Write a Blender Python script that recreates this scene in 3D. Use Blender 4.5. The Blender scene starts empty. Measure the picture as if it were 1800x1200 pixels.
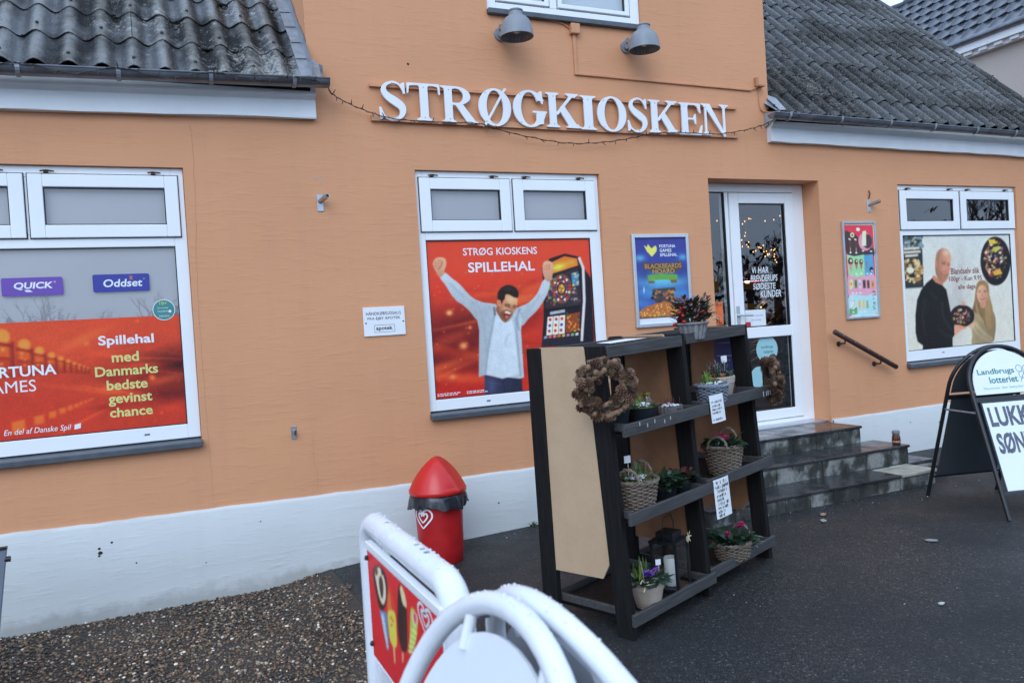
import bpy, bmesh, math, random
import numpy as np
from mathutils import Vector, Matrix, Euler
random.seed(7); rng = np.random.default_rng(7)
S = bpy.context.scene; COL = S.collection
R_ = math.radians
# ------------------------------------------------------------------ camera
YAW, PITCH, ROLL = .41944, -.01795, -.06315
fw = Vector((math.sin(YAW)*math.cos(PITCH), math.cos(YAW)*math.cos(PITCH), math.sin(PITCH)))
r0 = Vector((math.cos(YAW), -math.sin(YAW), 0)); u0 = r0.cross(fw)
rt = math.cos(ROLL)*r0 + math.sin(ROLL)*u0; upv = -math.sin(ROLL)*r0 + math.cos(ROLL)*u0
cd = bpy.data.cameras.new('camera'); cam = bpy.data.objects.new('camera', cd); COL.objects.link(cam)
M = Matrix((rt, upv, -fw)).transposed().to_4x4(); M.translation = Vector((0, -5.5, 1.5)); cam.matrix_world = M
cd.sensor_width = 36; cd.lens = 28; cd.clip_start = .05; cd.clip_end = 2000
cd.dof.use_dof = True; cd.dof.focus_distance = 6.2; cd.dof.aperture_fstop = 5.6
S.camera = cam
# ------------------------------------------------------------------ overcast winter sky
W = bpy.data.worlds.new('World'); S.world = W; W.use_nodes = True
wn = W.node_tree; bg = wn.nodes['Background']
sky = wn.nodes.new('ShaderNodeTexSky'); sky.sky_type = 'NISHITA'; sky.sun_disc = False
sky.sun_elevation = R_(38); sky.sun_rotation = R_(215); sky.air_density = 1.0; sky.dust_density = 4.0; sky.ozone_density = 1.0
hs = wn.nodes.new('ShaderNodeHueSaturation'); hs.inputs['Saturation'].default_value = .55; hs.inputs['Value'].default_value = 1.0
tint = wn.nodes.new('ShaderNodeMix'); tint.data_type = 'RGBA'; tint.blend_type = 'MULTIPLY'
tint.inputs[0].default_value = 1.0; tint.inputs[7].default_value = (.85, 1.10, 1.45, 1)
cloud = wn.nodes.new('ShaderNodeMix'); cloud.data_type = 'RGBA'; cloud.inputs[0].default_value = .72; cloud.inputs[7].default_value = (8.0, 10.4, 14.2, 1)   # even cloud cover veiling the clear sky
wn.links.new(sky.outputs[0], hs.inputs['Color']); wn.links.new(hs.outputs[0], tint.inputs[6])
wn.links.new(tint.outputs[2], cloud.inputs[6]); wn.links.new(cloud.outputs[2], bg.inputs['Color']); bg.inputs['Strength'].default_value = .12
sl = bpy.data.lights.new('sun', 'SUN'); sl.energy = .6; sl.angle = R_(40); sl.color = (.92, .98, 1.0)
so = bpy.data.objects.new('sun', sl); COL.objects.link(so)
az, el = R_(215), R_(38)     # from the front left, behind the camera
sd = Vector((math.sin(az)*math.cos(el), math.cos(az)*math.cos(el), math.sin(el)))
so.rotation_euler = sd.to_track_quat('Z', 'Y').to_euler()
S.view_settings.view_transform = 'Standard'; S.view_settings.look = 'None'
S.view_settings.exposure = 0.27; S.view_settings.gamma = 1; S.view_settings.use_curve_mapping = False
# ------------------------------------------------------------------ helpers
def lin(c):
    c = np.asarray(c, float)/255.
    return np.where(c <= .04045, c/12.92, ((c+.055)/1.055)**2.4)
ILL = np.array([.60, .76, 1.02])
def ac(r, g, b):
    """albedo of a print that shows as sRGB r,g,b under this daylight"""
    return tuple(np.clip(lin((r, g, b))/ILL, .004, .85))
def tag(o, label=None, cat=None, group=None, kind=None):
    if label: o['label'] = label
    if cat: o['category'] = cat
    if group: o['group'] = group
    if kind: o['kind'] = kind
    return o
def empty(name, loc=(0, 0, 0), rz=0, mat=None, parent=None):
    o = bpy.data.objects.new(name, None); COL.objects.link(o)
    if mat is not None: o.matrix_world = mat
    else: o.location = loc; o.rotation_euler = (0, 0, rz)
    o.empty_display_size = .1
    if parent: o.parent = parent
    return o
def copy_tree(o, parent=None, shift=None):
    c = o.copy(); COL.objects.link(c); c.parent = parent
    for ch in [k for k in bpy.data.objects if k.parent == o]: copy_tree(ch, c)
    return c
class MB:
    def __init__(s, T=None): s.v = []; s.f = []; s.m = []; s.T = T
    def add(s, vs, fs, mi=0):
        b = len(s.v)
        if s.T is not None: vs = [s.T @ Vector(p) for p in vs]
        s.v += [tuple(p) for p in vs]; s.f += [tuple(b+i for i in f) for f in fs]; s.m += [mi]*len(fs)
    def box(s, x0, y0, z0, x1, y1, z1, mi=0):
        s.add([(x0,y0,z0),(x1,y0,z0),(x1,y1,z0),(x0,y1,z0),(x0,y0,z1),(x1,y0,z1),(x1,y1,z1),(x0,y1,z1)],
              [(0,3,2,1),(4,5,6,7),(0,1,5,4),(1,2,6,5),(2,3,7,6),(3,0,4,7)], mi)
    def hexa(s, P, mi=0):
        s.add(P, [(0,3,2,1),(4,5,6,7),(0,1,5,4),(1,2,6,5),(2,3,7,6),(3,0,4,7)], mi)
    def tube(s, pts, r, n=8, closed=False, cap=True, mi=0):
        pts = [Vector(p) for p in pts]; N = len(pts)
        rs = r if isinstance(r, (list, tuple)) else [r]*N
        ref = None; vs = []
        for i, p in enumerate(pts):
            a = pts[i-1] if (i > 0 or closed) else p; b = pts[(i+1) % N] if (i < N-1 or closed) else p
            t = (b-a).normalized() if (b-a).length > 1e-9 else Vector((0, 0, 1))
            if ref is None:
                ref = t.orthogonal().normalized()
            ref = (ref - t*ref.dot(t))
            ref = ref.normalized() if ref.length > 1e-6 else t.orthogonal().normalized()
            bi = t.cross(ref)
            for k in range(n):
                an = 2*math.pi*k/n; vs.append(p + (ref*math.cos(an)+bi*math.sin(an))*rs[i])
        fs = []
        for i in range(N if closed else N-1):
            j = (i+1) % N
            for k in range(n): fs.append((i*n+k, i*n+(k+1) % n, j*n+(k+1) % n, j*n+k))
        if cap and not closed: fs += [tuple(range(n-1, -1, -1)), tuple(range((N-1)*n, N*n))]
        s.add(vs, fs, mi)
    def lathe(s, prof, n=24, c=(0, 0, 0), mi=0, cap=False):
        vs = []; fs = []
        for (r, z) in prof:
            for k in range(n):
                a = 2*math.pi*k/n; vs.append((c[0]+r*math.cos(a), c[1]+r*math.sin(a), c[2]+z))
        for i in range(len(prof)-1):
            for k in range(n): fs.append((i*n+k, i*n+(k+1) % n, (i+1)*n+(k+1) % n, (i+1)*n+k))
        if cap: fs += [tuple(range(n-1, -1, -1)), tuple(range((len(prof)-1)*n, len(prof)*n))]
        s.add(vs, fs, mi)
    def ell(s, c, rx, ry, rz, n=8, m=5, mi=0, R=None):
        vs = []; fs = []
        for i in range(m+1):
            ph = math.pi*i/m
            for k in range(n):
                a = 2*math.pi*k/n; p = Vector((rx*math.sin(ph)*math.cos(a), ry*math.sin(ph)*math.sin(a), rz*math.cos(ph)))
                if R is not None: p = R @ p
                vs.append(Vector(c)+p)
        for i in range(m):
            for k in range(n): fs.append((i*n+k, (i+1)*n+k, (i+1)*n+(k+1) % n, i*n+(k+1) % n))
        s.add(vs, fs, mi)
    def leaf(s, p, d, nrm, L, w, mi=0, bend=.25):
        p = Vector(p); d = Vector(d).normalized(); sd_ = d.cross(Vector(nrm))
        if sd_.length < 1e-4: sd_ = d.orthogonal()
        sd_.normalize(); n = sd_.cross(d)
        a = p + d*L*.35 + n*L*bend*.3; b = p + d*L*.7 + n*L*bend*.2; t = p + d*L - n*L*bend*.3
        s.add([p, a-sd_*w*.45, a+n*w*-.08, a+sd_*w*.45, b-sd_*w*.4, b+n*w*-.08, b+sd_*w*.4, t],
              [(0,1,2),(0,2,3),(1,4,5,2),(2,5,6,3),(4,7,5),(5,7,6)], mi)
    def prism(s, poly, y0, y1, mi=0):
        """polygon in x,z extruded along y"""
        n = len(poly)
        vs = [(p[0], y0, p[1]) for p in poly] + [(p[0], y1, p[1]) for p in poly]
        fs = [tuple(range(n)), tuple(range(2*n-1, n-1, -1))] + [(i, n+i, n+(i+1) % n, (i+1) % n) for i in range(n)]
        s.add(vs, fs, mi)
    def build(s, name, mats, parent=None, smooth=False, bevel=0, seg=1):
        me = bpy.data.meshes.new(name); me.from_pydata(s.v, [], s.f)
        for mt in (mats if isinstance(mats, (list, tuple)) else [mats]): me.materials.append(mt)
        if any(s.m): me.polygons.foreach_set('material_index', s.m)
        bm = bmesh.new(); bm.from_mesh(me); bmesh.ops.recalc_face_normals(bm, faces=bm.faces); bm.to_mesh(me); bm.free()
        if smooth: me.polygons.foreach_set('use_smooth', [True]*len(me.polygons)); me.set_sharp_from_angle(angle=R_(48))
        return link(name, me, parent, bevel, seg)
def link(name, me, parent=None, bevel=0, seg=1):
    o = bpy.data.objects.new(name, me); COL.objects.link(o)
    if parent: o.parent = parent
    if bevel:
        b = o.modifiers.new('edge', 'BEVEL'); b.width = bevel; b.segments = seg; b.limit_method = 'ANGLE'; b.angle_limit = R_(40)
    return o
# ------------------------------------------------------------------ materials
MATS = {}
def nt(name):
    m = bpy.data.materials.new(name); m.use_nodes = True; t = m.node_tree
    return m, t, t.nodes['Principled BSDF']
def N(t, kind, **kw):
    n = t.nodes.new(kind)
    for k, v in kw.items():
        if k in n.inputs: n.inputs[k].default_value = v
        else: setattr(n, k, v)
    return n
def pos(t, scale=(1, 1, 1), obj=False):
    src = N(t, 'ShaderNodeTexCoord').outputs['Object'] if obj else N(t, 'ShaderNodeNewGeometry').outputs['Position']
    mp = N(t, 'ShaderNodeMapping'); mp.inputs['Scale'].default_value = scale
    t.links.new(src, mp.inputs['Vector']); return mp.outputs[0]
def noise(t, vec, scale, detail=4, rough=.55):
    n = N(t, 'ShaderNodeTexNoise'); n.inputs['Scale'].default_value = scale; n.inputs['Detail'].default_value = detail
    n.inputs['Roughness'].default_value = rough; t.links.new(vec, n.inputs['Vector']); return n.outputs['Fac']
def ramp(t, fac, stops):
    n = N(t, 'ShaderNodeValToRGB'); e = n.color_ramp.elements
    while len(e) < len(stops): e.new(.5)
    for i, (p, c) in enumerate(stops):
        e[i].position = p; e[i].color = (*c, 1) if len(c) == 3 else c
    t.links.new(fac, n.inputs[0]); return n.outputs[0]
def mixc(t, fac, a, b, mode='MIX'):
    n = N(t, 'ShaderNodeMix'); n.data_type = 'RGBA'; n.blend_type = mode
    for sock, v in ((n.inputs[0], fac), (n.inputs[6], a), (n.inputs[7], b)):
        if hasattr(v, 'default_value') or hasattr(v, 'is_linked'): t.links.new(v, sock)
        elif isinstance(v, (int, float)): sock.default_value = v
        else: sock.default_value = (*v, 1)
    return n.outputs[2]
def bump(t, bsdf, height, strength=.3, dist=.01):
    b = N(t, 'ShaderNodeBump'); b.inputs['Strength'].default_value = strength; b.inputs['Distance'].default_value = dist
    t.links.new(height, b.inputs['Height']); t.links.new(b.outputs[0], bsdf.inputs['Normal']); return b
def mat(name, col, rough=.5, metal=0., spec=.5, var=.12, vs=8., bs=0., bst=.2, bd=.004, scale=(1, 1, 1), obj=False):
    if name in MATS: return MATS[name]
    m, t, b = nt(name); p = pos(t, scale, obj)
    nz = noise(t, p, vs, 5)
    c0 = tuple(x*(1-var) for x in col); c1 = tuple(min(1, x*(1+var)) for x in col)
    t.links.new(ramp(t, nz, [(.3, c0), (.7, c1)]), b.inputs['Base Color'])
    b.inputs['Roughness'].default_value = rough; b.inputs['Metallic'].default_value = metal
    b.inputs['Specular IOR Level'].default_value = spec
    if bs: bump(t, b, noise(t, p, bs, 6), bst, bd)
    MATS[name] = m; return m
def maths(t, op, a, b=None):
    n = N(t, 'ShaderNodeMath'); n.operation = op
    for i, v in enumerate((a, b)):
        if v is None: continue
        if isinstance(v, (int, float)): n.inputs[i].default_value = v
        else: t.links.new(v, n.inputs[i])
    return n.outputs[0]
# painted brick wall
def wall_mat(name, col, dirt, brick=.5, splash=False):
    m, t, b = nt(name)
    g = N(t, 'ShaderNodeNewGeometry'); sx = N(t, 'ShaderNodeSeparateXYZ'); t.links.new(g.outputs['Position'], sx.inputs[0])
    cx = N(t, 'ShaderNodeCombineXYZ'); t.links.new(maths(t, 'ADD', sx.outputs[0], sx.outputs[1]), cx.inputs[0]); t.links.new(sx.outputs[2], cx.inputs[1])
    br = N(t, 'ShaderNodeTexBrick'); br.inputs['Scale'].default_value = 1.0
    br.inputs['Brick Width'].default_value = .24; br.inputs['Row Height'].default_value = .074
    br.inputs['Mortar Size'].default_value = .009; br.inputs['Mortar Smooth'].default_value = 1.0
    wob = noise(t, pos(t, (1.3, 1.3, 1.3)), 2.2, 3)
    ad = N(t, 'ShaderNodeVectorMath'); ad.operation = 'ADD'
    w3 = N(t, 'ShaderNodeCombineXYZ'); t.links.new(maths(t, 'MULTIPLY', wob, .05), w3.inputs[1])
    t.links.new(cx.outputs[0], ad.inputs[0]); t.links.new(w3.outputs[0], ad.inputs[1]); t.links.new(ad.outputs[0], br.inputs['Vector'])
    big = noise(t, pos(t, (1, 1, 1.6)), .9, 5); fine = ramp(t, noise(t, pos(t, (5, 5, 26)), 1.0, 5, .6), [(.50, (0,)*3), (.78, (1,)*3)]); grain = noise(t, pos(t), 70, 6, .7)
    str_ = noise(t, pos(t, (9, 9, .6)), 1.0, 4)
    c = ramp(t, big, [(.3, tuple(x*.94 for x in col)), (.7, tuple(x*1.04 for x in col))])
    c = mixc(t, ramp(t, str_, [(.52, (0,)*3), (.8, (.16,)*3)]), c, dirt)
    c = mixc(t, ramp(t, fine, [(.2, (0,)*3), (.8, (.07,)*3)]), c, tuple(x*.62 for x in col))
    t.links.new(c, b.inputs['Base Color']); b.inputs['Roughness'].default_value = .62; b.inputs['Specular IOR Level'].default_value = .3
    if splash:      # mud splashed up from the ground, ragged
        sp = maths(t, 'ADD', maths(t, 'MULTIPLY', sx.outputs[2], -5.0), maths(t, 'MULTIPLY', noise(t, pos(t), 7, 6, .7), 1.1))
        c = mixc(t, ramp(t, sp, [(.62, (0,)*3), (1.15, (.45,)*3)]), c, (.20, .18, .15)); t.links.new(c, b.inputs['Base Color'])
    # relief: smeared courses, worn away in places
    msk = ramp(t, noise(t, pos(t, (1, 1, 1)), 1.7, 3), [(.4, (.12,)*3), (.65, (1,)*3)])
    h = maths(t, 'MULTIPLY', maths(t, 'MULTIPLY', br.outputs['Fac'], -brick), msk)
    h = maths(t, 'ADD', h, maths(t, 'MULTIPLY', maths(t, 'MULTIPLY', fine, ramp(t, noise(t, pos(t, (1, 1, 2)), 2.6, 4), [(.35, (.25,)*3), (.7, (1,)*3)])), 1.5)); h = maths(t, 'ADD', h, maths(t, 'MULTIPLY', grain, .18))
    bump(t, b, h, .22, .008); return m
M_WALL = wall_mat('orange_painted_brick', (.67, .316, .162), (.46, .25, .145), .14)
M_PLINTH = wall_mat('white_painted_plinth', (.60, .61, .60), (.48, .48, .46), .0, True)
M_HOUSE = wall_mat('grey_render', (.46, .40, .355), (.38, .33, .30), .0)
M_CORN = mat('white_cornice_paint', (.72, .74, .76), .5, var=.05, vs=5, bs=25, bst=.15)
M_UPVC = mat('white_plastic_frame', (.84, .85, .86), .28, var=.02, vs=3)
M_GASKET = mat('black_rubber', (.015, .015, .017), .5)
M_SILL = mat('slate_sill', (.075, .085, .10), .35, var=.2, vs=12, bs=40, bst=.2)
M_ZINC = mat('weathered_zinc', (.19, .20, .225), .27, .6, var=.25, vs=9, bs=30, bst=.1)
M_LEAD = mat('lead_flashing', (.30, .32, .35), .42, .3, var=.2, vs=14, bs=30, bst=.3)
M_STEEL = mat('galvanised_steel', (.45, .47, .5), .35, .9, var=.15, vs=40)
M_RUST = mat('rusty_steel', (.10, .06, .04), .7, .3, var=.4, vs=40)
M_WIRE = mat('dark_wire', (.02, .015, .015), .5)
M_ORPAINT = mat('orange_gloss_paint', (.60, .28, .14), .5, var=.08, vs=10, bs=60, bst=.1)
M_WHITE = mat('white_sign_paint', (.80, .81, .83), .35, var=.03, vs=5)
M_LAMP = mat('grey_lamp_enamel', (.23, .25, .28), .45, var=.08, vs=10)
M_LAMPIN = mat('lamp_inside', (.55, .42, .32), .6)
M_BLACKM = mat('black_metal_paint', (.012, .013, .015), .35, var=.2, vs=30)
M_DKPANEL = mat('dark_grey_board', (.042, .047, .054), .42, var=.1, vs=4)
M_ALU = mat('aluminium', (.62, .64, .67), .35, .8, var=.05)
M_HAND = mat('brown_painted_rail', (.05, .022, .017), .35, var=.3, vs=20)
M_RED = mat('red_plastic', (.46, .012, .014), .38, var=.16, vs=9, bs=60, bst=.06)
M_BAG = mat('black_bin_bag', (.012, .014, .02), .22, var=.2)
M_TUBE = mat('white_powder_coat', (.76, .78, .82), .22, var=.05, vs=16, bs=220, bst=.10, bd=.003)
M_PINE = mat('cone_brown', (.055, .030, .020), .75, var=.5, vs=60, bs=140, bst=.4)
M_PINEL = mat('cone_light', (.20, .115, .07), .75, var=.35, vs=50, bs=140, bst=.4)
M_WICK = mat('wicker', (.17, .13, .098), .7, var=.4, vs=60, bs=200, bst=.3)
M_WICKG = mat('grey_wicker', (.20, .23, .28), .6, var=.3, vs=50)
M_TERRA = mat('beige_clay', (.42, .345, .285), .75, var=.12, vs=20, bs=90, bst=.15)
M_DKPOT = mat('dark_plastic_pot', (.02, .024, .03), .4, var=.2)
M_SOIL = mat('soil', (.03, .022, .016), .9, var=.4, vs=60, bs=120, bst=.6)
M_GREEN = mat('leaf_green', (.055, .105, .030), .45, var=.45, vs=30)
M_GREEND = mat('leaf_dark', (.025, .055, .030), .4, var=.4, vs=30)
M_GREENL = mat('shoot_green', (.14, .24, .04), .45, var=.3, vs=30)
M_MOSS = mat('moss', (.12, .13, .045), .85, var=.4, vs=60)
M_SNOW = mat('white_lichen', (.62, .65, .66), .8, var=.15, vs=60)
M_PINK = mat('pink_petal', (.55, .03, .17), .5, var=.3, vs=40)
M_VIOL = mat('violet_petal', (.16, .07, .45), .5, var=.35, vs=40)
M_ORAN = mat('orange_petal', (.75, .13, .015), .5)
M_BERRY = mat('red_berry', (.40, .012, .014), .3)
M_WINEL = mat('wine_leaf', (.10, .022, .025), .5, var=.4, vs=40)
M_WAX = mat('white_wax', (.72, .72, .70), .4, var=.03)
M_PAPER = mat('white_paper', (.76, .78, .80), .6, var=.03)
M_INK = mat('black_ink', (.02, .02, .024), .6)
M_RAFFIA = mat('raffia', (.55, .45, .30), .8, var=.2, vs=60)
M_AMBER = mat('amber_glass', (.12, .025, .008), .15, var=.1)
M_GLID = mat('grey_lid', (.20, .22, .23), .4)
# black stained timber, long grain in local x or z
def wood(name, col, scale, wear, spec):
    m, t, b = nt(name); p = pos(t, scale, True); gr = noise(t, p, 1.0, 8, .65); sp = noise(t, pos(t, (1, 1, 1), True), 45, 6, .7)
    c = ramp(t, gr, [(.3, tuple(x*.6 for x in col)), (.7, tuple(x*1.5 for x in col))])
    c = mixc(t, ramp(t, sp, [(.62, (0,)*3), (.75, (wear,)*3)]), c, (.22, .21, .20))
    t.links.new(c, b.inputs['Base Color']); t.links.new(ramp(t, gr, [(.2, (.75,)*3), (.8, (.55,)*3)]), b.inputs['Roughness']); b.inputs['Specular IOR Level'].default_value = spec
    bump(t, b, gr, .35, .003); return m
M_POST = wood('black_stained_post', (.012, .0115, .0115), (60, 60, 5), .14, .12)
M_RAIL = wood('black_stained_rail', (.050, .048, .048), (5, 60, 60), .55, .4)
def fibre():
    m, t, b = nt('fibreboard'); p = pos(t, (1, 1, 1), True)
    c = ramp(t, noise(t, p, 5, 4), [(.3, (.50, .345, .21)), (.7, (.56, .39, .245))])
    c = mixc(t, ramp(t, noise(t, pos(t, (1, 1, .4), True), 130, 4, .8), [(.5, (0,)*3), (.85, (.5,)*3)]), c, (.32, .21, .125))
    t.links.new(c, b.inputs['Base Color']); b.inputs['Roughness'].default_value = .7; return m
M_FIBRE = fibre()
def sheet_mat(name, base, lich, crest_light, lo, spk, wet):
    """wet corrugated fibre cement: weathered crests with highlight painted in, blotches of lichen, shade painted into the valleys, wet film in places"""
    m, t, b = nt(name); p = pos(t); oi = N(t, 'ShaderNodeObjectInfo')
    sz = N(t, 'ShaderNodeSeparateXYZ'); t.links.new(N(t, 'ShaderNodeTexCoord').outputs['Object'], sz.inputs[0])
    big = noise(t, p, .8, 5); md = noise(t, p, 11, 7, .7); sm = noise(t, p, 42, 6, .75); vs_ = noise(t, p, 120, 3, .7)
    rv = ramp(t, oi.outputs['Random'], [(0, tuple(x*.6 for x in base)), (1, tuple(x*1.4 for x in base))])
    c = mixc(t, ramp(t, sm, [(.42, (0,)*3), (.6, (.8,)*3)]), rv, tuple(x*2.2+.012 for x in base))
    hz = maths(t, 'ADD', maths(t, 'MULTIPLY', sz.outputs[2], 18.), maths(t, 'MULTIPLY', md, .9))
    c = mixc(t, ramp(t, hz, [(.62, (0,)*3), (.95, (.9,)*3)]), c, crest_light); c = mixc(t, ramp(t, sz.outputs[2], [(0., (.75,)*3), (.004, (.0,)*3)]), c, tuple(x*.35 for x in base))  # crests lightened and valleys darkened to put wave shading into the colour
    k = maths(t, 'ADD', maths(t, 'ADD', maths(t, 'MULTIPLY', big, .6), maths(t, 'MULTIPLY', sm, .45)), maths(t, 'MULTIPLY', md, .25))
    c = mixc(t, ramp(t, k, [(lo, (0,)*3), (lo+.07, (.85,)*3)]), c, lich)
    c = mixc(t, ramp(t, vs_, [(spk, (0,)*3), (spk+.04, (.8,)*3)]), c, (.5, .49, .46))
    c = mixc(t, ramp(t, noise(t, p, 24, 4, .7), [(.30, (.95,)*3), (.38, (0,)*3)]), c, (.008, .008, .008))
    t.links.new(c, b.inputs['Base Color'])
    wm_ = ramp(t, maths(t, 'ADD', noise(t, p, 1.3, 3), maths(t, 'MULTIPLY', md, .25)), [(.52, (0,)*3), (.68, (1,)*3)])
    t.links.new(mixc(t, wm_, (.75,)*3, (.14,)*3), b.inputs['Roughness']); t.links.new(mixc(t, wm_, (.16,)*3, (wet,)*3), b.inputs['Specular IOR Level'])
    bump(t, b, maths(t, 'ADD', sm, maths(t, 'MULTIPLY', md, 1.5)), .5, .009); return m
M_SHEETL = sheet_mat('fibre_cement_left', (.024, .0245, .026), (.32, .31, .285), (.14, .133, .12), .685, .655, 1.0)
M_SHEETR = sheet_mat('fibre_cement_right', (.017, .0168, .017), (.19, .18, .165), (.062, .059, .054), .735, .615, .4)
M_TILE = mat('glazed_roof_tile', (.045, .052, .068), .25, var=.25, vs=5, bs=30, bst=.05)
def asphalt_mat():
    m, t, b = nt('wet_asphalt'); p = pos(t)
    vo = N(t, 'ShaderNodeTexVoronoi'); vo.inputs['Scale'].default_value = 115; t.links.new(p, vo.inputs['Vector'])
    big = noise(t, p, 1.1, 6, .6); fine = noise(t, p, 190, 4, .8)
    c = ramp(t, vo.outputs['Color'], [(0, (.009, .009, .0095)), (.55, (.024, .024, .025)), (.82, (.052, .050, .048)), (.97, (.16, .155, .145))])
    c = mixc(t, ramp(t, big, [(.38, (.0,)*3), (.62, (.6,)*3)]), c, (.017, .0175, .019))
    t.links.new(c, b.inputs['Base Color']); t.links.new(ramp(t, big, [(.3, (.38,)*3), (.7, (.68,)*3)]), b.inputs['Roughness'])
    b.inputs['Specular IOR Level'].default_value = .35
    bump(t, b, maths(t, 'ADD', vo.outputs['Distance'], maths(t, 'MULTIPLY', fine, .6)), .7, .006); return m
M_ASPH = asphalt_mat()
M_GRAVB = mat('gravel_bed_earth', (.045, .036, .028), .8, var=.4, vs=60, bs=120, bst=.8)
def attr_mat(name, rough=.35, spec=.5, coat=0):
    m, t, b = nt(name); a = N(t, 'ShaderNodeVertexColor'); a.layer_name = 'Col'
    t.links.new(mixc(t, ramp(t, noise(t, pos(t), 90, 3), [(.3, (0,)*3), (.7, (.06,)*3)]), a.outputs[0], (.3, .3, .3)), b.inputs['Base Color'])
    b.inputs['Roughness'].default_value = rough; b.inputs['Specular IOR Level'].default_value = spec; return m
M_PRINT = attr_mat('printed_film', .35, .15)
M_PEBB = attr_mat('pebbles', .45, .5)
def tread_mat():
    m, t, b = nt('wet_slate_tread'); p = pos(t); n = noise(t, p, 6, 5)
    t.links.new(ramp(t, n, [(.3, (.018, .019, .021)), (.7, (.045, .046, .05))]), b.inputs['Base Color'])
    t.links.new(ramp(t, n, [(.35, (.10,)*3), (.7, (.38,)*3)]), b.inputs['Roughness']); bump(t, b, noise(t, p, 50, 4), .08, .003); return m
M_TREAD = tread_mat()
def riser_mat():
    m, t, b = nt('mouldy_concrete'); p = pos(t)
    n = noise(t, pos(t, (6, 6, 5)), 1.0, 5, .6); f = noise(t, p, 40, 5, .7)
    c = ramp(t, n, [(.38, (.014, .015, .013)), (.49, (.055, .055, .047)), (.60, (.28, .28, .26))])
    c = mixc(t, ramp(t, f, [(.4, (0,)*3), (.7, (.4,)*3)]), c, (.05, .05, .045))
    t.links.new(c, b.inputs['Base Color']); b.inputs['Roughness'].default_value = .6; bump(t, b, f, .4, .005); return m
M_RISER = riser_mat()
M_YTILE = mat('pale_old_tile', (.42, .40, .33), .5, var=.3, vs=9, bs=40, bst=.2)
def glass(name, tintc, refl, trans):
    """thin window pane: clear with a mirror layer"""
    m = bpy.data.materials.new(name); m.use_nodes = True; t = m.node_tree; t.nodes.remove(t.nodes['Principled BSDF'])
    tr = N(t, 'ShaderNodeBsdfTransparent'); tr.inputs[0].default_value = (*tintc, 1)
    gl = N(t, 'ShaderNodeBsdfGlossy'); gl.inputs['Roughness'].default_value = .0; gl.inputs[0].default_value = (1, 1, 1, 1)
    g_ = N(t, 'ShaderNodeNewGeometry'); dt = N(t, 'ShaderNodeVectorMath'); dt.operation = 'DOT_PRODUCT'   # Schlick, the same from both sides
    t.links.new(g_.outputs['Normal'], dt.inputs[0]); t.links.new(g_.outputs['Incoming'], dt.inputs[1])
    sch = maths(t, 'ADD', maths(t, 'MULTIPLY', maths(t, 'POWER', maths(t, 'SUBTRACT', 1.0, maths(t, 'ABSOLUTE', dt.outputs['Value'])), 5.0), .96), .042)
    f = maths(t, 'MINIMUM', maths(t, 'MULTIPLY', sch, refl), 1.0)
    mx = N(t, 'ShaderNodeMixShader'); t.links.new(f, mx.inputs[0]); t.links.new(tr.outputs[0], mx.inputs[1]); t.links.new(gl.outputs[0], mx.inputs[2])
    t.links.new(mx.outputs[0], t.nodes['Material Output'].inputs[0]); return m
M_GLASS = glass('clear_double_glazing', (.82, .85, .86), 2.6, 1)
M_LGLASS = glass('lantern_glass', (.93, .94, .94), 1.4, 1)
M_BLIND = mat('pale_grey_blind', (.50, .45, .45), .6, var=.04, vs=2)
M_BLINDW = mat('white_blind', (.70, .74, .78), .6, var=.03, vs=2)
M_INT = mat('dim_shop_wall', (.10, .085, .07), .8, var=.2, vs=3)
def emis(name, col, st):
    m, t, b = nt(name); b.inputs['Emission Color'].default_value = (*col, 1); b.inputs['Emission Strength'].default_value = st
    b.inputs['Base Color'].default_value = (*col, 1); return m
M_FAIRY = emis('warm_fairy_light', (1, .52, .17), 2.6)
# ------------------------------------------------------------------ prints (colours held on a fine mesh) and lettering
def sdf_poly(P, X, Y):
    P = np.asarray(P, float); n = len(P); d = np.full(X.shape, 1e18); s = np.zeros(X.shape, bool)
    for i in range(n):
        a = P[i]; b = P[(i+1) % n]; e = b-a; L = e@e + 1e-18
        wx = X-a[0]; wy = Y-a[1]; t = np.clip((wx*e[0]+wy*e[1])/L, 0, 1)
        d = np.minimum(d, (wx-e[0]*t)**2+(wy-e[1]*t)**2)
        c = ((a[1] > Y) != (b[1] > Y))
        if abs(b[1]-a[1]) > 1e-12: s ^= c & (X < (b[0]-a[0])*(Y-a[1])/(b[1]-a[1])+a[0])
    d = np.sqrt(d); return np.where(s, -d, d)
def spline(P, k=5, closed=True):
    P = np.asarray(P, float); n = len(P); out = []
    for i in range(n if closed else n-1):
        g = (lambda j: P[j % n]) if closed else (lambda j: P[min(max(j, 0), n-1)])
        p0, p1, p2, p3 = g(i-1), g(i), g(i+1), g(i+2)
        for q in range(k):
            t = q/k; out.append(.5*((2*p1)+(-p0+p2)*t+(2*p0-5*p1+4*p2-p3)*t*t+(-p0+3*p1-3*p2+p3)*t**3))
    if not closed: out.append(P[-1])
    return np.array(out)
def ribbon(P, w):
    P = np.asarray(P, float); d = np.gradient(P, axis=0); d /= np.linalg.norm(d, axis=1)[:, None]+1e-9
    nn = np.stack([-d[:, 1], d[:, 0]], 1); w = np.asarray(w, float)*np.ones(len(P))
    return np.concatenate([P+nn*w[:, None]/2, (P-nn*w[:, None]/2)[::-1]])
def homography(src, dst):
    Am = []; bv = []
    for (x, y), (u, v) in zip(src, dst):
        Am += [[x, y, 1, 0, 0, 0, -u*x, -u*y], [0, 0, 0, x, y, 1, -v*x, -v*y]]; bv += [u, v]
    h = np.linalg.solve(np.array(Am), np.array(bv)); return np.append(h, 1).reshape(3, 3)
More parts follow.
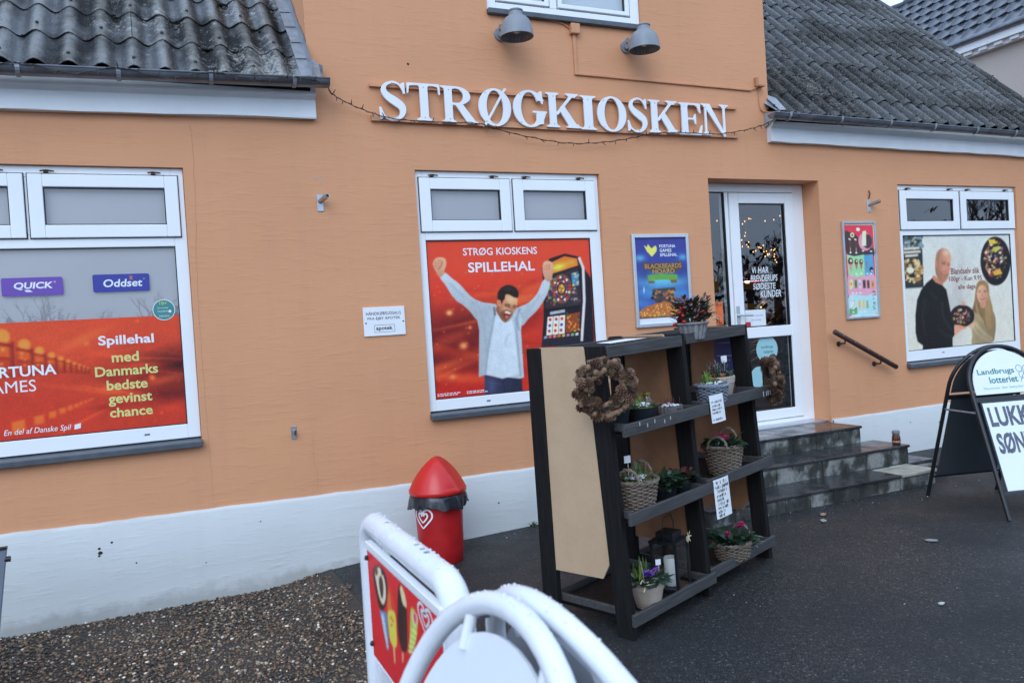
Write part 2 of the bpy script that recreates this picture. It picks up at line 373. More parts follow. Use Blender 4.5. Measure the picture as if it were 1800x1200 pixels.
class Ras:
    """a print x0..x1 by z0..z1 (metres, z up); shapes are given in drawing units mapped by a homography"""
    def __init__(s, x0, z0, x1, z1, nx, quad=None, quadm=None):
        s.x0, s.z0, s.x1, s.z1 = x0, z0, x1, z1; s.nx = nx; s.ny = max(2, int(round(nx*(z1-z0)/(x1-x0))))
        s.X, s.Z = np.meshgrid(np.linspace(x0, x1, s.nx+1), np.linspace(z0, z1, s.ny+1)); s.A = np.zeros(s.X.shape+(3,))
        s.px = (x1-x0)/nx
        if quad is None: quad = [(0, 0), (1, 0), (1, 1), (0, 1)]
        if quadm is None: quadm = [(x0, z1), (x1, z1), (x1, z0), (x0, z0)]
        s.H = homography(quad, quadm); Hi = np.linalg.inv(s.H)
        w = Hi[2, 0]*s.X+Hi[2, 1]*s.Z+Hi[2, 2]
        s.U = (Hi[0, 0]*s.X+Hi[0, 1]*s.Z+Hi[0, 2])/w; s.V = (Hi[1, 0]*s.X+Hi[1, 1]*s.Z+Hi[1, 2])/w
        s.k = abs(quad[1][0]-quad[0][0])/abs(quadm[1][0]-quadm[0][0])*s.px       # drawing units per grid step
    def m(s, P):
        P = np.asarray(P, float); q = np.c_[P, np.ones(len(P))]@s.H.T; return q[:, :2]/q[:, 2:]
    def put(s, al, col):
        al = np.clip(al, 0, 1)[..., None]; c = np.asarray(col, float); s.A = s.A*(1-al)+c*al
    def poly(s, P, col, soft=1., curve=False, a=1., shade=None):
        P = np.asarray(P, float)
        if curve: P = spline(P)
        d = sdf_poly(P, s.U, s.V); al = np.clip(.5-d/(s.k*soft), 0, 1)*a
        c = np.asarray(col, float)
        if shade is not None:       # printed modelling across the figure: direction, amount
            (dx, dy), am = shade; q = s.U*dx+s.V*dy; ins = al > .5
            if ins.any():
                lo, hi = q[ins].min(), q[ins].max(); q = np.clip((q-lo)/(hi-lo+1e-9), 0, 1); c = c*(1-am*q)[..., None]
        s.put(al, c)
    def ell(s, cx, cy, rx, ry, col, soft=1., a=1., rot=0.):
        x = s.U-cx; y = s.V-cy; c_, s_ = math.cos(rot), math.sin(rot); x, y = x*c_+y*s_, -x*s_+y*c_
        d = (np.sqrt((x/rx)**2+(y/ry)**2)-1)*min(rx, ry); s.put(np.clip(.5-d/(s.k*soft), 0, 1)*a, col)
    def glow(s, cx, cy, rx, ry, col, a=1., rot=0.):
        x = s.U-cx; y = s.V-cy; c_, s_ = math.cos(rot), math.sin(rot); x, y = x*c_+y*s_, -x*s_+y*c_
        s.put(np.exp(-((x/rx)**2+(y/ry)**2))*a, col)
    def line(s, P, w, col, soft=1., a=1.): s.poly(ribbon(P, w), col, soft, a=a)
    def grad(s, c0, c1, dx=0, dy=1):
        q = s.U*dx+s.V*dy; q = (q-q.min())/(q.max()-q.min()); s.A = np.asarray(c0, float)*(1-q)[..., None]+np.asarray(c1, float)*q[..., None]
    def rnd(s, n, box, cols, r0, r1, r, soft=1., asp=1.):
        for _ in range(n):
            x = r.uniform(box[0], box[2]); y = r.uniform(box[1], box[3]); q = r.uniform(r0, r1)
            s.ell(x, y, q, q*asp*r.uniform(.6, 1.4), cols[int(r.integers(len(cols)))], soft, rot=r.uniform(0, 3))
    def build(s, name, parent=None, y=0., mask=None, mt=None, xf=None):
        ny, nx = s.X.shape; idx = np.arange(ny*nx).reshape(ny, nx)
        q = np.stack([idx[:-1, :-1], idx[:-1, 1:], idx[1:, 1:], idx[1:, :-1]], -1).reshape(-1, 4)
        if mask is not None:
            k = mask(s.X, s.Z); kk = (k[:-1, :-1] & k[:-1, 1:] & k[1:, 1:] & k[1:, :-1]).reshape(-1); q = q[kk]
        co = np.stack([s.X, np.full(s.X.shape, y), s.Z], -1).reshape(-1, 3)
        if xf is not None: co = xf(co)
        me = bpy.data.meshes.new(name); me.vertices.add(len(co)); me.vertices.foreach_set('co', co.ravel().astype(np.float32))
        me.loops.add(q.size); me.loops.foreach_set('vertex_index', q.ravel().astype(np.int32))
        me.polygons.add(len(q)); me.polygons.foreach_set('loop_start', (np.arange(len(q))*4).astype(np.int32))
        me.update(); ca = me.color_attributes.new('Col', 'FLOAT_COLOR', 'POINT')
        for _ in range(1):      # soft, slightly grainy print
            P_ = np.pad(s.A, ((1, 1), (1, 1), (0, 0)), 'edge'); s.A = (P_[1:-1, 1:-1]*4+P_[:-2, 1:-1]+P_[2:, 1:-1]+P_[1:-1, :-2]+P_[1:-1, 2:])/8
        g_ = rng.normal(0, 1, (ny, nx)); lo = rng.normal(0, 1, (ny//6+3, nx//6+3)); iy = np.arange(ny)/6; ix = np.arange(nx)/6; a0 = iy.astype(int); b0 = ix.astype(int); fy = (iy-a0)[:, None]; fx_ = (ix-b0)[None]
        L_ = lo[a0][:, b0]*(1-fy)*(1-fx_)+lo[a0+1][:, b0]*fy*(1-fx_)+lo[a0][:, b0+1]*(1-fy)*fx_+lo[a0+1][:, b0+1]*fy*fx_
        s.A = np.clip(s.A*(1+.022*g_+.016*L_)[..., None], 0, 255)
        A4 = np.ones((ny*nx, 4)); A4[:, :3] = np.clip(lin(s.A.reshape(-1, 3))/ILL, .004, .85)
        ca.data.foreach_set('color', A4.ravel().astype(np.float32)); me.materials.append(mt or M_PRINT); me.validate()
        return link(name, me, parent)
_tc = {}
def text_mesh(body, bold=0., shear=0., space=1.):
    key = (body, bold, shear, space)
    if key in _tc: return _tc[key]
    cu = bpy.data.curves.new('lettering', 'FONT'); cu.body = body; cu.size = 1; cu.offset = bold; cu.shear = shear; cu.space_character = space
    cu.resolution_u = 3; cu.fill_mode = 'FRONT'
    o = bpy.data.objects.new('lettering', cu); COL.objects.link(o)
    dg = bpy.context.evaluated_depsgraph_get(); me = bpy.data.meshes.new_from_object(o.evaluated_get(dg))
    v = np.array([p.co[:2] for p in me.vertices]); f = [tuple(p.vertices) for p in me.polygons]
    bpy.data.objects.remove(o); bpy.data.curves.remove(cu); bpy.data.meshes.remove(me)
    _tc[key] = (v, f); return v, f
def put_text(mb, body, x0, z0, x1, z1, y, bold=.012, shear=0., mi=0, tilt=0., space=1.):
    """lettering filling the box x0..x1, z0..z1 on the plane y"""
    v, f = text_mesh(body, bold, shear, space)
    if len(v) == 0: return
    a = v.min(0); b = v.max(0); q = (v-a)/(b-a)
    mb.add([(x0+(x1-x0)*p[0], y, z0+(z1-z0)*p[1]+tilt*(x0+(x1-x0)*p[0]-(x0+x1)/2)) for p in q], f, mi)
# serif capitals cut from board: outlines found on a fine grid
def contour(D, xs, ys):
    segs = {}
    ny, nx = D.shape
    def pt(i, j, e):
        if e == 0: t = D[i, j]/(D[i, j]-D[i, j+1]); return (xs[j]+t*(xs[j+1]-xs[j]), ys[i])
        t = D[i, j]/(D[i, j]-D[i+1, j]); return (xs[j], ys[i]+t*(ys[i+1]-ys[i]))
    nxt = {}; P = {}
    ins = D < 0
    for i, j in zip(*np.nonzero((ins[:-1, :-1].astype(int)+ins[:-1, 1:]+ins[1:, :-1]+ins[1:, 1:]) % 4)):
        a, b, c, d = ins[i, j], ins[i, j+1], ins[i+1, j+1], ins[i+1, j]
        E = {0: (i, j, 0), 1: (i, j+1, 1), 2: (i+1, j, 0), 3: (i, j, 1)}
        code = a*1+b*2+c*4+d*8
        tb = {1: [(3, 0)], 2: [(0, 1)], 3: [(3, 1)], 4: [(1, 2)], 5: [(3, 0), (1, 2)], 6: [(0, 2)], 7: [(3, 2)], 8: [(2, 3)], 9: [(2, 0)], 10: [(0, 1), (2, 3)], 11: [(2, 1)], 12: [(1, 3)], 13: [(1, 0)], 14: [(0, 3)]}
        for s_, e_ in tb[int(code)]:
            nxt[E[s_]] = E[e_]; P[E[s_]] = pt(*E[s_]); P[E[e_]] = pt(*E[e_])
    loops = []
    while nxt:
        k = next(iter(nxt)); lp = []
        while k in nxt: lp.append(P[k]); k = nxt.pop(k)
        if len(lp) > 5: loops.append(np.array(lp))
    return loops
def serif_letter(ch):
    t, th, hs = .20, .045, .045     # stem, hairline, serif height
    g = np.linspace(-.06, 1.06, 180)
    X, Y = np.meshgrid(np.linspace(-.08, 1.18, 200), g); U = lambda *d: np.minimum.reduce(d)
    pl = lambda *p: sdf_poly(p, X, Y)
    def ser(x0, x1, y, up):   # bracketed serif
        yy = (lambda q: y+q*up)
        return pl((x0, yy(0)), (x1, yy(0)), (x1, yy(hs*.7)), (x1-.07, yy(hs*1.5)), (x1-.09, yy(hs*2.4)), (x0+.09, yy(hs*2.4)), (x0+.07, yy(hs*1.5)), (x0, yy(hs*.7)))
    def stem(x, w=t, s0=.09, both=True): return U(pl((x, 0), (x+w, 0), (x+w, 1), (x, 1)), ser(x-s0, x+w+s0, 0, 1), ser(x-s0, x+w+s0, 1, -1))
    def ring(cx, cy, rx, ry, ix, iy):
        def e(ax, ay): r = np.sqrt(((X-cx)/ax)**2+((Y-cy)/ay)**2); return (r-1)*min(ax, ay)
        return np.maximum(e(rx, ry), -e(ix, iy))
    W_ = 1.
    if ch == 'I': d = stem(.10); W_ = .40
    elif ch == 'T':
        d = U(stem(.31), pl((.0, 1), (.82, 1), (.82, .945), (.0, .945)), pl((0, 1), (.05, 1), (.16, .945), (.05, .92), (.02, .72), (-.01, .72)), pl((.82, 1), (.77, 1), (.66, .945), (.77, .92), (.80, .72), (.83, .72))); W_ = .82
    elif ch in 'OØ':
        d = ring(.45, .5, .45, .53, .235, .475); W_ = .90
        if ch == 'Ø': d = U(d, pl((.10, -.05), (.16, -.05), (.80, 1.05), (.74, 1.05)))
    elif ch == 'G':
        d = ring(.47, .5, .47, .53, .25, .475)
        cut = pl((.62, .42), (1.2, .42), (1.2, .74), (.70, .74)); d = np.maximum(d, -cut)
        d = U(d, pl((.66, .05), (.86, .08), (.86, .44), (.66, .44)), pl((.55, .44), (.96, .44), (.96, .39), (.55, .39)), pl((.80, 1.02), (.84, 1.02), (.86, .66), (.82, .66), (.76, .80), (.66, .90))); W_ = .94
    elif ch == 'S':
        sp = spline([(.60, .80), (.52, .93), (.36, 1.0), (.17, .92), (.12, .76), (.22, .61), (.40, .48), (.545, .35), (.56, .18), (.44, .03), (.25, .0), (.10, .09), (.04, .22)], 8, False)
        q = np.linspace(0, 1, len(sp)); w = .045+.17*np.exp(-((q-.5)/.20)**2)
        d = U(sdf_poly(ribbon(sp, w), X, Y), pl((.60, 1.0), (.635, 1.0), (.645, .70), (.605, .70), (.57, .82), (.5, .92)), pl((.0, .0), (.035, .0), (.10, .09), (.07, .2), (.03, .32), (-.01, .32))); W_ = .66
    elif ch == 'K':
        d = U(stem(.10), pl((.28, .40), (.34, .36), (.84, .955), (.76, .975)), pl((.40, .50), (.54, .64), (.92, .06), (.68, .03)), ser(.60, 1.04, 0, 1), ser(.60, .98, 1, -1)); W_ = 1.02
    elif ch == 'R':
        bw = np.maximum(ring(.40, .745, .40, .255, .21, .20), -pl((-.2, .4), (.3, .4), (.3, 1.1), (-.2, 1.1)))
        d = U(stem(.10), bw, pl((.25, 1.0), (.42, 1.0), (.42, .945), (.25, .945)), pl((.25, .49), (.42, .49), (.42, .545), (.25, .545)), pl((.38, .50), (.58, .52), (.92, .05), (.70, .0)), pl((.70, 0), (.98, 0), (.98, .04), (.86, .08))); W_ = .98
    elif ch == 'E':
        d = U(stem(.10), pl((.2, 1), (.74, 1), (.74, .945), (.2, .945)), pl((.2, 0), (.76, 0), (.76, .055), (.2, .055)), pl((.2, .535), (.56, .535), (.56, .48), (.2, .48)),
              pl((.70, 1), (.74, 1), (.755, .70), (.72, .70), (.64, .90), (.55, .95)), pl((.72, 0), (.76, 0), (.80, .32), (.765, .32), (.68, .11), (.56, .05)), pl((.55, .66), (.585, .66), (.585, .35), (.55, .35), (.5, .48), (.5, .535))); W_ = .80
    elif ch == 'N':
        d = U(pl((.09, 0), (.145, 0), (.145, .95), (.09, .95)), pl((.72, -.01), (.78, -.01), (.78, 1), (.72, 1)), pl((.06, .97), (.28, .97), (.79, .0), (.72, -.03)), ser(-.02, .28, 0, 1), ser(-.02, .27, 1, -1), ser(.60, .90, 1, -1)); W_ = .90
    return contour(d, X[0], Y[:, 0]), W_
def letter_obj(ch, x0, x1, z0, z1, yb, depth, mt, parent):
    loops, W_ = serif_letter(ch)
    cu = bpy.data.curves.new('letter', 'CURVE'); cu.dimensions = '2D'; cu.fill_mode = 'BOTH'; cu.extrude = depth/2; cu.bevel_depth = .0012; cu.bevel_resolution = 0
    for lp in loops:
        keep = [lp[0]]
        for p in lp[1:]:
            if np.hypot(*(p-keep[-1])) > .007: keep.append(p)
        sp = cu.splines.new('POLY'); sp.points.add(len(keep)-1); sp.use_cyclic_u = True
        for p, k in zip(sp.points, keep): p.co = (k[0]/W_*(x1-x0), k[1]*(z1-z0), 0, 1)
    o = bpy.data.objects.new('letter', cu); COL.objects.link(o); dg = bpy.context.evaluated_depsgraph_get()
    me = bpy.data.meshes.new_from_object(o.evaluated_get(dg)); bpy.data.objects.remove(o); bpy.data.curves.remove(cu)
    me.transform(Matrix.Rotation(R_(90), 4, 'X')); me.materials.clear(); me.materials.append(mt)
    q = link('letter', me, parent); q.location = (x0, yb, z0); return q
# ------------------------------------------------------------------ ground
def sst(a, b, x): t = np.clip((x-a)/(b-a), 0, 1); return t*t*(3-2*t)
def gz(x, y):
    """the yard rises a little towards the door"""
    x = np.asarray(x, float)
    base = .03*(np.clip(x, 1.0, 3.6)-1.95)
    return base - .075*sst(1.15, .55, x) - .03*sst(-1.6, -.2, np.asarray(y, float))*sst(4.0, 2.6, x)
def grid_mesh(xs, ys, zf):
    X, Y = np.meshgrid(xs, ys); Z = zf(X, Y); n = len(xs); m = len(ys)
    v = np.stack([X, Y, Z], -1).reshape(-1, 3); idx = np.arange(n*m).reshape(m, n)
    f = np.stack([idx[:-1, :-1], idx[:-1, 1:], idx[1:, 1:], idx[1:, :-1]], -1).reshape(-1, 4)
    return v, f
far = lambda a, b, n: list(np.geomspace(a, b, n))
xs = sorted([-p for p in far(6, 400, 14)] + list(np.arange(-5.5, 12.1, .25)) + far(12.5, 400, 14))
ys = sorted([-p for p in far(6.5, 400, 14)] + list(np.arange(-6.2, 3.1, .25)) + far(3.5, 300, 14))
v, f = grid_mesh(np.array(xs), np.array(ys), lambda X, Y: gz(X, Y))
mb = MB(); mb.add(v.tolist(), f.tolist()); g = mb.build('ground', M_ASPH, smooth=True); tag(g, 'dark wet asphalt yard in front of the shop', kind='structure')
# older patch of asphalt, lower right, with a torn edge
ed = [(1.55, -2.62), (1.9, -2.86), (2.15, -3.0), (2.45, -3.10), (2.75, -3.06), (3.06, -3.03), (3.4, -3.0), (3.75, -2.99), (4.6, -2.96), (6, -2.9), (9, -2.8)]
ed = spline(ed, 6, False); ed = ed+rng.normal(0, .008, ed.shape)
mb = MB(); n = len(ed); rows = 6; vs = []
for k in range(rows):
    t = k/(rows-1); 
    for p in ed: x, y = p[0], p[1]*(1-t)+(-6.2)*t; vs.append((x, y, float(gz(x, y))+.004))
mb.add(vs, [(k*n+i, k*n+i+1, (k+1)*n+i+1, (k+1)*n+i) for k in range(rows-1) for i in range(n-1)])
p_ = mb.build('asphalt_patch', M_ASPH); tag(p_, 'slightly paler asphalt patch at the lower right of the yard', kind='structure')
# gravel bed
v, f = grid_mesh(np.linspace(-5, .99, 60), np.linspace(-5.2, -.005, 54), lambda X, Y: gz(X, Y)+.006+.004*np.sin(X*5)*np.sin(Y*4))
mb = MB(); mb.add(v.tolist(), f.tolist()); o = mb.build('gravel_bed', M_GRAVB, smooth=True); tag(o, 'bed of brown gravel along the white plinth', kind='structure')
def pebbles(name, n, sampler, rmin, rmax, cols, label, tint_=(1, 1, 1)):
    bm = bmesh.new(); bmesh.ops.create_icosphere(bm, subdivisions=1, radius=1); bv = np.array([p.co[:] for p in bm.verts]); bf = np.array([[q.index for q in k.verts] for k in bm.faces]); bm.free()
    P = sampler(n); n = len(P)
    r = rmin*(rmax/rmin)**(rng.random(n)**1.6); sc = np.stack([r*rng.uniform(.8, 1.3, n), r*rng.uniform(.6, 1, n), r*rng.uniform(.4, .75, n)], 1)
    a = rng.uniform(0, 6.28, n); tl = rng.normal(0, .35, n)
    V = bv[None]*sc[:, None]*(1+rng.normal(0, .10, (n, len(bv), 1)))
    y, z = V[..., 1]*np.cos(tl)[:, None]-V[..., 2]*np.sin(tl)[:, None], V[..., 1]*np.sin(tl)[:, None]+V[..., 2]*np.cos(tl)[:, None]
    x = V[..., 0]; c, s_ = np.cos(a)[:, None], np.sin(a)[:, None]
    V = np.stack([x*c-y*s_, x*s_+y*c, z], -1)+P[:, None]; V[..., 2] += (r*.25)[:, None]
    F = (bf[None]+(np.arange(n)*len(bv))[:, None, None]).reshape(-1, 3)
    me = bpy.data.meshes.new(name); co = V.reshape(-1, 3); me.vertices.add(len(co)); me.vertices.foreach_set('co', co.ravel().astype(np.float32))
    me.loops.add(F.size); me.loops.foreach_set('vertex_index', F.ravel().astype(np.int32)); me.polygons.add(len(F)); me.polygons.foreach_set('loop_start', (np.arange(len(F))*3).astype(np.int32))
    me.polygons.foreach_set('use_smooth', np.ones(len(F), bool)); me.update()
    C = np.array(cols)[rng.choice(len(cols), n, p=np.array(cols)[:, 3]/np.array(cols)[:, 3].sum())][:, :3]*np.array(tint_)*rng.uniform(.6, 1.3, (n, 1))
    A4 = np.ones((len(co), 4)); A4[:, :3] = np.repeat(C, len(bv), 0); ca = me.color_attributes.new('Col', 'FLOAT_COLOR', 'POINT'); ca.data.foreach_set('color', A4.ravel().astype(np.float32))
    me.materials.append(M_PEBB); o = link(name, me); tag(o, label, kind='stuff'); return o
GC = [(.125, .088, .058, 5), (.055, .045, .038, 6), (.20, .145, .095, 3), (.11, .052, .030, 2.4), (.30, .265, .22, 1.4), (.60, .57, .52, .8), (.022, .021, .022, 4), (.16, .11, .045, 1)]
def samp(n):
    x = rng.uniform(-1.9, 1.04, n*2); y = -3.4*rng.random(n*2)**1.0
    edge = .97+.05*np.sin(y*9)+.03*np.sin(y*23); k = (x < edge-.10*rng.random(n*2)**3) & (x > -1.2-.12*(y+0)*-1 - .6) 
    x, y = x[k][:n], y[k][:n]; return np.stack([x, y, gz(x, y)+.008], 1)
pebbles('gravel', 38000, samp, .0052, .0125, GC, 'loose brown and white gravel stones in front of the plinth', (1.22, 1.08, .95))
def samp2(n):
    x = np.concatenate([rng.uniform(.9, 6.5, n//2), rng.uniform(.95, 2.6, n//4), rng.uniform(3.6, 6.2, n-n//2-n//4)])
    y = np.concatenate([rng.uniform(-4.4, -1.25, n//2), -.02-.35*rng.random(n//4)**2, -1.10-.30*rng.random(n-n//2-n//4)**2])
    return np.stack([x, y, gz(x, y)+.001], 1)
pebbles('grit', 560, samp2, .0022, .006, [(.22, .21, .19, 3), (.42, .41, .38, 1), (.08, .07, .06, 3)], 'scattered pale grit on the asphalt')
# ------------------------------------------------------------------ the shop building
B0 = tag(empty('shop_building', (3, 0, 0)), 'orange painted shop with white plinth, corrugated roofs and central gable', 'building')
BI = Matrix.Translation((-3, 0, 0))
def part(mb, name, mats, parent=None, smooth=False, bevel=0, seg=1):
    """a part of the building, built in world metres"""
    o = mb.build(name, mats, parent or B0, smooth, bevel, seg)
    if parent is None: o.data.transform(BI)
    return o
LW = (-1.525, .228, .905, 2.65); MW = (1.773, 3.302, .905, 2.672); DW = (4.37, 5.615, .40, 2.66); RW = (6.627, 8.375, .90, 2.642); UW = (2.42, 3.787, 3.875, 5.15)
holes = [LW, MW, DW, RW, UW]
xs = sorted({-6., 1.06, 5.08, 9.0} | {h[0] for h in holes} | {h[1] for h in holes}); zs = sorted({-.3, .3, 3.08, 5.3} | {h[2] for h in holes} | {h[3] for h in holes})
mb = MB()
for i in range(len(xs)-1):
    for j in range(len(zs)-1):
        cx, cz = (xs[i]+xs[i+1])/2, (zs[j]+zs[j+1])/2
        if any(h[0] < cx < h[1] and h[2] < cz < h[3] for h in holes) or (cz > 3.08 and not 1.06 < cx < 5.08): continue
        mb.add([(xs[i], 0, zs[j]), (xs[i+1], 0, zs[j]), (xs[i+1], 0, zs[j+1]), (xs[i], 0, zs[j+1])], [(0, 1, 2, 3)])
for (a, b, c, d), dp in zip(holes, (.09, .09, .32, .09, .09)):
    mb.add([(a,0,c),(b,0,c),(b,0,d),(a,0,d),(a,dp,c),(b,dp,c),(b,dp,d),(a,dp,d)], [(0,3,7,4),(1,5,6,2),(3,2,6,7),(0,4,5,1)])
mb.add([(1.06, 0, 5.3), (5.08, 0, 5.3), (3.07, 0, 7.3)], [(0, 1, 2)])
for x in (1.06, 5.08): mb.add([(x, 0, 2.9), (x, 4, 2.9), (x, 4, 5.3), (x, 0, 5.3)], [(0, 1, 2, 3)])
mb.add([(9.0, 0, -.3), (9.0, 7, -.3), (9.0, 7, 3.1), (9.0, 3.4, 6.4), (9.0, 0, 3.1)], [(0, 1, 2, 3, 4)])
mb.add([(-6, 0, -.3), (-6, 7, -.3), (-6, 7, 3.1), (-6, 3.4, 6.4), (-6, 0, 3.1)], [(0, 1, 2, 3, 4)])
mb.add([(-6, 7, -.3), (9.0, 7, -.3), (9.0, 7, 3.1), (-6, 7, 3.1)], [(0, 1, 2, 3)])
bm_ = mb; me = bpy.data.meshes.new('wall'); me.from_pydata(mb.v, [], mb.f); me.materials.append(M_WALL); me.transform(BI); WALL = link('wall', me, B0)
# plinth, top edge as uneven as it is
tops = [(-6, .49), (-.9, .477), (0, .462), (1.3, .440), (2.55, .424), (4.37, .44)]; tops2 = [(5.617, .469), (7.2, .475), (9.02, .466)]
mb = MB()
for tp in (tops, tops2):
    X = np.concatenate([np.linspace(tp[i][0], tp[i+1][0], 12)[:-1] for i in range(len(tp)-1)]+[[tp[-1][0]]]); Z = np.interp(X, *zip(*tp))+rng.normal(0, .0022, len(X))
    n = len(X); prof = [(-.012, -.35), (-.022, 0), (-.024, -1), (-.012, -2), (.0, -3)]
    vs = []
    for x, z in zip(X, Z):
        w = .003*math.sin(x*3.1)+.002*math.sin(x*9.7)
        vs += [(x, -.022+w, -.4), (x, -.024+w, .1), (x, -.024+w, z-.022), (x, -.016+w, z-.006), (x, .004, z)]
    mb.add(vs, [(i*5+k, (i+1)*5+k, (i+1)*5+k+1, i*5+k+1) for i in range(n-1) for k in range(4)])
    for e in (0, n-1): x = X[e]; mb.add([(x, -.024, -.4), (x, .3, -.4), (x, .3, Z[e]), (x, -.016, Z[e]-.004)], [(0, 1, 2, 3)])
part(mb, 'plinth', M_PLINTH, smooth=True)
# chips and a settling crack in the paint
mb = MB()
cr = spline([(.285, 2.92), (.294, 2.88), (.296, 2.778), (.29, 2.523), (.285, 2.34), (.272, 2.047), (.262, 1.681), (.264, 1.351), (.265, 1.093), (.267, .871), (.273, .50)], 8, False)
cr = cr+np.c_[rng.normal(0, .0022, len(cr)), np.zeros(len(cr))]; w = np.interp(np.linspace(0, 1, len(cr)), [0, .1, .5, 1], [.004, .0018, .0014, .0012])
for i in range(len(cr)-1):
    a, b = cr[i], cr[i+1]; mb.add([(a[0]-w[i]/2, -.0012, a[1]), (a[0]+w[i]/2, -.0012, a[1]), (b[0]+w[i+1]/2, -.0012, b[1]), (b[0]-w[i+1]/2, -.0012, b[1])], [(0, 1, 2, 3)])
cr2 = spline([(.93, .86), (.925, .7), (.94, .6), (.935, .47)], 8, False)+rng.normal(0, .002, (25, 2))
for a, b in zip(cr2[:-1], cr2[1:]): mb.add([(a[0], -.0012, a[1]), (a[0]+.001, -.0012, a[1]), (b[0]+.001, -.0012, b[1]), (b[0], -.0012, b[1])], [(0, 1, 2, 3)])
part(mb, 'paint_crack', mat('crack_brown', (.40, .19, .095), .9))
mb = MB()
for x, z, r, y in [(1.774, 3.427, .009, 0), (-.397, .312, .007, -.026), (-.327, .339, .007, -.026), (-.393, .285, .011, -.026), (-.40, .268, .006, -.026), (1.044, .405, .008, -.022), (.55, .33, .004, -.026), (-.2, .19, .005, -.026), (2.25, .20, .006, -.026), (-.75, .33, .004, -.026), (.2, .12, .004, -.026), (7.0, .30, .006, -.026), (6.6, .34, .005, -.026)]:
    n = 7; mb.add([(x+r*(1+.4*random.random())*math.cos(6.283*k/n), y-.0016, z+r*(.8+.4*random.random())*math.sin(6.283*k/n)) for k in range(n)], [tuple(range(n))])
part(mb, 'paint_chip', mat('chip_dark', (.02, .018, .016), .9))['kind'] = 'stuff'
# inside of the shop
mb = MB(); mb.box(-1.7, .33, .3, 8.6, 5.5, 2.95); o = part(mb, 'interior', M_INT)
# remove nothing: open the room behind the door and the right-hand window lights by leaving out its front
me = o.data; bm = bmesh.new(); bm.from_mesh(me); fr = [f for f in bm.faces if f.calc_center_median().y < .4]; bmesh.ops.delete(bm, geom=fr, context='FACES')
bm.to_mesh(me); bm.free()
# ---- windows
def rect_frame(mb, X0, X1, Z0, Z1, x0, x1, z0, z1, ya, yb):
    mb.box(X0, ya, Z0, x0, yb, Z1); mb.box(x1, ya, Z0, X1, yb, Z1); mb.box(x0, ya, z1, x1, yb, Z1); mb.box(x0, ya, Z0, x1, yb, z0)
def pane(parent, x0, x1, z0, z1, y, mt, name='pane'):
    mb = MB(); mb.add([(x0, y, z0), (x1, y, z0), (x1, y, z1), (x0, y, z1)], [(0, 1, 2, 3)]); o = mb.build(name, mt, parent); return o
def window(W_, sashes, gi, low, back, sillp=True):
    x0, x1, z0, z1 = W_; zf = z0+.018
    mb = MB(); lx0, lx1, lz0, lz1 = low; st = sashes[0][3]
    # outer frame with transom
    mb.box(x0+.002, .03, zf, lx0, .09, z1-.002); mb.box(lx1, .03, zf, x1-.002, .09, z1-.002)
    mb.box(lx0, .03, zf, lx1, .09, lz0); mb.box(lx0, .03, lz1, lx1, .09, sashes[0][2]+.02); mb.box(lx0, .03, st-.02, lx1, .09, z1-.002)
    for a, b in zip(sashes[:-1], sashes[1:]): mb.box(a[1]-.02, .03, a[2]+.02, b[0]+.02, .09, st-.02)
    fr = mb.build('window', M_UPVC, B0, bevel=.004, seg=2); fr.data.transform(BI)
    kid = lambda m, n, mt, **k: part_k(m, n, mt, fr, **k)
    for (a, b, c, d) in sashes:
        g = gi; s_ = MB(); rect_frame(s_, a, b, c, d, a+g, b-g, c+g, d-g, .012, .046); q = kid(s_, 'sash', M_UPVC, bevel=.005, seg=2)
        k = MB(); rect_frame(k, a-.006, b+.006, c-.006, d+.006, a+.004, b-.004, c+.004, d-.004, .026, .0305); kid(k, 'sash_seal', M_GASKET)
        k = MB(); rect_frame(k, a+g-.002, b-g+.002, c+g-.002, d-g+.002, a+g+.006, b-g-.006, c+g+.006, d-g-.006, .022, .05); kid(k, 'glazing_seal', M_GASKET)
        k = MB(); k.add([(a+g, .034, c+g), (b-g, .034, c+g), (b-g, .034, d-g), (a+g, .034, d-g)], [(0, 1, 2, 3)]); kid(k, 'pane', M_GLASS)
        if back: k = MB(); k.add([(a+g, .06, c+g), (b-g, .06, c+g), (b-g, .06, d-g), (a+g, .06, d-g)], [(0, 1, 2, 3)]); kid(k, 'blind', back)
        for hx in (a+.10, b-.14):
            k = MB(); k.tube([(hx-.03, .008, d+.016), (hx, .004, d+.02), (hx+.045, .008, d+.015)], .005, 5); k.box(hx-.012, .006, d+.008, hx+.012, .029, d+.024); kid(k, 'hinge', M_RUST)
    k = MB(); rect_frame(k, lx0-.002, lx1+.002, lz0-.002, lz1+.002, lx0+.006, lx1-.006, lz0+.006, lz1-.006, .038, .05); kid(k, 'glazing_seal', M_GASKET)
    k = MB(); k.add([(lx0, .05, lz0), (lx1, .05, lz0), (lx1, .05, lz1), (lx0, .05, lz1)], [(0, 1, 2, 3)]); kid(k, 'pane', M_GLASS)
    for hx in (lx0+.3*(lx1-lx0), lx0+.85*(lx1-lx0)): k = MB(); k.box(hx-.015, .026, lz0-.045, hx+.015, .031, lz0-.038); kid(k, 'drain_slot', M_GASKET)
    if sillp:
        k = MB(); k.hexa([(x0-.004, -.055, z0-.042), (x1+.004, -.055, z0-.042), (x1+.004, .09, z0-.03), (x0-.004, .09, z0-.03), (x0-.004, -.055, z0-.002), (x1+.004, -.055, z0-.002), (x1+.004, .09, z0+.018), (x0-.004, .09, z0+.018)])
        kid(k, 'sill', M_SILL, bevel=.006, seg=2)
    return fr
def part_k(mb, name, mt, par, **k):
    o = mb.build(name, mt, par, **k); o.data.transform(BI); return o
wl = window(LW, [(-1.49, -.663, 2.212, 2.598), (-.640, .190, 2.212, 2.598)], .078, (-1.455, .152, 1.012, 2.152), M_BLIND)
